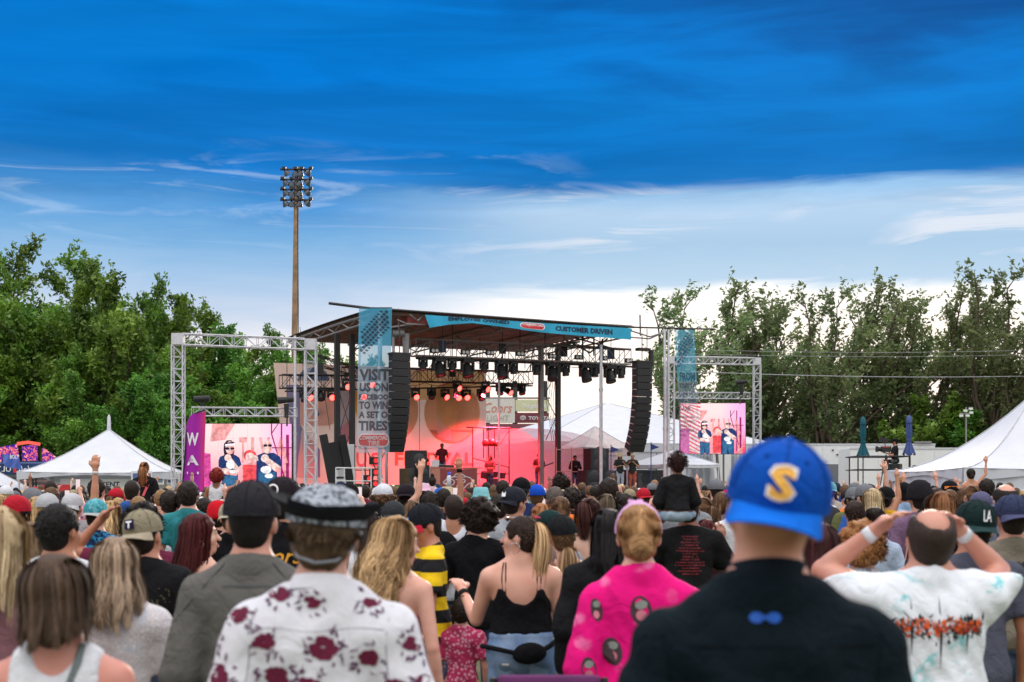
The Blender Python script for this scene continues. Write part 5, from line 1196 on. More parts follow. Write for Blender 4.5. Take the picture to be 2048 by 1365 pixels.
# a loading wall under the small white tent behind the left screen
o = empty('brick_wall_panel', (0, 0, 0), 0, 'dark slatted wall behind the large video screen', 'wall'); 
for k in range(7): m = MB(); P0, P1 = W(584, 985, 66), W(640, 985, 66); m.box(((P0.x + P1.x) / 2, 66, .2 + .42 * k), (P1.x - P0.x, .1, .40)); m.build('slat', plain('dark_plum', (.07, .055, .065), .8), o)
# stage haze, lit by the lamps; red light is also tinted into its colour
hm = bpy.data.materials.new('stage_haze'); hm.use_nodes = True; t = NT(hm.node_tree); t.n.clear(); pv = t.add('ShaderNodeVolumePrincipled'); pv.inputs['Density'].default_value = .042; pv.inputs['Color'].default_value = (1, .42, .50, 1); ou = t.add('ShaderNodeOutputMaterial'); t.l.new(pv.outputs[0], ou.inputs['Volume'])
SMK = MB(); SMK.ring([(.0001, 1.0)] + [(math.sin(k * .2618), math.cos(k * .2618)) for k in range(1, 12)] + [(.0001, -1.0)], 20); SMK = SMK.mesh('stage_smoke')
for k, (px, b, z, rx, ry, rz) in enumerate(((1062, 6.2, 1.5, 4.4, 2.5, 1.45), (1040, 6.3, 1.3, 3.6, 2.1, 1.2), (1085, 6.1, 1.2, 3.0, 1.9, 1.1), (1000, 6.4, 1.2, 2.4, 1.6, 1.1), (1130, 6.0, 1.1, 2.3, 1.7, 1.0), (1060, 6.2, 1.0, 2.0, 1.3, .95), (1010, 6.0, 2.0, 1.7, 1.2, .9), (1105, 6.4, 1.9, 1.5, 1.2, .8), (940, 6.6, 1.1, 1.9, 1.2, .9), (1180, 6.0, 1.0, 1.7, 1.3, .8))):
    c_ = S(SA(px, b), b, DZ + z + .05); o = link('stage_smoke', SMK, hm); o.location = c_; o.scale = (rx, ry, rz); o.rotation_euler = (0, 0, R(27)); tag(o, 'thin red lit, red tinted smoke puff drifting over the back of the stage', None, 'smoke on the stage', 'stuff')
# ------------------------------------------------------------------ video screens and their truss gates
def ss(name, c, e=1.0):
    m, t, out = newmat(name); g = t.add('ShaderNodeTexCoord').outputs['Object']; s_ = t.add('ShaderNodeSeparateXYZ', i_0=g)
    n = t.sm(t.noise(g, 5.5, 4, .65, .6), .32, .68, .62, 1.22); led = t.m('MULTIPLY', t.sm(t.m('SINE', t.m('MULTIPLY', s_.outputs[2], 190)), -1, -.4, .82, 1.0), t.sm(t.m('SINE', t.m('MULTIPLY', s_.outputs[0], 190)), -1, -.4, .85, 1.0))
    em = t.add('ShaderNodeEmission', i_0=(*c, 1), i_1=t.m('MULTIPLY', t.m('MULTIPLY', n, led), e * 1.05)); t.l.new(em.outputs[0], out.inputs[0]); return m
PK = ss('screen_pink', (1.0, .62, .66), 1.15); PALE = ss('screen_pale', (1.0, .84, .84), 1.2); MAG = ss('screen_magenta', (.85, .10, .42), 1.0); RED = ss('screen_red', (1.0, .10, .12), 1.1); COR = ss('screen_coral', (1.0, .42, .42), 1.1); NVY = ss('screen_navy', (.03, .06, .20), 1.0); SKB = ss('screen_blue', (.05, .18, .36), 1.0); SKN = ss('screen_skin', (1.0, .72, .66), 1.1); WHS = ss('screen_white', (.95, .95, 1.0), 1.2); DRK = ss('screen_dark', (.05, .02, .05), 1.0); LIL = ss('screen_lilac', (.95, .60, .95), 1.1); DMG = ss('screen_plum', (.45, .02, .18), 1.0)
def video_screen(label, Y, x0, y0, x1, y1, A, extra_left):
    org = W((x0 + x1) / 2, y1, Y); o = empty('video_screen', org, 0, label, 'video screen', 'video screens beside the stage')
    m = MB(); m.box(((0), .18, (y1 - y0) * Y / F / 2), ((x1 - x0) * Y / F + .04, .30, (y1 - y0) * Y / F + .04)); m.build('cabinet', BLK, o)
    def g(off): return lambda x, y: W(x, y, Y) - org + Vector((0, .02 - off, 0))
    def q(P): return [[(min(max(A(x, y)[0], x0), x1), min(max(A(x, y)[1], y0), y1)) for x, y in p] for p in P]
    nm = 'picture'
    m, t, out = newmat('screen_ground'); tc = t.add('ShaderNodeTexCoord').outputs['Generated']; sp = t.add('ShaderNodeSeparateXYZ', i_0=tc)
    c = t.mix(t.sm(sp.outputs[2], .9, .1), (1.0, .74, .74), (1.0, .34, .40)); c = t.mix(t.sm(sp.outputs[0], .55, 1.0), c, (.95, .45, .80)); c = t.mix(t.m('MULTIPLY', t.sm(sp.outputs[2], .55, 0), t.sm(sp.outputs[0], .72, .95)), c, (1, .07, .10))
    c = t.mix(t.m('MULTIPLY', t.sm(sp.outputs[0], .18, .0), t.sm(sp.outputs[2], .5, .1)), c, (.8, .12, .5))
    e = t.add('ShaderNodeEmission', i_0=c, i_1=1.15); t.l.new(e.outputs[0], out.inputs[0])
    polys_on('picture', [[(x0, y0), (x1, y0), (x1, y1), (x0, y1)]], m, o, g(0))
    L1, L2, L3, L4 = g(.008), g(.014), g(.020), g(.026)
    if extra_left:
        polys_on('stripe_print', [[(x0, y0), (x0 + 40, y0), (x0 + 40, y1), (x0, y1)]], RED, o, g(.004)); st = []
        for k in range(14): y = y0 + k * 8 - 20; st.append([(x0, max(y0, y)), (x0 + 40, max(y0, y + 22)), (x0 + 40, max(y0, y + 26)), (x0, max(y0, y + 4))])
        polys_on('stripe_print', [[(a, min(b, y1)) for a, b in s_] for s_ in st], PALE, o, L1); polys_on('block_print', [[(x0, y0 + 50), (x0 + 18, y0 + 50), (x0 + 18, y1), (x0, y1)]], MAG, o, L2)
    else: polys_on('block_print', q([[(405, 906), (421, 908), (423, 980), (405, 980)]]), MAG, o, L1)
    for ch, a, b in (('T', 478, 494), ('I', 502, 508), ('V', 518, 540), ('A', 548, 576)): 
        V, Fc = text_geo(ch, .03); mb = MB(); mb.v = [tuple(L1(*[min(max(k, lo), hi) for k, lo, hi in zip(A(a + (b - a) * x, 926 - 51 * y), (x0, y0), (x1, y1))])) for x, y in V]; mb.f = Fc; mb.build('lettering', COR, o)
    polys_on('truss_picture', q(stroke([(543, 848), (543, 868), (570, 960)], 1.3) + stroke([(563, 848), (563, 980)], 1.6) + stroke([(543, 868), (556, 848)], 1.0) + stroke([(543, 896), (585, 896)], 1.2) + stroke([(575, 870), (575, 970)], 3)), DMG, o, L1)
    polys_on('drum_picture', q([ell(500, 912, 13, 12), [(486, 930), (516, 930), (516, 985), (486, 985)]]), RED, o, L1)
    polys_on('panel_joint', q([[(x - .25, 846), (x + .25, 846), (x + .25, 992), (x - .25, 992)] for x in range(437, 583, 29)] + [[(400, y - .25), (590, y - .25), (590, y + .25), (400, y + .25)] for y in range(877, 992, 29)]), PK, o, g(.005))
    polys_on('shade_picture', q([[(484, 930), (512, 924), (512, 990), (484, 990)], [(566, 900), (580, 896), (580, 990), (566, 990)], [(425, 848), (470, 848), (450, 880), (420, 884)]]), COR, o, g(.006))
    # left rapper
    polys_on('figure_hair', q([[(447, 900), (448, 888), (454, 881), (463, 881), (468, 888), (469, 902), (466, 920), (450, 922)]]), DRK, o, L2)
    polys_on('figure_shirt', q([[(437, 922), (440, 914), (450, 910), (470, 910), (479, 916), (483, 930), (476, 936), (476, 986), (444, 986), (444, 938), (437, 934)], [(512, 990), (513, 912), (526, 906), (548, 906), (560, 914), (564, 932), (554, 940), (554, 990)]]), NVY, o, L2)
    polys_on('figure_trousers', q([[(446, 952), (475, 950), (475, 990), (463, 990), (460, 966), (457, 990), (445, 990)], [(517, 945), (551, 945), (551, 990), (538, 990), (534, 964), (530, 990), (517, 990)]]), SKB, o, L3)
    polys_on('figure_skin', q([ell(460, 896, 9, 13), [(443, 938), (452, 936), (476, 946), (474, 951), (446, 948)], [(452, 912), (458, 910), (478, 936), (478, 945), (472, 945), (455, 922)], ell(456, 916, 7, 7),
        ell(535, 895, 9, 13), ell(500, 915, 9, 9), [(503, 908), (516, 914), (517, 922), (504, 921)], ell(530, 917, 8, 8), [(534, 914), (562, 934), (560, 946), (548, 942), (526, 922)]]), SKN, o, L4)
    polys_on('figure_shade', q([[(460, 884), (467, 887), (469, 900), (465, 908), (462, 900)], [(536, 884), (543, 888), (543, 902), (538, 907)], [(455, 944), (474, 949), (472, 952), (450, 949)], [(552, 934), (561, 938), (559, 946), (550, 943)], [(499, 919), (507, 917), (506, 922), (500, 923)], [(456, 905), (463, 905), (462, 908), (457, 908)]]), COR, o, g(.028)); polys_on('figure_print', q([ell(461, 930, 9, 9, 9), ell(466, 944, 6, 4, 7), ell(532, 940, 11, 8, 9), ell(538, 952, 9, 5, 7)]), WHS, o, g(.030))
    polys_on('figure_glasses', q([rrect(451, 895, 459, 900, 3, 2), rrect(461, 895, 469, 900, 3, 2), [(452, 889), (469, 887), (469, 884), (452, 886)], rrect(527, 889, 535, 894, 3, 2), rrect(536, 889, 544, 894, 3, 2)]), DRK, o, g(.034))
    polys_on('figure_headband', q([[(450, 893), (470, 891), (469, 887), (451, 889)]]), WHS, o, g(.038))
video_screen('large pink video screen left of the stage showing two rappers', 52, 408, 848, 583, 992, lambda x, y: (x, y), False)
video_screen('smaller pink striped video screen right of the stage showing two rappers', 70, 1361, 807, 1491, 908, lambda x, y: (1409 + (x - 459) * .62, 846 + (y - 888) * .62), True)
def gate(label, x0, Y0, x1, Y1, ytop, sub, tw_, subx, lamps, yb):
    o = empty('truss_gate', (0, 0, 0), 0, label, 'truss gate', 'silver truss gates')
    A = W(x0, ytop, Y0); B = W(x1, ytop + 8 * (Y1 > Y0 and Y0 < 55) + 3, Y1); w2 = tw_
    for P in (A, B):
        truss(o, 'truss_post', (P.x - w2 / 2, P.y, 0), (P.x - w2 / 2, P.y, P.z - w2), (w2, 0, 0), (0, w2, 0), r=.028, rb=.013, bay=.42)
        m = MB(); c = Vector((P.x, P.y + w2 / 2, P.z - w2 / 2))
        for s_ in (-1, 1):
            for k in range(3):
                d = [0, 0, 0]; d[k] = s_ * w2 / 2; sz = [w2, w2, w2]; sz[k] = .02; m.box(c + Vector(d), sz)
        m.build('corner_block', ALUW, o); m = MB(); m.box((P.x, P.y + w2 / 2, .02), (1.0, 1.0, .04)); m.build('base_plate', STEEL, o)
    d = (B - A).normalized(); truss(o, 'top_truss', A + d * w2 / 2 - Vector((0, 0, w2)), B - d * w2 / 2 - Vector((0, 0, w2)), (0, 0, w2), (0, w2, 0), r=.028, rb=.013, bay=.42)
    (sx0, sx1), sy = subx, sub; C, D = W(sx0, sy, Y0), W(sx1, sy + 1, Y1); truss(o, 'lower_truss', C, D, (0, 0, .30), (0, .3, 0), r=.024, rb=.012, bay=.36)
    for k, x in enumerate(lamps):
        p = W(x, ytop + 14, (Y0 + Y1) / 2); q = W(x, sy, (Y0 + Y1) / 2); m = MB(); m.tube(p, q, .012); m.build('chain', STEEL, o)
    m = MB(); [m.tube(W(x, sy, Y0), W(x, yb, Y0 + .8), .03) for x in lamps]; m.build('hanger', STEEL, o)
    return o
gate('tall silver truss gate around the large video screen', 354, 50, 620, 51.3, 667, 832, .385, (383, 592), (404, 574), 852)
gate('smaller silver truss gate around the right video screen', 1342, 69, 1515, 71, 713, 797, .34, (1352, 1500), (1400, 1480), 808)
for i, (x, y, Y, lb) in enumerate(((404, 806, 50.5, 'dark spotlight standing on the lower truss above the magenta flag'), (572, 808, 51, 'dark spotlight standing on the lower truss beside the backdrop'), (1484, 770, 70, 'dark spotlight over the right video screen'))):
    o = empty('truss_spotlight', W(x, y, Y), 0, lb, 'stage lamp', 'spotlights on the truss gates'); m = MB(); m.tube((0, .1, -.5), (0, .1, 0), .07, .09, n=8); m.build('stand', BLK, o); m = MB(); m.tube((-.3, .1, .12), (.26, .1, .17), .13, .10, n=10); m.build('barrel', BLK, o)
# flag
fl = empty('feather_flag', W(366, 985, 44), 0, 'magenta feather flag with white letters W A T', 'flag'); fo = W(366, 985, 44)
def ff(off): return lambda x, y: W(x, y, 44) - fo + Vector((0, .10 * math.sin(x * .16) - off, 0))
def fedge(y): return 366 + max(0, (975 - y)) * .03 + (14 * (1 - min(1, (y - 822) / 55.0)) ** 2 * 1.2 if y < 877 else 0)
m = MB(); m.grid(lambda u, v: ff(0)(fedge(822 + 190 * v) + (412 - v * 8 - fedge(822 + 190 * v)) * u, 822 + 190 * v + (1 - u) * 0 + (6 * (1 - u) if v < .01 else 0)), 16, 16)
mt, t, out = newmat('magenta_flag'); tc = t.add('ShaderNodeTexCoord').outputs['Generated']; sp = t.add('ShaderNodeSeparateXYZ', i_0=tc); c = t.mix(t.sm(sp.outputs[0], .55, 1.0), (.42, .02, .42), (.80, .06, .22)); bsdf(t, out, c, .7, trans=.3); m.build('cloth', mt, fl, True)
for ch, ya, yb in (('W', 866, 892), ('A', 911, 931), ('T', 944, 966)): text_on('lettering', ch, WP, fl, ff(.03), 375, yb, 397, ya, .03)
text_on('lettering', 'E', WP, fl, ff(.03), 378, 1000, 395, 978, .03)
m = MB(); m.path([W(366, 1080, 44) - fo, W(364, 985, 44) - fo, W(374, 860, 44) - fo, W(388, 828, 44) - fo, W(410, 820, 44) - fo], .025, 6); m.build('pole', BLK, fl, True)
# floodlight pole
lp = empty('floodlight_pole', ((589 - 1024) * 80 / F, 80, 0), 0, 'tall wooden pole with four rows of floodlights', 'light pole'); topz = W(589, 335, 80).z
m = MB(); m.path([(-.05, 0, 0), (0, 0, topz / 2), (.13, 0, topz)], [.20, .17, .13], 12); m.build('pole', WOOD, lp, True)
for r_, py in enumerate((341, 361, 381, 402)):
    z = W(589, py, 80).z; m = MB(); m.box((.1, -.18, z), (1.75, .09, .09)); m.build('crossarm', STEEL, lp)
    for k, x in enumerate((-.62, -.12, .40, .95) if r_ else (-.55, .1, .45, .95)):
        ob = empty('floodlight', (x, -.25, z)); ob.parent = lp
        m = MB(); m.box((0, 0, .06), (.22, .2, .14)); m.build('ballast', STEEL, ob); M_ = Euler((R(35), R([-35, 5, 25, 50][k]), 0)).to_matrix()
        m = MB(); m.ring([(.06, -.10), (.10, -.14), (.22, -.34), (.23, -.36), (.215, -.35)], 14, (0, -.02, 0), M_); m.build('reflector', plain('flood_alu', (.10, .12, .15), .35, .6), ob, True)
        m = MB(); m.ring([(.0001, -.345), (.215, -.345)], 14, (0, -.02, 0), M_); m.build('glass', plain('flood_glass', (.16, .20, .26), .1), ob)
m = MB(); m.path([(.2, -.2, topz - .1), (.24, -.1, topz - 1.5), (.2, -.1, topz - 3), (.22, 0, topz - 8), (.2, 0, 1)], .03, 5); m.build('conduit', STEEL, lp)
sp_ = empty('floodlight_mast', ((1932 - 1024) * 66 / F, 66, 0), 0, 'thin mast with white square lamps before the dark bush', 'light pole'); m = MB(); m.tube((0, 0, 0), (0, 0, W(0, 815, 66).z), .04); m.tube((-.3, 0, W(0, 828, 66).z), (.25, 0, W(0, 828, 66).z), .03); m.build('mast', GREY, sp_)
for (x, y) in ((-.24, 832), (.05, 832), (-.05, 822), (.2, 818), (0.22, 826)): m = MB(); m.box((x, -.06, W(0, y, 66).z), (.17, .08, .10)); m.build('lamp_head', WHTP, sp_)
# power lines
pw = empty('power_line', (0, 0, 0), 0, 'thin power lines crossing in front of the right hand trees', 'power line')
for y0, y1, r_ in ((744, 747, .020), (700, 692, .009), (708, 701, .009)): m = MB(); A, B = W(1380, y0, 79), W(2300, y1, 76); m.path([A.lerp(B, k / 12) - Vector((0, 0, .25 * math.sin(k / 12 * 3.14))) for k in range(13)], r_, 4); m.build('wire', plain('wire_grey', (.30, .30, .32), .5), pw)
# ------------------------------------------------------------------ tents
def peak_tent(name, label, px, Y, eave, peak, hw, rz, pw_=1.7, spike=.9, group=None, walls=(), val=.35, mat=WHT, z0=0.0, steps=10, cat='tent', arch=.25, posts=True):
    o = empty(name, ((px - 1024) * Y / F, Y, z0), rz, label, cat, group)
    for k in range(4):
        M = Matrix.Rotation(R(90 * k), 3, 'Z')
        def f(u, v):
            s_ = v; x = (u * 2 - 1) * hw * s_; y = -hw * s_; z = eave + (peak - eave) * (1 - s_) ** pw_ - .05 * math.sin(u * 3.14) * s_; return M @ Vector((x, y, z))
        m = MB(); m.grid(lambda u, v: f(u, .02 + .98 * v), 10, steps); m.build('roof_panel', mat, o, True)
        m = MB(); m.grid(lambda u, v: M @ Vector(((u * 2 - 1) * hw, -hw - .012 - .02 * math.sin(u * 40), eave - .05 * math.sin(u * 3.14) - v * (val - arch * math.sin(u * 3.14)))), 24, 2); m.build('valance', mat, o, True)
        sm__ = MB(); sm__.path([f(0, .02 + .98 * i / 8) + Vector((0, 0, .012)) for i in range(9)], .016, 5); sm__.path([M @ Vector(((u - .5) * 2 * hw, -hw - .012, eave + .012 - .05 * math.sin(u * 3.14))) for u in [i / 12 for i in range(13)]], .013, 5); sm__.build('seam', plain('seam_white', (.50, .51, .55), .7), o, True)
        if posts: c = M @ Vector((-hw + .06, -hw + .06, 0)); m = MB(); m.tube((c.x, c.y, 0), (c.x, c.y, eave - .02), .04, n=8); m.build('post', ALU, o)
        if k in walls:
            m = MB(); m.grid(lambda u, v: M @ Vector(((u * 2 - 1) * (hw - .08), -hw + .05 + .05 * math.sin(u * 47 + v) * (.3 + v), eave - .1 - (eave - .12) * v)), 60, 3); m.build('side_wall', mat, o, True)
    if spike: m = MB(); m.ring([(.10, eave + (peak - eave) * .93), (.08, peak), (.06, peak + spike * .8), (.0001, peak + spike)], 10); m.build('finial', mat, o, True)
    return o
tl = peak_tent('marquee', 'white peaked tent with a tall finial in front of the trees', 218, 56, 2.42, 4.15, 2.85, R(6), 1.35, .6, 'white peaked marquees', (2,), .30)
m = MB(); m.box((-1.5, -2.6, 1.35), (1.1, .05, 1.2)); m.build('counter_panel', REDP, tl); m = MB(); m.ring([(.13, .0), (.14, .3), (.10, .5), (.045, .65), (.045, .9), (.0001, .9)], 12, (-1.65, -2.72, 1.1)); m.build('bottle_shape', WP, tl, True)
m = MB(); m.box((.6, -2.3, 1.95), (4.0, .04, .42)); m.build('counter_sign', WHTP, tl)
text_on('lettering', 'CENT', NAVYP, tl, lambda x, y: Vector((x, -2.33, y)), .1, 1.86, .8, 2.06, .02)
for k in range(6): m = MB(); m.box((1.5 + .42 * k, -2.98 + .18 * k * .5, 2.2), (.34, .02, .5)); m.build('poster', WHTP, tl); m = MB(); m.box((1.5 + .42 * k, -2.995 + .18 * k * .5, 2.2), (.22, .01, .34)); m.build('poster_print', plain('poster_%d' % (k % 3), [(.10, .14, .35), (.35, .14, .2), (.15, .2, .3)][k % 3], .6), tl)
peak_tent('marquee', 'big white marquee cut by the right edge of the photo', 2062, 38, 2.25, 4.25, 2.95, R(3), 1.75, .4, 'white peaked marquees', (0, 3, 2, 1), .34)
peak_tent('marquee', 'wide grey white tent behind the stage under the bright sky', 1213, 84, 4.35, 6.95, 7.2, R(20), 1.0, 0, 'white peaked marquees', (0, 1, 2, 3), .45, arch=.0)
peak_tent('marquee', 'small pale tent behind the large video screen', 612, 68, 3.0, 4.0, 1.7, R(15), 1.1, 0, 'white peaked marquees', (), .5, arch=0, mat=plain('pale_blue_vinyl', (.50, .55, .70), .7, trans=.2))
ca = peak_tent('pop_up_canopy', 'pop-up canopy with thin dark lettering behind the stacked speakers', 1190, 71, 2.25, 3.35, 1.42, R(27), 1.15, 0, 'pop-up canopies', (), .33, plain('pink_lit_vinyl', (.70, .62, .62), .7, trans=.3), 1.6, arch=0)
text_on('lettering', 'CP AUDIO', NAVYP, ca, lambda x, y: Vector((x, -1.46, y)), -.62, 2.02, .72, 2.15, .01)
text_on('lettering', 'CP AUDIO', NAVYP, ca, lambda x, y: Vector((1.46, x, y)), -.62, 2.02, .72, 2.15, .01)
ca = peak_tent('pop_up_canopy', 'pale umbrella like canopy at the foot of the right gate', 1345, 64, 2.35, 3.0, 1.5, R(40), 1.0, 0, 'pop-up canopies', (), .12, WHT, .55, arch=0)
pn = empty('pennant', (0, 0, 0), 0, 'two navy pennants beside the right speaker column', 'pennant'); 
for (x, y) in ((1302, 888), (1222, 893)): m = MB(); P = [W(x, y, 60), W(x + 17, y + 7, 60), W(x, y + 13, 60)]; m.poly(P); m.poly([p + Vector((0, .02, 0)) for p in reversed(P)]); m.tube(W(x, y - 3, 60), W(x, 1060, 60), .02); m.build('flag', plain('navy_cloth', (.02, .035, .16), .7), pn)
cu = empty('white_curtain', W(1410, 985, 72), 0, 'hanging grey white tarpaulin under the right video screen', 'curtain'); co = W(1410, 985, 72)
for (xa, xb, lab) in ((1372, 1432, 0), (1462, 1530, 1)): m = MB(); m.grid(lambda u, v: W(xa + (xb - xa) * u + (1 - v) * -6 * u, 908 + 100 * v, 72 + .22 * math.sin(u * 26 + v * 2)) - co, 40, 6); m.build('sheet', WHT, cu, True)
m = MB(); m.tube(W(1433, 905, 71.5) - co, W(1446, 1040, 71.5) - co, .08); m.tube(W(1447, 905, 71.5) - co, W(1447, 1040, 71.5) - co, .05); m.build('pole', GREY, cu)
# drinks canopy with mirrored lettering and the video panels above it, far left
bc = empty('drinks_canopy', W(50, 985, 62), 0, 'dark blue drinks canopy with mirrored white script', 'canopy'); bo2 = W(50, 985, 62); BV = plain('blue_vinyl', (.018, .055, .17), .6, trans=.15)
m = MB(); m.grid(lambda u, v: W(-120 + 250 * u, 928 + 22 * v, 62) - bo2 + Vector((0, .02 * math.sin(u * 30), 0)), 20, 1); m.build('valance', BV, bc); m = MB(); m.grid(lambda u, v: W(-120 + 250 * u + 30 * v * (1 - 2 * u), 928 - 4 * v, 62 + 2 * v) - bo2, 10, 3); m.build('roof', BV, bc)
g2 = lambda x, y: W(x, y, 61.9) - bo2
text_on('lettering', 'Michelob', WP, bc, g2, 104, 946, 38, 932, .005, .25); text_on('lettering', 'ULTRA', WP, bc, g2, 22, 944, -30, 933, .01); polys_on('red_ribbon_print', [[(26, 932), (33, 932), (34, 946), (27, 946)]], REDP, bc, g2)
for k in range(9): m = MB(); m.box((W(30, 0, 63).x - bo2.x, 1, .74 - .24 * k), (4.4, .04, .12)); m.build('slat', plain('pink_white_slat' if k % 2 else 'white_slat', (.70, .45, .47) if k % 2 else (.74, .73, .76), .6), bc)
m = MB(); m.box((W(45, 0, 63).x - bo2.x, .9, .12), (.8, .06, .5)); m.build('window', plain('window_dark', (.03, .035, .04), .15), bc)
for x in (-80, 66, 72): m = MB(); m.tube(W(x, 940, 62.2) - bo2, Vector(W(x, 940, 62.2) - bo2) * 1 - Vector((0, 0, 2.6)), .04); m.build('post', BLK, bc)
def crowdscreen():
    m, t, out = newmat('led_panel_picture'); g = t.add('ShaderNodeTexCoord').outputs['Object']; n = t.noise(g, 6.5, 5, .7, 1.0)
    c = t.ramp(n, [(.40, (.02, .02, .30)), (.49, (.08, .03, .45)), (.53, (1, .10, .12)), (.60, (1, .35, .32)), (.68, (1, .75, .78))]); e = t.add('ShaderNodeEmission', i_0=c, i_1=1.0); t.l.new(e.outputs[0], out.inputs[0]); return m
LED = crowdscreen()
vs = empty('video_truck', W(50, 985, 70), 0, 'row of glowing red and blue video panels above the drinks canopy', 'video panels'); vo = W(50, 985, 70)
for k, P in enumerate(([(-40, 902), (35, 888), (40, 925), (-40, 935)], [(44, 893), (75, 889), (76, 922), (45, 922)], [(84, 897), (95, 900), (95, 928), (84, 925)], [(95, 902), (128, 926), (118, 938), (96, 924)])):
    m = MB(); m.poly([W(x, y, 69.8) - vo for x, y in P]); m.build('led_panel', LED, vs); m = MB(); Q_ = [W(x, y, 69.9) - vo for x, y in P]; m.poly(Q_); m.poly([p + Vector((0, .3, 0)) for p in Q_]); [m.poly([Q_[i], Q_[(i + 1) % 4], Q_[(i + 1) % 4] + Vector((0, .3, 0)), Q_[i] + Vector((0, .3, 0))]) for i in range(4)]; m.build('panel_case', BLK, vs)
m = MB(); m.path([W(35, 888, 69.6) - vo, W(56, 885, 69.6) - vo, W(80, 889, 69.6) - vo], .09, 6); m.build('arch_tube', glow('red_tube', (1, .14, .10), 1.1), vs)
m = MB(); m.box((W(20, 0, 70).x - vo.x, 1.5, -.06), (6, 2, 3.2)); m.build('truck_body', plain('truck_grey', (.08, .08, .09), .6), vs)
o = empty('blue_flag', W(22, 940, 60), 0, 'crumpled pale blue flag hanging over the canopy edge', 'flag'); oo = W(22, 940, 60); m = MB(); m.grid(lambda u, v: W(4 + 34 * u + 6 * v, 908 + 26 * v + 6 * u, 60 + .1 * math.sin(u * 11 + v * 5)) - oo, 12, 8); m.build('cloth', plain('flag_blue', (.12, .20, .60), .7, trans=.3), o, True); text_on('lettering', 'BOLT', WP, o, lambda x, y: W(x, y, 59.8) - oo, 20, 918, 38, 910, .02)
m = MB(); m.tube(W(4, 905, 60.1) - oo, W(4, 1060, 60.1) - oo, .02); m.build('pole', STEEL, o)
pt = peak_tent('pop_up_canopy', 'small white canopy at the far left edge beside the slatted wall', -48, 54, 1.75, 2.9, 1.7, R(0), 1.1, 0, 'pop-up canopies', (), .2, WHT, arch=0)
# ------------------------------------------------------------------ billboard, trailers, camera platform, umbrellas
bb = empty('billboard', W(1033, 985, 112), 0, 'billboard with beer and car maker signs behind the stage', 'billboard'); b0 = W(1033, 985, 112); g3 = lambda off: (lambda x, y: W(x, y, 112) - b0 + Vector((0, -off, 0)))
def bpan(x0, y0, x1, y1, mat, name='panel'): m = MB(); A, B = W(x0, y1, 112) - b0, W(x1, y0, 112) - b0; m.box(((A.x + B.x) / 2, .2, (A.z + B.z) / 2), (B.x - A.x, .38, B.z - A.z)); return m.build(name, mat, bb)
bpan(964, 798, 1030, 846, plain('board_cream', (.66, .62, .58), .6)); bpan(1031, 800, 1098, 823, plain('board_yellow', (.62, .62, .40), .6)); bpan(1031, 826, 1098, 846, plain('board_maroon', (.16, .035, .05), .6)); bpan(962, 848, 1102, 885, plain('board_red_lit', (.22, .06, .08), .6)); bpan(960, 795, 1100, 798, GREY)  # the lowest board is dark; red light falling on it is painted in
text_on('lettering', 'Coors', plain('coral_ink', (.62, .20, .14), .6), bb, g3(.02), 968, 826, 1024, 806, .0, .3); text_on('lettering', 'LIGHT', plain('grey_ink', (.45, .42, .38), .6), bb, g3(.02), 974, 843, 1018, 831, .01); text_on('lettering', 'Regence', WP, bb, g3(.02), 1046, 819, 1094, 807, .01)
text_on('lettering', 'TOYOTA', WP, bb, g3(.02), 1057, 840, 1100, 833, .02); polys_on('emblem', stroke([(p[0], p[1]) for p in ell(1046, 836, 5.5, 4)] + [(1051.5, 836)], .5) + stroke([(p[0], p[1]) for p in ell(1046, 835, 3.5, 1.6)] + [(1049.5, 835)], .4) + stroke([(p[0], p[1]) for p in ell(1046, 836, 1.6, 3.6)] + [(1047.6, 836)], .4), WP, bb, g3(.03))
for x in (975, 1030, 1090): m = MB(); p = W(x, 985, 112.4) - b0; m.tube((p.x, .6, -1.66), (p.x, .6, 8.8), .2); m.build('post', STEEL, bb)
def trailer(x0, x1, y0, Y, label, dp=2.6, step=None, vent=True):
    A, B = W(x0, 985, Y), W(x1, y0, Y); w_ = B.x - A.x; o = empty('box_trailer', ((A.x + B.x) / 2, Y, 0), 0, label, 'trailer', 'white box trailers'); H = B.z
    m = MB(); m.box((0, dp / 2, (H + 1.1) / 2), (w_, dp, H - 1.1)); m.build('body', WHTP, o, bevel=.03)
    m = MB(); m.box((0, -.01, H - .04), (w_ + .03, .05, .10)); m.box((0, -.01, 1.16), (w_ + .03, .05, .12)); m.build('edge_rail', plain('rail_grey', (.55, .56, .58), .4, .4), o)
    k = int(w_ / 1.2)
    for i in range(k): m = MB(); m.box((-w_ / 2 + w_ * (i + .5) / k, -.012, (H + 1.1) / 2), (w_ / k - .02, .02, H - 1.35)); m.build('side_panel', WHTP, o)
    for x in (-w_ / 2 + 1.3, w_ / 2 - 1.3, w_ / 2 - 2.4): m = MB(); m.ring([(.0001, -.12), (.28, -.13), (.5, -.10), (.5, .10), (.28, .13), (.0001, .12)], 20, (x, .3, .5), Matrix.Rotation(R(90), 3, 'X')); m.build('wheel', PM['rubber'], o, True)
    return o, w_, H
o, w_, H = trailer(1420, 1870, 888, 78, 'long white box trailer behind the teal umbrella, partly behind the blue cap'); m = MB(); m.box((W(1660, 0, 78).x - o.location.x, -.05, 2.2), (1.0, .06, 2.0)); m.build('door', plain('door_grey', (.16, .17, .19), .5), o); m = MB(); [m.box((W(1665 + 9 * k, 0, 78).x - o.location.x, -.06, H - .35 - (.25 if k % 2 else 0)), (.08, .05, .08)) for k in range(3)]; m.build('marker_lamp', STEEL, o)
m = MB(); m.box((W(1845, 0, 78).x - o.location.x, -.03, H + .08), (.9, .3, .10)); m.build('roof_vent', GREY, o)
trailer(1700, 1925, 896, 72, 'shorter white trailer reaching towards the marquee')
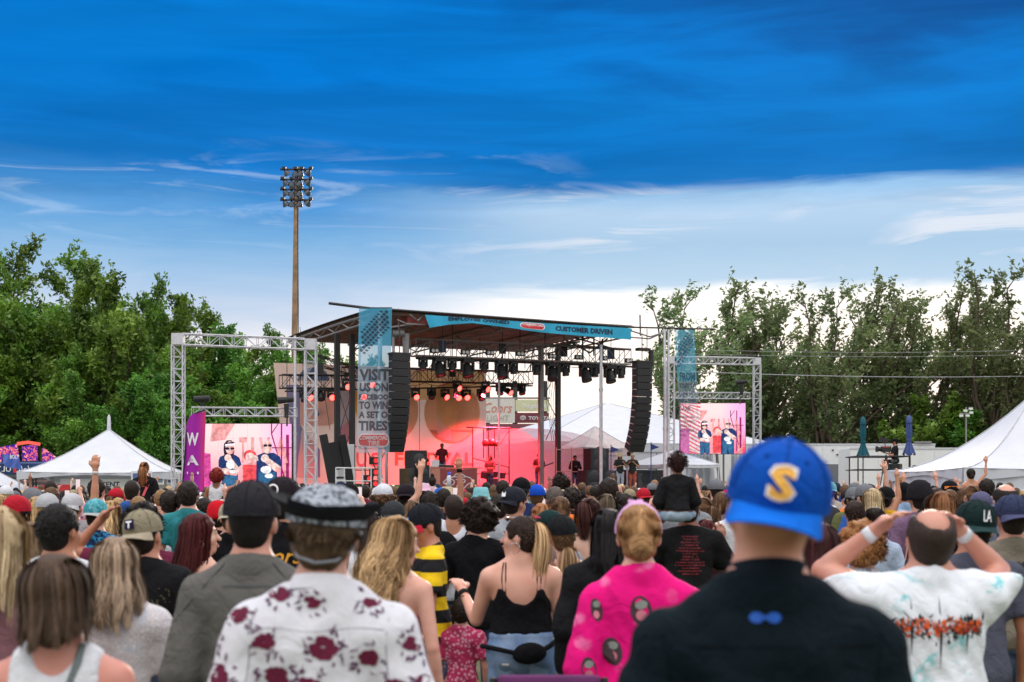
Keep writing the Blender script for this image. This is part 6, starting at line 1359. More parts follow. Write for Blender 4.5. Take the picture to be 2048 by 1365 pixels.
cp = empty('camera_platform', W(1768, 985, 50), 0, 'black railed platform carrying the video camera', 'platform'); c0 = W(1768, 985, 50); c0b = Vector((c0.x, 50, 0)); cp.location = c0b
def cpx(x): return W(x, 985, 50).x - c0b.x
ZP = 1.80; m = MB(); m.box((0, .9, ZP - .06), (1.85, 1.8, .10)); m.build('deck', BLK, cp)
m = MB()
for y in (0, 1.8): m.tube((cpx(1716), y, 2.93), (cpx(1820), y, 2.93), .025); m.tube((cpx(1716), y, 2.46), (cpx(1820), y, 2.46), .02)
for x in (1716, 1820): m.tube((cpx(x), 0, 2.93), (cpx(x), 1.8, 2.93), .025); m.tube((cpx(x), 0, 2.46), (cpx(x), 1.8, 2.46), .02)
m.build('rail', STEEL, cp)
for x in (1716, 1723, 1814, 1820): m = MB(); m.tube((cpx(x), 0 if x in (1716, 1820) else 1.8, 0), (cpx(x), 0 if x in (1716, 1820) else 1.8, 2.93), .025); m.build('post', STEEL, cp)
vc = empty('video_camera', W(1772, 985, 50.8) + Vector((0, 0, ZP - CH)), 0, 'broadcast camera on a tripod aimed at the stage', 'video camera'); hz = 1.30
for (dx, dy) in ((-.28, -.2), (.22, -.25), (0, .35)): m = MB(); m.tube((dx, dy, 0), (0, 0, hz - .1), .022); m.build('tripod_leg', STEEL, vc)
m = MB(); m.box((.0, 0, hz + .10), (.34, .20, .20)); m.build('body', BLK, vc, bevel=.01); m = MB(); m.tube((-.17, 0, hz + .10), (-.30, 0, hz + .10), .075, .085, n=12); m.build('lens', BLK, vc); m = MB(); m.box((-.33, 0, hz + .10), (.05, .22, .20)); m.build('matte_box', BLK, vc); m = MB(); m.box((-.08, 0, hz + .42), (.32, .10, .17), Matrix.Rotation(R(12), 3, 'Y')); m.tube((-.02, 0, hz + .2), (-.06, 0, hz + .35), .015); m.build('viewfinder', BLK, vc); m = MB(); m.box((-.02, -.105, hz + .17), (.26, .01, .04)); m.build('trim', plain('red_trim', (.35, .03, .04), .4), vc); m = MB(); m.tube((.1, 0, hz), (.42, .05, hz - .22), .012); m.build('pan_handle', STEEL, vc)
def umbrella(px, y0, y1, Y, col, label, sd):
    o = empty('folded_umbrella', ((px - 1024) * Y / F, Y, 0), 0, label, 'umbrella', 'folded patio umbrellas'); zt, zb = W(0, y0, Y).z, W(0, y1, Y).z; H = zt - zb; r = random.Random(sd)
    m = MB(); m.tube((0, 0, 0), (0, 0, zt + .04), .022); m.build('pole', STEEL, o)
    mt = plain('umb%d' % sd, col, .8, trans=.15)
    def prof(u): return np.interp(u, [0, .04, .22, .45, .60, .64, .72, .90, 1.0], [.02, .05, .085, .095, .07, .06, .08, .16, .20])
    m = MB(); m.grid(lambda u, v: Vector((prof(v) * (1 + .28 * math.sin(u * 2 * math.pi * 8 + v)) * math.cos(u * 2 * math.pi), prof(v) * (1 + .28 * math.sin(u * 2 * math.pi * 8 + v)) * math.sin(u * 2 * math.pi), zt - H * v + .05 * math.sin(u * 2 * math.pi * 4) * max(0, v - .9) * 10 + .02)), 48, 20); m.build('canopy', mt, o, True)
    m = MB(); m.ring([(.02, .02), (.08, -.03), (.115, -.26), (.11, -.27)], 16, (0, 0, zt)); m.build('vent_flap', mt, o, True); m = MB(); m.ring([(.085, -.03), (.09, 0), (.085, .03)], 14, (0, 0, zt - H * .62)); m.build('strap', mt, o, True)
umbrella(1726, 835, 914, 51, (.012, .11, .15), 'teal folded umbrella tied with a strap at the platform corner', 3); umbrella(1818, 832, 910, 51, (.07, .11, .30), 'lavender blue folded umbrella beside the camera operator', 4)
# ------------------------------------------------------------------ the people nearest the camera, each built for itself
BLACKC, WHITEC, NAVYC = (.007, .007, .009), (.72, .73, .76), (.015, .022, .05)
FAIR, TAN, BROWN, DEEP = (.70, .42, .34), (.52, .28, .18), (.26, .12, .07), (.11, .05, .032)
DK, BR, BL, RD = (.022, .015, .012), (.12, .066, .036), (.48, .33, .17), (.10, .014, .014)
def sil(o): return o
def watch(o, p, nm, col=(.02, .02, .02), name='wristband', wd=.022):
    c = p.J['wr' + nm] - p.J['fd' + nm] * .018; return ring_on(o, name, c.tolist(), p.J['fd' + nm].tolist(), .027, .004, wd, PM['cloth'], col)
def world_of(o, v): return Matrix.LocRotScale(o.location, o.rotation_euler, o.scale) @ Vector([float(x) for x in v])
def phone(o, p, nm, label, tall=True, g='phones held up to film', back=.02, screen=True):
    h = p.J['wr' + nm] + p.J['fd' + nm] * .11; P = world_of(o, h + arr((0, -back, .02))); ph = empty('phone', P, o.rotation_euler.z, label, 'phone', g)
    a, b = (.075, .15) if tall else (.15, .075); m = MB(); m.box((0, 0, 0), (a, .009, b)); m.build('case', PM['phone'], ph, bevel=.003); m = MB(); m.box((0, -.0055, 0), (a - .008, .002, b - .012)); m.build('screen', PM['pscreen'], ph); return ph
# 1 blue cap
o, p, q = person(1548, 868, 2.68, 'big man in dark polo and bright blue backwards cap, largest figure', w=1.08, drop=.035, head=(-10, 9, 11), skin=(.62, .34, .26), hair=('none', DK), cap=('cap', (.003, .075, .42), True, 0, (.004, .15, .68)), shirt=('half', (.004, .010, .015), 'cloth', .008), h=.011, loose=.018)
V_, F_ = text_geo('S', .04); hm_ = head_matrix(p, Matrix.Translation((0, -.028, .022)) @ Matrix.Scale(1.07, 4) @ Matrix.Rotation(R(180), 4, 'Z'))
for (mt, off, wd, ht, dx) in ((PM['white'], .002, .050, .062, 0), (plain('gold_thread', (.78, .40, .06), .7), .005, .041, .054, 0)):
    mb = MB()
    for x, y in V_: u = (x - .5) * wd; v = .034 + (y - .5) * ht + .018; rr = math.sqrt(max(0, 1 - (v - .022) ** 2 / .0108 ** 1)) if False else 1; yy = .109 * math.cos(math.asin(min(.99, u / .088))) * math.sqrt(max(.02, 1 - ((v - .022) / .112) ** 2)) ; mb.v.append((-u, yy + .002 + off - .004, v))
    mb.f = F_; ob = mb.build('cap_emblem', mt, o); ob.matrix_local = hm_
ring = MB(); ring.ring([(.078, -.025), (.072, .028), (.066, .030), (.071, -.02)], 24, (0, -.014, 1.487), Matrix.Rotation(R(-14), 3, 'X')); ring.build('collar', PM['cloth'], o, True, color=(.006, .012, .018))
eg = [ell(.22, .5, .24, .42, 10), ell(.78, .5, .24, .42, 10), [(.3, .35), (.7, .35), (.7, .65), (.3, .65)]]
decal(o, q['shirt'], 'collar_logo', ([pt for P in eg for pt in P], [tuple(range(0, 10)), tuple(range(10, 20)), tuple(range(20, 24))]), plain('royal_blue_print', (.01, .10, .50), .6), -.02, 1.425, .055, .024)
for s_ in (-1, 1): strap_path(o, q['shirt'], 'sleeve_seam', [(s_ * (.20 - .012 * math.sin(k * .5)), 1.39 - .03 * k) for k in range(8)], .0022, PM['cloth'], (.002, .004, .006), -.0004)
strap_path(o, q['shirt'], 'yoke_seam', [(-.19 + .038 * k, 1.372) for k in range(11)], .0018, PM['cloth'], (.002, .004, .006), -.0004)
# 2 floral shirt and bandana hat
o, p, q = person(652, 962, 3.55, 'man in white shirt with maroon flowers and bandana topped black hat', w=1.0, drop=.03, head=(-4, 0, 6), skin=(.60, .36, .28), hair=('short', (.11, .072, .045)), cap=('cowboy', (.5, .5, .5), False, 0, None, 'bandana_print'), shirt=('half', WHITEC, 'off_white', .007), h=.011, hn=1600, loose=.022)
hb = link('hat_brim', HATS['cowboy_brim'], None, o, (.012, .014, .018)); own(hb, PM['cloth']); hb.matrix_local = head_matrix(p, Matrix.Translation((0, 0, .03)))
ring = MB(); ring.grid(lambda u, v: (math.sin(u * 6.283) * (.072 + .018 * v), -.016 + math.cos(u * 6.283) * (.070 + .016 * v), 1.505 - .036 * v - .012 * math.cos(u * 6.283)), 28, 3); ring.build('collar', PM['off_white'], o, True)
def flowers(seed):
    r = random.Random(seed); C_, L_ = ([], []), ([], [])
    def add(G, P): i = len(G[0]); G[0].extend(P); G[1].append(tuple(range(i, i + len(P))))
    pts = []
    for _ in range(4000):
        x, z = r.uniform(-.30, .30), r.uniform(.80, 1.47)
        if all((x - a) ** 2 + (z - b) ** 2 > .088 ** 2 for a, b in pts): pts.append((x, z))
    for (x, z) in pts:
        s_ = r.uniform(.022, .034); a0 = r.uniform(0, 6.28)
        for k in range(r.randint(5, 8)):
            a = a0 + k * .95 + r.uniform(-.2, .2); d_ = s_ * r.uniform(.35, .8); cx, cz = x + math.cos(a) * d_, z + math.sin(a) * d_ * .8; n = 14; rr = s_ * r.uniform(.34, .52)
            add(C_, [(cx + math.cos(a + j * 6.283 / n) * rr * r.uniform(.75, 1.2) * 1.25, cz + math.sin(a + j * 6.283 / n) * rr * r.uniform(.75, 1.15)) for j in range(n)])
        for k in range(r.randint(12, 18)):
            a = r.uniform(0, 6.28); d0 = s_ * r.uniform(1.0, 1.35); d1 = d0 + s_ * r.uniform(.4, .9); w_ = s_ * r.uniform(.10, .22); b = a + r.uniform(-.5, .5); mx, mz = x + math.cos((a + b) / 2) * (d0 + d1) / 2, z + math.sin((a + b) / 2) * (d0 + d1) / 2
            add(L_, [(x + math.cos(a) * d0, z + math.sin(a) * d0), (mx - math.sin(a) * w_, mz + math.cos(a) * w_), (x + math.cos(b) * d1, z + math.sin(b) * d1), (mx + math.sin(a) * w_, mz - math.cos(a) * w_)])
    return C_, L_
G1, G2 = flowers(12); unit = lambda G: ([((x / .64) + .5, (z - 1.135) / .70 + .5) for x, z in G[0]], G[1])
tag(decal(o, q['shirt'], 'petal_print', unit(G1), plain('maroon_ink', (.13, .006, .035), .85, var=.35, scale=60), 0, 1.135, .64, .70), kind='stuff'); tag(decal(o, q['shirt'], 'leaf_print', unit(G2), plain('plum_ink', (.10, .035, .09), .85), 0, 1.135, .64, .70, off=.0035), kind='stuff')
hb2 = MB(); hb2.grid(lambda u, v: ((.099 + .006 * v) * math.sin(u * 6.2832), (.118 + .012 * v) * math.cos(u * 6.2832) - .012, -.002 + .046 * v + .012 * abs(math.sin(u * 6.2832))), 32, 3); ob = hb2.build('hat_band', PM['cloth'], o, True, color=(.012, .014, .018)); ob.matrix_local = head_matrix(p, Matrix.Translation((0, 0, .03)))
mb = MB(); M = head_matrix(p); [mb.path([(s_ * .078, .08, .01), (s_ * .083, .0, .0), (s_ * .078, -.04, -.03), (s_ * .05, -.085, -.06), (0, -.10, -.07)], .0045, 6) for s_ in (-1, 1)]; ob = mb.build('glasses_strap', PM['cloth'], o, True, color=(.30, .32, .36)); ob.matrix_local = M
def seams(o, q, col, xs=.185, z0=1.43, z1=1.20):
    for s_ in (-1, 1): strap_path(o, q['shirt'], 'sleeve_seam', [(s_ * (xs - .012 * math.sin(k * .5)), z0 + (z1 - z0) * k / 7) for k in range(8)], .0020, PM['cloth'], col, -.0006)
seams(o, q, (.38, .38, .42)); strap_path(o, q['shirt'], 'yoke_seam', [(-.17 + .034 * k, 1.375 + .004 * math.sin(k)) for k in range(11)], .0018, PM['cloth'], (.42, .42, .46), -.0006)
# 3 grey shirt, black cap
o, p, q = person(505, 958, 4.7, 'man in grey raglan shirt and black cap beside the floral shirt', drop=.02, w=1.03, skin=(.62, .34, .27), hair=('buzz', (.012, .010, .010)), cap=('cap', (.022, .021, .026), False), shirt=('long', (.135, .13, .12), 'cloth', .0035), h=.012, loose=.014)
for s_ in (-1, 1): strap_path(o, q['shirt'], 'raglan_seam', [(s_ * (.08 + .035 * k), 1.475 - .04 * k) for k in range(6)], .0022, PM['cloth'], (.05, .05, .055), -.001)
decal(o, q['shirt'], 'back_seam', ([(0, 0), (1, 0), (1, 1), (0, 1)], [(0, 1, 2, 3)]), plain('seam_grey', (.06, .065, .068), .8), 0, 1.40, .16, .006)
# 4 ponytail woman
o, p, q = person(1040, 1026, 7.2, 'woman in black strappy top and pale jeans with blonde ponytail and hoop earring', w=1.36, fem=1, head=(72, 3, 0), skin=(.74, .45, .36), hair=('crop', (.030, .018, .014)), shirt=('cami', BLACKC, 'cloth', .003), pants=('jeans', (.20, .31, .47)), h=.010, face=True, la=((.30, .35, -1), (.35, .75, .62)), ra=((.16, .05, -1), (-.2, .8, .2)), hem=1.07, hn=900, loose=.008, ptop=1.085)
tm_ = link('ponytail', tail_mesh(p, 'highpony', 900, .44, 4, .003), PM['hair'], o, (.50, .34, .19))
for s_ in (-1, 1):
    for d_ in (0, .028): strap_path(o, o.children[0], 'shoulder_strap', [(s_ * (.088 + d_ * .5) , 1.29), (s_ * (.088 + d_ * .8), 1.38), (s_ * (.088 + d_ * .6), 1.44), (s_ * (.088 + d_ * .4), 1.47)], .0038, PM['cloth'], BLACKC, .001)
M = head_matrix(p); mb = MB(); mb.ring([(.030, -.0015), (.0325, 0), (.030, .0015), (.0285, 0), (.030, -.0015)], 28, (-.088, 0, -.062), Matrix.Rotation(R(90), 3, 'Y')); ob = mb.build('hoop_earring', PM['metal'], o, True); ob.matrix_local = M
mb = MB(); mb.path([(-.055, .06, .095), (-.02, .082, .10), (.02, .082, .10), (.055, .06, .095)], .010, 6); ob = mb.build('sunglasses_on_head', plain('amber_lens', (.25, .12, .05), .15), o, True); ob.matrix_local = M
mb = MB(); mb.ring([(.0001, .012), (.020, .008), (.024, 0), (.0001, 0)], 10, (0, -.095, .112)); ob = mb.build('hair_tie', PM['cloth'], o, True, color=(.5, .05, .12)); ob.matrix_local = M
mb = MB(); mb.ring([(.158, -.018), (.166, 0), (.158, .018)], 28, (0, -.008, 1.05), Matrix.Diagonal((1.12, .80, 1))); wb = mb.build('jeans_waistband', PM['denim'], o, True, color=(.25, .36, .52))
watch(o, p, 'L', (.015, .015, .015), 'watch', .032); watch(o, p, 'L', (.10, .06, .04), 'bracelet', .006).location = (-.005, -.03, -.03)
bg = empty('belt_bag', world_of(o, (.045, -.185, .965)), o.rotation_euler.z, 'black belt bag worn across the back of the pale jeans', 'bag'); s_ = SDF(); s_.ell((0, 0, 0), (.085, .035, .048), .02).ell((.0, -.01, .01), (.075, .03, .05), .02); ob = link('pouch', mesh_sdf(s_.ev, (-.12, -.08, -.08), (.12, .08, .1), .009, 'pouch'), PM['cloth'], bg, BLACKC); own(ob, PM['cloth']); bg.rotation_euler.y = R(-6)
mb = MB(); mb.path([(-.06, -.005, .01), (-.12, .0, .03), (-.20, .055, .05), (-.235, .15, .05)], .013, 6); mb.path([(.06, 0, .01), (.11, .03, .03), (.155, .12, .05)], .013, 6); mb.build('belt', PM['cloth'], bg, True, color=BLACKC)
decal(o, q['trousers'], 'back_pocket', ([(0, .15), (.5, 0), (1, .15), (1, 1), (0, 1)], [(0, 1, 2, 3, 4)]), PM['denim'], -.085, .87, .11, .13, off=.004).color = (.30, .42, .58, 1)
decal(o, q['trousers'], 'back_pocket', ([(0, .15), (.5, 0), (1, .15), (1, 1), (0, 1)], [(0, 1, 2, 3, 4)]), PM['denim'], .10, .87, .11, .13, off=.004).color = (.30, .42, .58, 1)
decal(o, q['trousers'], 'pocket_badge', ([(0, 0), (1, 0), (1, 1), (0, 1)], [(0, 1, 2, 3)]), PM['white'], -.09, .905, .04, .012, off=.008)
# 5 pink top woman
o, p, q = person(1277, 1003, 5.2, 'woman in hot pink skull print top with blonde bun and pink headband', w=.95, drop=.02, fem=.8, skin=(.74, .46, .37), hair=('bun', (.36, .21, .10)), shirt=('long', (.78, .004, .20), 'pink_bleached', .006), h=.011, hn=1400, ra=((.6, .5, -.35), (-.2, .9, .1)), loose=.02, pants=('jeans', (.02, .02, .03)))
mb = MB(); mb.grid(lambda u, v: (math.sin((u - .5) * 3.3) * (.088 + .006 * math.sin(v * 3.14)), .020 - .034 * v + .0 * u, math.cos((u - .5) * 3.3) * (.106 + .012 * math.sin(v * 3.14)) + .02), 30, 5); mb.grid(lambda u, v: (.03 * math.sin(u * 6.28) - .01, .02 + .012 * math.cos(v * 3.14), .125 + .016 * math.sin(v * 3.14) * (1 + .3 * math.sin(u * 12))), 14, 5); ob = mb.build('headband', PM['cloth'], o, True, color=(.72, .40, .66)); ob.matrix_local = head_matrix(p)
def skullgeo():
    V = ell(.5, .5, .5, .5, 14); return V, [tuple(range(14))]
for (x, z, a, b) in ((.0, 1.33, .085, .115), (-.11, 1.17, .075, .11), (.09, 1.08, .07, .10), (-.17, 1.33, .045, .09), (-.20, 1.10, .06, .10)):
    decal(o, q['shirt'], 'skull_print', skullgeo(), plain('charcoal_print', (.05, .028, .035), .7), x, z, a, b, .2); decal(o, q['shirt'], 'skull_print', skullgeo(), plain('dusty_pink_print', (.62, .20, .26), .7), x, z - .018, a * .5, b * .35, .2, .005); decal(o, q['shirt'], 'skull_print', skullgeo(), plain('grey_green_print', (.22, .24, .22), .7), x, z + .022, a * .6, b * .3, .2, .005)
# 6 tie dye man
BA = ((.44, .80, .26), (-.74, -.38, .66))
o, p, q = person(1856, 1002, 4.85, 'balding man in white and aqua tie-dye shirt with both hands to his head', w=1.42, head=(0, 16, 0), skin=(.60, .33, .26), hair=('bald', (.045, .030, .026)), shirt=('tee', WHITEC, 'tie_dye', .009), h=.011, la=BA, ra=BA, loose=.022)
watch(o, p, 'L', (.75, .77, .80), 'wristband', .034); watch(o, p, 'R', (.75, .77, .80), 'wristband', .034)
def splash(seed, n=46):
    r = random.Random(seed); V = []; Fc = []
    def add(P): i = len(V); V.extend(P); Fc.append(tuple(range(i, i + len(P))))
    for k in range(n):
        x = r.random(); y = .5 + r.gauss(0, .13) * (1.3 - abs(x - .5)); l = r.uniform(.02, .07); t = r.choice((1.57, 1.57, .6, -.6, 2.2)); w_ = r.uniform(.008, .02); dx, dy = math.cos(t) * l, math.sin(t) * l * 2.2
        add([(x - dx, y - dy), (x + w_, y - w_), (x + dx, y + dy), (x - w_, y + w_)])
    return V, Fc
decal(o, q['shirt'], 'chest_print', splash(3, 150), PM['black'], .0, 1.30, .34, .15); decal(o, q['shirt'], 'chest_print', splash(5, 130), plain('flame_orange_print', (.72, .10, .01), .7), 0, 1.305, .31, .10, off=.005); decal(o, q['shirt'], 'chest_print', splash(9, 60), plain('dark_red_print', (.30, .02, .01), .7), 0, 1.295, .33, .08, off=.006)
for k, x in enumerate((-.10, 0, .10)): decal(o, q['shirt'], 'spike_print', ([(.5, 0), (1, .5), (.5, 1), (0, .5)], [(0, 1, 2, 3)]), PM['black'], x, 1.30 - .02 * (k == 1), .010, .21 + .06 * (k == 1), off=.006)
# 7..11 left foreground
o, p, q = person(118, 1096, 3.45, 'woman with long straight brown hair in white vest, lowest left', w=1.0, fem=.8, head=(-8, 4, -4), skin=(.66, .33, .28), hair=('long', (.085, .055, .038)), shirt=('tank', WHITEC, 'cloth', .004), h=.012, hn=3400, hlen=.135, wave=.006, hwidth=.0030)
b_ = empty('shoulder_strap', (0, 0, 0), 0, 'grey bag strap crossing the back of the woman in white vest', 'strap'); b_.location = o.location; b_.rotation_euler = o.rotation_euler; b_.scale = o.scale
sp2 = strap_path(o, q['shirt'], 'strap_band', [(.075, 1.485), (.072, 1.44), (.05, 1.36), (.0, 1.22), (-.07, 1.05), (-.11, .98)], .011, PM['cloth'], (.17, .20, .20), .004); sp2.parent = b_
o, p, q = person(232, 1066, 5.0, 'woman with wavy ash blonde hair in white lace tee', w=1.05, fem=.7, head=(6, 2, 0), skin=(.66, .38, .32), hair=('wavy', (.30, .225, .165)), shirt=('tee', WHITEC, 'lace', .005), h=.012, hn=2600, hlen=.26, wave=.010, ra=((.12, .25, -1), (.2, .9, .1)))
cu_ = empty('drink_cup', world_of(o, p.J['wrR'] + p.J['fdR'] * .1 + arr((0, 0, -.02))), 0, 'clear cup with a red straw and green drink held by the lace tee woman', 'cup'); m = MB(); m.ring([(.0001, -.07), (.032, -.07), (.042, .07)], 16); m.build('cup', plain('green_drink', (.10, .42, .25), .2), cu_, True); m = MB(); m.ring([(.044, .07), (.044, .08), (.02, .09), (.0001, .09)], 16); m.build('lid', PM['white'], cu_, True); m = MB(); m.tube((0, 0, .08), (.01, 0, .20), .004); m.build('straw', REDP, cu_)
o, p, q = person(121, 1000, 5.9, 'man with black buzzed hair in white sleeveless shirt, turned a little', w=1.08, head=(-22, 2, 0), skin=(.48, .24, .15), hair=('crop', (.010, .009, .009)), shirt=('tank', WHITEC, 'cloth', .005), h=.012, face=True, hn=900)
mb = MB(); c_ = p.J['shL'] * .6 + p.J['elL'] * .4
decal(o, o.children[0], 'tattoo', ell(0.5, .5, .5, .5, 12) and ([tuple(v) for v in ell(.5, .5, .5, .5, 12)], [tuple(range(12))]), plain('tattoo_ink', (.16, .12, .12), .7), float(c_[0]), float(c_[2]) - .03, .05, .13, off=.002)
o, p, q = person(291, 1016, 6.6, 'man in black tee and khaki mesh cap turned backwards with square patch', w=1.0, head=(-16, 5, -6), skin=(.56, .28, .20), hair=('buzz', (.02, .014, .012)), cap=('cap', (.26, .23, .155), True, 0, (.40, .35, .25)), shirt=('tee', (.013, .013, .015)), h=.012)
M = head_matrix(p, Matrix.Translation((0, -.028, .022)) @ Matrix.Scale(1.07, 4) @ Matrix.Rotation(R(180), 4, 'Z')); mb = MB(); mb.grid(lambda u, v: ((u - .5) * .05, .1105 - .02 * (u - .5) ** 2 - .010 * v * v, .028 + .046 * v), 4, 3); ob = mb.build('cap_patch', PM['cloth'], o, color=(.02, .02, .05)); ob.matrix_local = M
V_, F_ = text_geo('T', .03); mb = MB(); mb.v = [(-(x - .5) * .03, .1128 - .010 * y * y, .034 + .033 * y) for x, y in V_]; mb.f = F_; ob = mb.build('patch_letter', PM['white'], o); ob.matrix_local = M
decal(o, q['shirt'], 'leaf_print', splash(17, 22), plain('olive_print', (.30, .27, .15), .8), .10, 1.30, .10, .10, .5)
o, p, q = person(402, 1022, 7.3, 'woman in profile with long dark red hair and bare shoulder', w=1.0, fem=1, rot=R(-30), head=(-48, 2, 0), skin=(.76, .50, .40), hair=('long', (.075, .012, .014)), shirt=('cami', (.65, .45, .40)), h=.010, face=True, hn=2200, hlen=.36, wave=.006)
M = head_matrix(p); mb = MB(); mb.ring([(.016, -.001), (.018, 0), (.016, .001), (.0145, 0), (.016, -.001)], 20, (.088, .0, -.052), Matrix.Rotation(R(90), 3, 'Y')); ob = mb.build('hoop_earring', PM['metal'], o, True); ob.matrix_local = M
# 12 blonde turning, 13 red brimmed cap man
o, p, q = person(796, 1026, 6.1, 'woman with long wavy blonde hair turned towards the man in red brimmed cap', w=1.0, fem=1, rot=R(-25), head=(-42, -8, 0), skin=(.78, .50, .42), hair=('wavy', (.43, .29, .155)), shirt=('cami', (.55, .22, .30)), h=.010, face=True, hn=3400, hlen=.38, wave=.022, la='front', ra='down')
o, p, q = person(850, 1003, 8.0, 'man in yellow and black striped shirt and black cap with red brim', w=1.0, rot=R(100), head=(12, -16, 0), skin=(.50, .25, .17), hair=('buzz', (.02, .015, .012)), cap=('cap', (.014, .016, .022), False, 0, (.55, .02, .05)), shirt=('tee', (.5, .4, .02), 'bee_stripes'), h=.010, face=True, la='hold', ra='hold')
M = head_matrix(p, Matrix.Translation((0, 0, .03))); mb = MB(); [mb.ring([(.0001, .004), (.018, .002), (.024, 0)], 14, (s_ * .030, .108, .036), Matrix.Rotation(R(-70), 3, 'X')) for s_ in (-1, 1)]; mb.tube((-.01, .11, .04), (.01, .11, .04), .003); ob = mb.build('sunglasses', plain('mirror_lens', (.5, .52, .55), .1, .9), o, True); ob.matrix_local = M
# 14 dark curly haired man in black tee
o, p, q = person(962, 988, 9.0, 'person with tousled dark hair in black tee, head bowed over a phone', w=1.02, rot=R(-14), head=(-24, -14, 6), skin=(.72, .44, .34), hair=('curly', (.022, .013, .011)), shirt=('tee', BLACKC), h=.011, hn=1500, hlen=.1, la='hold', ra='chin', face=True)
phone(o, p, 'L', 'phone lit in the hand of the person with bowed dark hair', False, 'phones held low')
# 15 black cap woman with low ponytail
o, p, q = person(1122, 1028, 8.0, 'woman in black cap with lime trim and open backed black top', w=1.05, fem=1, head=(20, 2, -4), skin=(.62, .37, .28), hair=('crop', (.13, .075, .04)), cap=('cap', (.012, .013, .015), False, 0, (.50, .62, .30)), shirt=('cami', (.014, .014, .016), 'cloth', .003), h=.011, pants=('jeans', (.012, .012, .014)))
link('ponytail', tail_mesh(p, 'lowpony', 700, .34, 6, .006), PM['hair'], o, (.34, .22, .12))
for s_ in (-1, 1): strap_path(o, o.children[0], 'shoulder_strap', [(s_ * .03, 1.31), (s_ * .05, 1.38), (s_ * .075, 1.45), (s_ * .08, 1.47)], .006, PM['cloth'], BLACKC, .001)
o, p, q = person(1098, 1018, 9.2, 'person in deep green black cap just behind the lime trimmed cap', w=1.0, head=(30, 0, 0), skin=TAN, hair=('buzz', DK), cap=('cap', (.01, .03, .03), False), shirt=('tee', (.33, .35, .42)), h=.013)
o, p, q = person(1090, 1080, 7.6, 'grey haired person with shaved neck in white tee between two women', w=.95, head=(-20, -18, 0), skin=(.66, .40, .33), hair=('buzz', (.22, .18, .18)), shirt=('tee', WHITEC), h=.013)
o, p, q = person(1216, 1012, 6.7, 'person with black hair and black hoodie behind the pink headband', w=1.0, fem=.5, head=(4, 0, 0), skin=BROWN, hair=('long', (.012, .011, .012)), shirt=('hood', (.013, .013, .015)), h=.012, hlen=.22, hn=1600, wave=.003)
# 16 tour shirt man and child
o, p, q = person(1376, 985, 10, 'man in black tour shirt with red text carrying a child', w=1.2, skin=BROWN, hair=('buzz', DK), shirt=('tee', (.011, .011, .012)), h=.013, la=((.35, .35, -.7), (-.1, .4, 1)), ra=((.35, .35, -.7), (-.1, .4, 1)), loose=.02)
r_ = random.Random(4)
for k in range(14): wd = r_.uniform(.10, .23) if k not in (0, 13) else .12; decal(o, q['shirt'], 'tour_text', text_geo(''.join(r_.choice('AEIOLNRSTM ') for _ in range(int(wd * 70))), .01), plain('dark_red_text', (.26, .025, .035), .7), 0, 1.425 - .021 * k, wd, .012)
o, p, q = person(1354, 903, 9.82, 'child with tall curly hair in black sweater sitting on shoulders', w=1.0, child=True, seated=True, sz=.49, head=(12, 0, 0), skin=(.20, .10, .065), hair=('top', (.035, .014, .014)), shirt=('long', (.016, .016, .018)), pants=('jeans', (.42, .52, .58)), hem=1.0, h=.012, la=((.3, .2, -1), (-.2, .5, -.7)), ra=((.3, .2, -1), (-.2, .5, -.7)), hn=1200, hlen=.05, loose=.024, face=True, group='children and friends riding on shoulders')
# 17 second row right
o, p, q = person(1946, 997, 6.3, 'man in dark green snapback cap and slate tee beside the tie-dye man', w=1.1, head=(0, 6, 4), skin=(.45, .22, .13), hair=('buzz', (.012, .01, .01)), cap=('cap', (.008, .022, .022), True, 0, (.02, .05, .05)), shirt=('tee', (.085, .09, .125)), h=.012, pants=('jeans', (.05, .07, .05)))
M = head_matrix(p, Matrix.Translation((0, -.028, .022)) @ Matrix.Scale(1.07, 4) @ Matrix.Rotation(R(180), 4, 'Z')); V_, F_ = text_geo('LA', .01); mb = MB(); mb.v = [(-(x - .5) * .034 - .012, .112 - .012 * y * y, .030 + .05 * y) for x, y in V_]; mb.f = F_; ob = mb.build('cap_letters', PM['white'], o); ob.matrix_local = M
o, p, q = person(2022, 987, 7.6, 'man in navy cap and khaki tee with black lettering at right edge', w=1.12, skin=(.50, .27, .19), hair=('buzz', DK), cap=('cap', (.035, .045, .095), True, 0, (.075, .08, .16)), shirt=('tee', (.19, .165, .125)), h=.012)
for s_, z in (('REMEMBER', 1.36), ('EVERYONE', 1.315)): decal(o, q['shirt'], 'lettering', text_geo(s_, .03), PM['black'], 0, z, .27, .034)
o, p, q = person(1722, 1034, 6.8, 'person with curly ginger hair in blue plaid shirt', w=.95, skin=(.76, .48, .38), hair=('curly', (.36, .17, .065)), shirt=('half', WHITEC, 'plaid'), h=.012, hn=2200)
o, p, q = person(1640, 1040, 6.0, 'person in pale blue striped shirt almost hidden behind the blue cap man', w=1.0, fem=.7, skin=FAIR, hair=('long', (.05, .012, .014)), shirt=('tee', (.40, .50, .72)), h=.014, hlen=.3)
o, p, q = person(1412, 1035, 10.6, 'woman with long wine red hair behind the shoulder carried child', w=1.0, fem=1, skin=FAIR, hair=('long', (.085, .014, .016)), shirt=('tee', (.05, .02, .02)), h=.014, hlen=.34, hn=1200)
o, p, q = person(0, 1005, 4.6, 'blonde person with bare tanned shoulder cut by the left edge', w=1.0, fem=.8, skin=(.62, .34, .23), hair=('long', (.55, .44, .28)), shirt=('tank', (.25, .12, .14)), h=.013, hlen=.3, hn=1600)
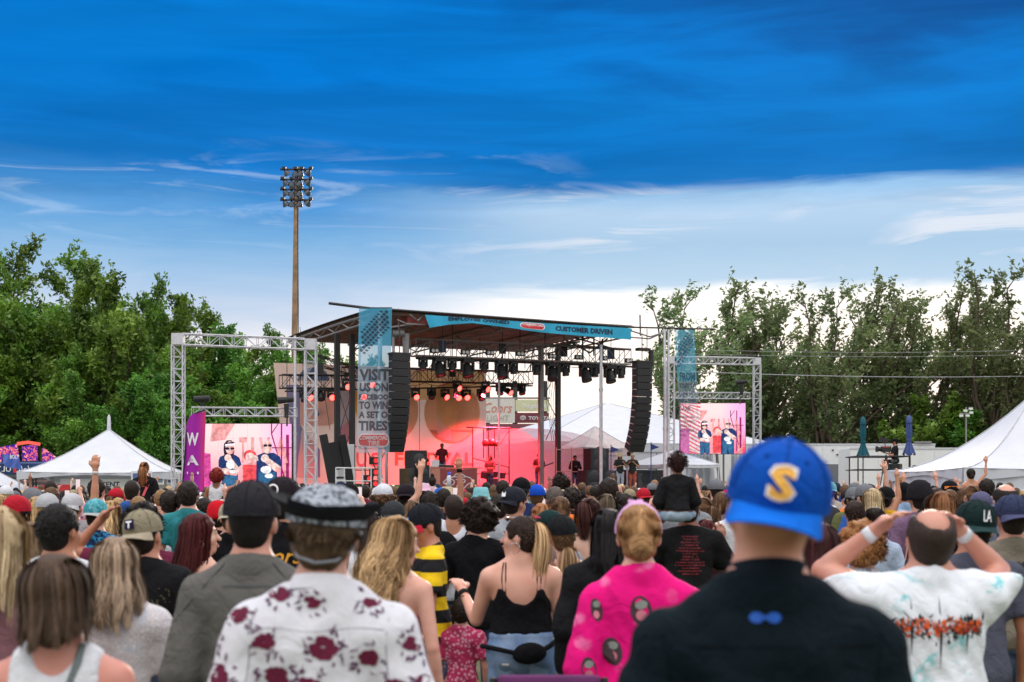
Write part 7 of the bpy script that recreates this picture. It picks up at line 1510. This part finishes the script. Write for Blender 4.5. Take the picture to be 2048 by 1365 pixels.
o, p, q = person(62, 1040, 8.2, 'person with light brown wavy hair between left edge and white vest man', w=.95, fem=.8, skin=FAIR, hair=('wavy', (.17, .115, .07)), shirt=('tee', (.03, .035, .07)), h=.013, hlen=.24, hn=1500)
o, p, q = person(286, 1000, 8.0, 'person with curly black hair in maroon shirt, one hand on the head', w=1.05, head=(0, 0, 0), skin=(.45, .22, .14), hair=('curly', (.012, .010, .010)), shirt=('tee', (.17, .025, .06)), h=.012, la=((1, .1, .25), (-.75, .05, .85)), ra='down', hn=2200)
o, p, q = person(568, 952, 7.6, 'man in black cap with round white emblem and black shirt with amber script', w=1.15, head=(-14, 0, 0), skin=TAN, hair=('buzz', DK), cap=('cap', (.018, .014, .018), True), shirt=('tee', (.010, .010, .012)), h=.012)
decal(o, q['shirt'], 'lettering', text_geo('Coors', .01, .35), plain('amber_print', (.75, .36, .03), .7), -.03, 1.335, .30, .085)
M = head_matrix(p, Matrix.Translation((0, -.028, .022)) @ Matrix.Scale(1.07, 4) @ Matrix.Rotation(R(180), 4, 'Z')); mb = MB(); mb.ring([(.030, 0), (.022, .0012)], 20, (0, .112, .046), Matrix.Rotation(R(-80), 3, 'X')); ob = mb.build('cap_emblem', PM['white'], o); ob.matrix_local = M
o, p, q = person(922, 1195, 7.9, 'small child in pink paisley dress low behind the ponytail woman', w=1.0, fem=.8, skin=FAIR, hair=('short', DK), shirt=('tee', WHITEC, 'paisley_pink'), pants=('skirt', WHITEC, 'paisley_pink'), h=.014, hlen=.2)
ch = empty('folding_chair', W(1098, 985, 4.6) - Vector((0, 0, CH)), 0, 'purple folding chair back at the bottom edge of the photo', 'chair'); m = MB(); m.box((0, 0, .92), (.34, .04, .30)); m.build('backrest', plain('purple_canvas', (.10, .015, .09), .8), ch, bevel=.02); m = MB(); m.box((0, .22, .48), (.38, .42, .03)); m.build('seat', plain('purple_canvas', (.1, .015, .09)), ch)
for dx in (-.18, .18): m = MB(); m.tube((dx, 0, 0), (dx, 0, 1.06), .012); m.build('leg', STEEL, ch); m = MB(); m.tube((dx, .42, 0), (dx, .2, .47), .012); m.build('leg', STEEL, ch)

# ------------------------------------------------------------------ second tier: people one can still tell apart
def toward(px, Y, j=0.0): return math.atan2((px - 1024) * Y / F, 58 - Y) * .8 + j
def mid(px, top, Y, label, sx='m', pose=('down', 'down'), yaw=0, h=.016, hn=420, **kw):
    kw.setdefault('fem', 1 if sx == 'f' else 0); kw.setdefault('seed', int(px) % 3 + (3 if sx == 'f' else 0)); kw.setdefault('rot', toward(px, Y)); kw.setdefault('hlen', .28)
    return person(px, top, Y, label, la=pose[0], ra=pose[1], head=(yaw, 0, 0), h=h, hn=hn, hwidth=.005, **kw)
C_ = 'cap'
mid(40, 993, 11, 'person with bowl of black hair in white lettered tee, left side', skin=TAN, hair=('short', DK), shirt=('tee', WHITEC)); _l = bpy.context.scene
mid(96, 985, 11.5, 'person in pale grey cap with dark tick mark', cap=(C_, (.42, .43, .45), False), hair=('buzz', BL), shirt=('tee', (.55, .58, .66)))
mid(75, 990, 12.5, 'person with straight blonde hair beside the grey cap', 'f', hair=('long', BL), shirt=('tee', WHITEC))
mid(193, 996, 10.5, 'person in aqua mesh cap and blue camouflage shirt', cap=(C_, (.2, .4, .45), True, 0, (.45, .45, .43), 'teal_mesh'), hair=('buzz', DK), shirt=('tee', WHITEC, 'blue_camo'))
mid(222, 998, 12, 'blonde person with wavy hair next to the aqua mesh cap', 'f', hair=('wavy', BL), shirt=('tank', (.30, .22, .2)))
o, p, q = mid(146, 985, 12.3, 'person pointing one arm high in front of the white tent', 'm', pose=('down', ((.12, .1, 1), (.02, .02, 1))), cap=(C_, (.5, .5, .52), True), hair=('buzz', DK), skin=TAN, h=.012, shirt=('tee', (.45, .42, .44))); watch(o, p, 'R', (.75, .75, .78))
o, p, q = person(289, 922, 20, 'girl with long braid in black jersey number 17 riding on shoulders', fem=.8, seated=True, sz=.82, skin=FAIR, hair=('pony', (.28, .12, .05)), shirt=('tee', (.012, .012, .014)), h=.014, hlen=.34, hn=600, group='children and friends riding on shoulders', rot=.0)
decal(o, q['shirt'], 'jersey_number', text_geo('17', .03), plain('coral_print', (.78, .12, .14), .7), 0, 1.24, .22, .20); decal(o, q['shirt'], 'jersey_name', text_geo('ALLY', .02), plain('coral_print', (.78, .12, .14), .7), 0, 1.40, .18, .05, off=.004)
mid(289, 985, 20.3, 'person carrying the girl in the number 17 jersey', hair=('short', DK), shirt=('tee', (.05, .05, .05)))
o, p, q = person(434, 934, 21, 'woman with curly red hair in white vest riding on shoulders by the screen', fem=1, seated=True, sz=.85, skin=BROWN, hair=('curly', (.22, .02, .015)), shirt=('tank', WHITEC), h=.014, hn=700, group='children and friends riding on shoulders', ra='point')
mid(433, 990, 21.4, 'person carrying the curly red haired woman', hair=('short', DK), shirt=('tee', (.03, .03, .05)))
o, p, q = person(1226, 946, 26, 'girl in coral tank top riding on shoulders near the performers', fem=1, seated=True, sz=.78, skin=FAIR, hair=('long', BR), shirt=('tank', (.85, .22, .16)), h=.016, hlen=.2, hn=400, group='children and friends riding on shoulders', ra='front')
o, p, q = person(1941, 936, 24, 'person in pale blue halter top riding on shoulders before the marquee', fem=1, seated=True, sz=.82, skin=TAN, hair=('bun', DK), shirt=('cami', (.30, .42, .50)), h=.016, hn=400, group='children and friends riding on shoulders', ra='upout')
o, p, q = person(1801, 952, 27, 'fair haired child in beige top riding on shoulders below the camera', seated=True, child=True, sz=.72, skin=FAIR, hair=('short', (.30, .17, .08)), shirt=('tee', (.55, .36, .20)), h=.016, hn=400, group='children and friends riding on shoulders')
o, p, q = person(1309, 958, 27, 'small boy in red shirt on shoulders right of the performers', seated=True, child=True, sz=.70, skin=FAIR, hair=('crop', (.32, .18, .1)), shirt=('tee', (.55, .02, .05)), h=.016, hn=400, group='children and friends riding on shoulders')
o, p, q = person(865, 952, 24, 'girl with topknot above a pink sun hat, before the DJ table', fem=1, seated=True, sz=.75, skin=TAN, hair=('topbun', DK), shirt=('tee', (.75, .55, .62)), h=.016, hn=400, group='children and friends riding on shoulders')
mid(375, 975, 13, 'person with thick black hair in slate tee', yaw=-25, skin=(.55, .33, .22), hair=('short', DK), shirt=('tee', (.075, .08, .10)))
mid(340, 978, 13, 'black haired person in white tee in front of the magenta flag', skin=TAN, hair=('short', DK), shirt=('tee', WHITEC))
mid(437, 1003, 11.5, 'person in crimson knit hat', cap=('beanie', (.55, .01, .02)), hair=('buzz', DK), shirt=('tee', BLACKC))
mid(463, 1001, 10.2, 'person in cream cap worn backwards, black shirt', cap=(C_, (.42, .38, .28), True), hair=('buzz', BR), shirt=('tee', BLACKC))
o, p, q = mid(410, 993, 14, 'person filming with a raised phone below the screen', 'm', ('phone', 'phone'), hair=('short', DK), shirt=('tee', BLACKC), h=.013); phone(o, p, 'R', 'phone held sideways filming the large screen', False)
mid(745, 1002, 11.5, 'person in royal blue hibiscus print shirt and black cap', yaw=0, w=1.1, cap=(C_, (.015, .015, .02), True), hair=('buzz', DK), shirt=('tee', WHITEC, 'hibiscus_print'))
o, p, q = mid(768, 966, 14.5, 'person in white mesh cap and black shirt lettered INVESTOR down the back', cap=(C_, (.62, .64, .70), False, -8), hair=('curly', BR), shirt=('tee', (.010, .012, .02)), pose=('down', 'upout'))
decal(o, q['shirt'], 'lettering', text_geo('INVESTOR', .04), PM['white'], -.03, 1.22, .40, .055, R(82))
mid(813, 966, 15, 'person in dark mesh trucker cap beside the white mesh cap', cap=(C_, (.02, .015, .02), True), hair=('short', DK), shirt=('tee', (.02, .03, .06)))
mid(787, 1000, 10.5, 'person in charcoal cap with grey button beside the hibiscus shirt', cap=(C_, (.035, .038, .042), True), hair=('buzz', BR), shirt=('tee', (.10, .42, .40)))
mid(700, 965, 15, 'person with short black cap near the cream handrail', cap=(C_, BLACKC, True), hair=('buzz', BR), shirt=('tee', (.05, .05, .055)))
mid(680, 978, 12, 'person with black flat brimmed hat behind the bandana hat', cap=('bucket', BLACKC), hair=('short', BR), shirt=('tee', (.06, .06, .06)))
o, p, q = mid(908, 984, 11, 'person with tan shaved head in white vest and black backpack', skin=(.42, .21, .13), hair=('buzz', (.03, .018, .014)), shirt=('tank', (.62, .64, .70)), h=.013)
bk = empty('backpack', world_of(o, (-.08, -.17, 1.22)), o.rotation_euler.z, 'black backpack on the back of the tan shaved head person', 'bag'); s_ = SDF(); s_.ell((0, 0, 0), (.14, .08, .21), .02); ob = link('pack', mesh_sdf(s_.ev, (-.2, -.14, -.28), (.2, .14, .28), .02, 'pack'), PM['cloth'], bk, BLACKC); own(ob, PM['cloth'])
mb = MB(); [mb.path([(x + .08, .05, .15), (x + .08, .14, .23), (x + .08, .26, .18)], .018, 6) for x in (-.1, .1)]; mb.build('pack_strap', PM['cloth'], bk, True, color=BLACKC)
mid(853, 985, 15.5, 'person in beige cap under the tattooed raised fist', cap=(C_, (.42, .34, .20), True), hair=('buzz', BR), shirt=('tee', (.05, .05, .08)))
o, p, q = mid(888, 975, 16, 'person raising a fist with a black watch before the DJ table', pose=('down', ((.1, .1, 1), (-.06, .05, 1))), skin=(.40, .20, .12), hair=('short', DK), shirt=('tee', (.02, .02, .03)), h=.013); watch(o, p, 'R', BLACKC, 'watch', .04)
o, p, q = mid(876, 1000, 22, 'person with tattooed arm raised holding a blue topped bottle', pose=('down', ((.1, .1, 1), (.0, .05, 1))), skin=(.60, .44, .38), hair=('short', BR), shirt=('tee', (.2, .2, .25)), h=.013)
bt = empty('water_bottle', world_of(o, p.J['wrR'] + p.J['fdR'] * .12), 0, 'clear bottle with a blue cap held up before the DJ logo', 'bottle'); m = MB(); m.ring([(.0001, -.09), (.035, -.09), (.035, .06), (.015, .10), (.0001, .10)], 12); m.build('body', plain('bottle_clear', (.6, .62, .68), .2), bt, True); m = MB(); m.ring([(.024, .09), (.024, .14), (.0001, .14)], 12); m.build('cap', plain('bottle_blue', (.02, .06, .5), .4), bt, True)
mid(962, 976, 16.5, 'person in pale turquoise sun hat', cap=('bucket', (.22, .52, .56)), hair=('short', BR), shirt=('tee', (.3, .1, .12)))
mid(848, 968, 21, 'person in wide pink straw hat below the topknot girl', cap=('straw', (.72, .46, .58)), hair=('long', BR), shirt=('tee', (.5, .3, .35)))
mid(998, 985, 11.8, 'person with short dark fade haircut in grey tee', skin=TAN, hair=('crop', DK), shirt=('tee', (.22, .23, .26)))
o, p, q = mid(1030, 972, 11.3, 'bearded person in heather grey tee and black cap with white cat face', yaw=-40, w=1.12, skin=(.50, .27, .18), cap=(C_, (.02, .022, .03), True), hair=('buzz', DK), shirt=('tee', WHITEC, 'heather_grey'), face=True, h=.013)
V_ = [(.1, .1), (.9, .1), (.95, .55), (.85, 1), (.65, .7), (.35, .7), (.15, 1), (.05, .55)]; M = head_matrix(p, Matrix.Translation((0, -.028, .022)) @ Matrix.Scale(1.07, 4) @ Matrix.Rotation(R(180), 4, 'Z')); mb = MB(); mb.poly([(-(x - .5) * .045, .1115 - .01 * y, .03 + .045 * y) for x, y in V_]); ob = mb.build('cap_patch', PM['white'], o); ob.matrix_local = M
mid(1073, 968, 15.5, 'person in bright royal blue cap', cap=(C_, (.01, .07, .48), False), hair=('buzz', BR), shirt=('tee', (.04, .06, .2)))
mid(1110, 970, 13.5, 'grey haired person in white and orange shirt', hair=('crop', (.12, .10, .095)), skin=FAIR, shirt=('tee', (.85, .20, .03)))
mid(1083, 1003, 10.8, 'person with long straight copper hair', 'f', hair=('long', (.36, .16, .07)), shirt=('tee', (.25, .25, .3)))
mid(1120, 990, 11.2, 'person with dark hair and small clip beside the copper hair', 'f', hair=('bun', BR), shirt=('tee', (.08, .1, .35)))
mid(1142, 972, 16, 'person with black bushy hair in charcoal tee under the pale stage canopy', hair=('curly', DK), shirt=('tee', (.03, .03, .035)))
mid(1122, 950, 29, 'person with tall black afro standing out against the red haze', hair=('afro', DK), skin=DEEP, shirt=('tee', BLACKC))
mid(1182, 992, 10.4, 'woman with sleek dark ponytail in red print strappy dress', 'f', yaw=-40, skin=(.76, .52, .43), hair=('highpony', (.055, .018, .016)), shirt=('dress', WHITEC, 'red_floral'), hlen=.3, face=True, h=.012, hn=700)
mid(1213, 985, 12, 'person with loose brown hair in blue flowered shirt', 'f', hair=('wavy', (.10, .075, .05)), shirt=('tee', WHITEC, 'hibiscus_print'))
o, p, q = mid(1252, 985, 15.5, 'person holding a phone with both hands below the two performers', 'f', ('phone', 'phone'), hair=('short', DK), shirt=('tee', (.02, .02, .04)), h=.013); phone(o, p, 'L', 'phone filming the two performers', True)
mid(1745, 974, 13.5, 'woman with long straight blonde hair in pink top', 'f', hair=('long', (.50, .40, .25)), shirt=('tee', (.75, .36, .50)), hn=900)
mid(1772, 972, 15, 'bearded person in black cap and mustard yellow shirt', yaw=-35, cap=(C_, BLACKC, True), hair=('buzz', DK), shirt=('tee', (.80, .42, .02)), skin=TAN)
mid(1748, 1010, 10.2, 'person with dark slicked hair below the pink top', 'f', hair=('lowpony', DK), hlen=.1, shirt=('tee', (.45, .55, .7)))
mid(1708, 999, 12, 'person with short brown round haircut left of the pink top', 'f', hair=('short', (.03, .016, .012)), shirt=('tank', (.6, .3, .3)))
mid(1838, 962, 11.5, 'person in tight black cap behind the balding man', cap=('beanie', (.016, .014, .018)), hair=('buzz', DK), shirt=('tee', (.2, .12, .2)), w=1.1)
mid(1872, 972, 12.5, 'person with brown crew cut behind the tie-dye man', hair=('crop', (.035, .02, .018)), shirt=('tee', (.1, .1, .1)))
o, p, q = mid(1898, 960, 17, 'person in black cap with mirrored orange goggles on the back', cap=(C_, BLACKC, False), hair=('buzz', DK), shirt=('tee', BLACKC)); mb = MB(); mb.grid(lambda u, v: (math.sin((u - .5) * 2) * .1, -.012 - math.cos((u - .5) * 2) * .116, .03 + .032 * v), 10, 2); ob = mb.build('goggles', plain('orange_mirror', (.9, .25, .05), .1, .6), o); ob.matrix_local = head_matrix(p, Matrix.Translation((0, 0, .01)))
mid(1960, 982, 12, 'person in faded purple blue cap', cap=(C_, (.10, .10, .18), True), hair=('buzz', BR), shirt=('tank', (.07, .085, .11)), skin=FAIR)
mid(1972, 955, 18, 'person with short dark hair in blue grey tee', hair=('short', DK), shirt=('tee', (.20, .24, .33)))
mid(2010, 962, 10, 'balding person with dark side hair near the right edge', hair=('bald', DK), skin=FAIR, shirt=('tee', (.15, .17, .25)))
mid(1738, 966, 20, 'person with two black hair bunches and a raised arm holding a green cup', 'f', ('down', 'up'), hair=('bun', DK), shirt=('tee', BLACKC))
mid(1690, 968, 22, 'person stretching one arm up and left before the trailer', 'm', ('upout', 'down'), hair=('short', BR), shirt=('tee', (.5, .5, .55)))
mid(1658, 962, 20, 'person in light turquoise cap beside the blue cap', cap=(C_, (.2, .5, .52), True), hair=('buzz', BR), shirt=('tee', (.5, .45, .4)))
o, p, q = mid(1842, 985, 21, 'person making a horn sign with both hands up', 'm', ('up', 'up'), hair=('short', BR), shirt=('tee', (.12, .2, .4))); watch(o, p, 'R', WHITEC)

# ------------------------------------------------------------------ the rest of the near crowd, one by one
LM = [(0, 75, 'below the blue drinks canopy'), (75, 200, 'in front of the white tent counter'), (200, 345, 'beneath the white tent roof'), (345, 408, 'below the magenta flag'), (408, 500, 'before the large screen, left'), (500, 590, 'before the large screen, right'), (590, 660, 'at the large gate inner post'),
      (660, 740, 'by the cream handrail'), (740, 830, 'under the left speaker column'), (830, 960, 'in front of the DJ table'), (960, 1060, 'before the drum rack'), (1060, 1130, 'below the dark stage columns'), (1130, 1235, 'under the pale stage canopy'), (1235, 1300, 'below the two performers'),
      (1300, 1362, 'left of the smaller screen'), (1362, 1435, 'under the smaller screen'), (1435, 1520, 'by the smaller gate outer post'), (1520, 1716, 'before the long white trailer'), (1716, 1825, 'below the camera platform'), (1825, 1935, 'left of the big marquee'), (1935, 2090, 'before the big marquee')]
CLR = [('black', BLACKC, 6), ('charcoal', (.05, .05, .055), 3), ('white', WHITEC, 8), ('grey', (.25, .26, .28), 4), ('navy', (.02, .035, .11), 4), ('maroon', (.22, .02, .05), 2), ('red', (.6, .02, .03), 3), ('blue', (.04, .12, .40), 2), ('sky blue', (.30, .45, .65), 2), ('teal', (.03, .22, .24), 1), ('olive', (.12, .13, .05), 2), ('pink', (.70, .30, .42), 1), ('orange', (.75, .22, .04), 1), ('mustard', (.55, .35, .04), 1), ('purple', (.14, .06, .25), 1), ('tan', (.42, .30, .19), 2), ('green', (.03, .18, .06), 1), ('lilac', (.45, .38, .62), 1)]
HRS = [('short dark hair', 'short', DK, 'm', 7), ('buzzed hair', 'buzz', DK, 'm', 5), ('short brown hair', 'short', BR, 'm', 4), ('fair cropped hair', 'crop', (.3, .19, .1), 'm', 2), ('bald crown', 'bald', DK, 'm', 1), ('long dark hair', 'long', DK, 'f', 5), ('long brown hair', 'long', BR, 'f', 5), ('blonde hair', 'long', BL, 'f', 5), ('chestnut hair', 'wavy', (.20, .09, .04), 'f', 3), ('wavy brown hair', 'wavy', (.12, .07, .04), 'f', 3), ('brown ponytail', 'pony', BR, 'f', 2), ('black bun', 'bun', DK, 'f', 1), ('auburn hair', 'long', (.16, .045, .02), 'f', 1), ('curly black hair', 'curly', DK, 'm', 2), ('curly brown hair', 'curly', BR, 'm', 1), ('blonde topknot', 'topbun', BL, 'f', 1)]
CPS = [(None, None, 40), ('black cap', BLACKC, 6), ('navy cap', NAVYC, 3), ('white cap', (.65, .66, .70), 3), ('grey cap', (.16, .165, .18), 2), ('red cap', (.45, .015, .03), 2), ('blue cap', (.02, .10, .42), 1), ('khaki cap', (.30, .25, .16), 1), ('olive cap', (.08, .09, .05), 1), ('straw hat', (.52, .42, .26), 1), ('black bucket hat', BLACKC, 1)]
SKN = [FAIR, (.62, .36, .27), TAN, (.66, .42, .33), (.42, .22, .14), BROWN, (.74, .48, .38)]
rng = random.Random(77)
def pick(L): return rng.choices(L, [x[-1] for x in L])[0]
placed = [(o.location.x, o.location.y) for o in bpy.data.objects if o.get('category') == 'person']; used = set(); count = 0; tries = 0
LIM = 205
def ahead(px, Y):      # keep clear of the low gaps in front of the heroes' faces
    return False
while count < LIM and tries < 20000:
    tries += 1; Y = 8.6 + 17.5 * rng.random() ** .72; px = rng.uniform(-20, 2068); x = (px - 1024) * Y / F
    if any((x - a) ** 2 + (Y - b) ** 2 < (.60 if Y > 12 else .66) ** 2 for a, b in placed): continue
    if 1480 < px < 1660 and Y < 16: continue
    hr = pick(HRS); sx = hr[3]; Hh = rng.gauss(1.74 if sx == 'm' else 1.63, .06); Hh = min(Hh, 1.84); top = HZ - (Hh - CH) * F / Y
    if Y < 12 and Hh > 1.72: continue
    cp_ = pick(CPS); cl = pick(CLR); g_ = 'tank top' if (sx == 'f' and rng.random() < .45) or rng.random() < .1 else ('hoodie' if rng.random() < .07 else 'tee')
    ps, pw = ('down', 'down'), ''
    u = rng.random()
    if Y < 15 and u < .2: u = .5
    if u < .07: ps, pw = ('phone', 'phone'), 'filming, '
    elif u < (.17 if px > 1640 else .095): ps, pw = ('down', 'up'), 'arm up, '
    elif u < (.20 if px > 1640 else .10): ps, pw = ('upout', 'down'), 'arm up, '
    elif u < .55: ps = ('front', 'front')
    lm = next((t for a, b, t in LM if a <= px < b), 'below the blue drinks canopy' if px < 100 else 'before the big marquee'); band = 'near rows' if Y < 12.5 else ('middle rows' if Y < 18 else 'far rows')
    hd = cp_[0] if cp_[0] else hr[0]; lb = f'{pw}{hd}, {cl[0]} {g_}, {band}, {lm}'
    if lb in used: continue
    used.add(lb); placed.append((x, Y)); count += 1
    cap = None
    if cp_[0]: cap = ('cap', cp_[1], rng.random() < .5) if 'cap' in cp_[0] else (('straw' if 'straw' in cp_[0] else 'bucket'), cp_[1])
    yw = rng.choice((0, 0, 0, 25, -25)); hst = hr[1] if not (cap and hr[1] in ('curly', 'topbun', 'bald')) else 'short'
    o, p, q = mid(px, top, Y, lb, sx, ps, yw, h=.018 if Y > 12 else .016, hn=260, skin=rng.choice(SKN), hair=(hst, hr[2]), cap=cap, shirt=({'tank top': 'tank', 'tee': 'tee', 'hoodie': 'hood'}[g_], cl[1]), pants=('jeans', rng.choice(((.05, .08, .16), (.02, .02, .025), (.16, .24, .36)))), rot=toward(px, Y, rng.uniform(-.3, .3)), seed=rng.randrange(2) + (3 if sx == 'f' else 0), w=rng.choice((.95, 1.0, 1.12)))
    if pw.startswith('film'): phone(o, p, 'R', f'phone raised by {hd}, {cl[0]}, {band}, {lm}', rng.random() < .6)

# the distant crowd up to the stage: past the three hundred nearest
def far_crowd():
    r = np.random.RandomState(9); rd = random.Random(9); V = []; Q = []; Cc = []; nv = 0
    def sph(c, rad, n=8, m=6):
        ph = np.linspace(0, math.pi, m); th = np.linspace(0, 2 * math.pi, n, endpoint=False); P = np.array([[math.sin(a) * math.cos(b), math.sin(a) * math.sin(b), math.cos(a)] for a in ph for b in th]) * np.array(rad) + np.array(c)
        q = [(i * n + j, i * n + (j + 1) % n, (i + 1) * n + (j + 1) % n, (i + 1) * n + j) for i in range(m - 1) for j in range(n)]; return P, np.array(q)
    def add(P, q, col):
        nonlocal nv; V.append(P); Q.append(q + nv); Cc.append(np.tile(np.array([*col, 1.0]), (len(P), 1))); nv += len(P)
    rows = np.arange(25.5, 52, .8)
    for Y in rows:
        hw = .375 * Y; n = int(2 * hw / .72)
        for i in range(n):
            x = -hw + (i + r.rand()) * 2 * hw / n; y = Y + r.uniform(-.3, .3); px = 1024 + x * F / y
            if 1835 < px and y > 33: continue
            if 1700 < px < 1830 and 48.5 < y: continue
            if y > 46 and px < 640: continue
            Hh = min(1.86, max(1.5, r.normal(1.69, .08))); sk = rd.choice(SKN); hr = pick(HRS); cl = pick(CLR); cp_ = pick(CPS)
            hc = hr[2] if not cp_[0] else cp_[1]; z = Hh - .12
            add(*sph((x, y, z), (.072, .088, .112)), sk); add(*sph((x, y - .022, z + .026), (.086, .095, .100)), hc)
            if hr[3] == 'f' and not cp_[0]: add(*sph((x, y - .06, z - .08), (.08, .05, .17)), hc)
            elif cp_[0] and rd.random() < .6: add(*sph((x + rd.uniform(-.05, .05), y + rd.choice((-.12, .12)), z + .03), (.07, .06, .012), 8, 4), hc)
            add(*sph((x, y, z - .19), (.055, .055, .10), 6, 4), sk); add(*sph((x, y, z - .40), (.215, .125, .20)), cl[1]); add(*sph((x, y, z - .75), (.17, .12, .42), 8, 5), cl[1]); add(*sph((x, y, .5), (.15, .11, .52), 6, 5), (.04, .05, .09))
            u = rd.random()
            if u < (.12 if px > 1640 else .05):
                s_ = rd.choice((-1, 1)); b_ = np.array((x + s_ * .2, y, z - .28)); e_ = b_ + np.array((s_ * rd.uniform(-.05, .18), rd.uniform(-.1, .2), .27)); f_ = e_ + np.array((rd.uniform(-.1, .1), .05, .27))
                for a, b2, w_ in ((b_, e_, .045), (e_, f_, .035)): add(*sph((a + b2) / 2, (w_, w_, np.linalg.norm(b2 - a) * .58), 6, 5), sk)
                add(*sph(f_ + np.array((0, 0, .03)), (.035, .03, .06), 6, 4), sk)
    me = mesh_np('crowd', np.concatenate(V), np.concatenate(Q), True); ca = me.color_attributes.new('tint', 'FLOAT_COLOR', 'POINT'); ca.data.foreach_set('color', np.concatenate(Cc).astype(np.float32).ravel())
    m, t, out = newmat('far_crowd_colours'); a = t.add('ShaderNodeAttribute', attribute_name='tint'); g = t.add('ShaderNodeTexCoord').outputs['Object']; bsdf(t, out, a.outputs['Color'], .75, spec=.25, bump=t.noise(g, 25, 3), bumps=.5, dist=.03)
    tag(link('distant_crowd', me, m), 'mass of small heads and raised arms before the stage', None, None, 'stuff')
far_crowd()
# ------------------------------------------------------------------ people on the stage and on the camera platform
GS = 'people on the stage'
def onstage(px, b, z, rot, label, sz=1.0, **kw):
    P = S(SA(px, b), b, z); kw.setdefault('hn', 300); return person(px, 900, P.y, label, rot=rot, base=tuple(P), sz=sz, h=.018, group=GS, hwidth=.005, **kw)
onstage(1240, .9, DZ, R(180 + 10), 'rapper in straw hat and black printed tee with pale trousers', la='mic', ra='fold', cap=('bucket', (.62, .48, .30)), hair=('long', DK), hlen=.2, skin=TAN, shirt=('tee', (.03, .035, .035)), pants=('jeans', (.55, .55, .58)), face=True)
o, p, q = onstage(1265, .9, DZ, R(180 - 15), 'rapper in cap and black printed tee with orange red trousers', la='mic', ra='mic', cap=(C_, (.55, .42, .28), True), hair=('buzz', DK), skin=TAN, shirt=('tee', (.04, .045, .04)), pants=('jeans', (.65, .10, .04)), face=True)
onstage(884, 4.35, DZ + .45, R(180 - 10), 'DJ in dark red tee standing behind the logo table', la='hold', ra='hold', hair=('buzz', DK), skin=DEEP, shirt=('tee', (.12, .015, .02)), face=True)
onstage(980, 6.0, DZ, R(150), 'musician bending at the left of the drum rack in red haze', la='front', ra='front', hair=('long', BR), hlen=.2, skin=TAN, shirt=('tee', (.3, .1, .1)))
onstage(1078, 5.5, DZ + .1, R(175), 'musician with guitar standing in red haze by the dark columns', la='front', ra='front', hair=('short', DK), skin=TAN, shirt=('tee', (.08, .03, .03)))
onstage(1150, 6.0, DZ + .05, R(190), 'stagehand in dark clothes behind the pale red riser frame', la='fold', ra='fold', hair=('short', DK), skin=BROWN, shirt=('long', (.03, .02, .025)))
gt = empty('guitar', S(SA(1080, 5.25), 5.25, DZ + 1.15), R(27), 'red electric guitar held across the musician', 'guitar'); s_ = SDF(); s_.ell((-.12, 0, 0), (.16, .03, .13), .03).ell((.06, 0, 0), (.12, .03, .10), .03); ob = link('guitar_body', mesh_sdf(s_.ev, (-.35, -.07, -.2), (.25, .07, .2), .02, 'guitar_body'), plain('guitar_red', (.35, .03, .03), .2), gt); m = MB(); m.box((.45, 0, .03), (.6, .025, .05)); m.build('neck', BLK, gt); gt.rotation_euler.y = R(-18)
P = W(1790, 985, 50.9); GP = 'crew on the camera platform'
o, p, q = person(1790, 884, 50.9, 'camera operator in black seated on the railed platform', rot=R(60), seated=True, sz=1.0, la='hold', ra='hold', cap=('cap', BLACKC, False), hair=('buzz', DK), skin=TAN, shirt=('tee', (.015, .015, .017)), pants=('shorts', (.02, .02, .022)), h=.018, group=GP); o.location.z = ZP + .62 - .93 + .35
sb = empty('stool', (o.location.x, o.location.y, ZP), R(60), 'black equipment case used as a seat by the camera operator', 'case'); m = MB(); m.box((0, 0, (o.location.z + .84 - ZP) / 2), (.42, .42, o.location.z + .84 - ZP)); m.build('box', BLK, sb, bevel=.02); m = MB(); m.box((0, 0, .3), (.43, .43, .03)); m.build('latch_band', PM['metal'], sb)
o, p, q = person(1832, 925, 47, 'crew member in navy shirt leaning forward beside the platform', rot=R(75), la='hold', ra='hold', head=(0, -35, 0), cap=('cap', BLACKC, False), hair=('buzz', BR), skin=TAN, shirt=('tee', (.015, .018, .035)), h=.018, group=GP, sz=1.0, base=((1832 - 1024) * 47 / F, 47, .82)); o.rotation_euler.x = 0
st_ = empty('step_box', (o.location.x, 47, 0), 0, 'dark step box the leaning crew member stands on', 'box'); m = MB(); m.box((0, .05, .41), (.7, .7, .82)); m.build('box', BLK, st_)
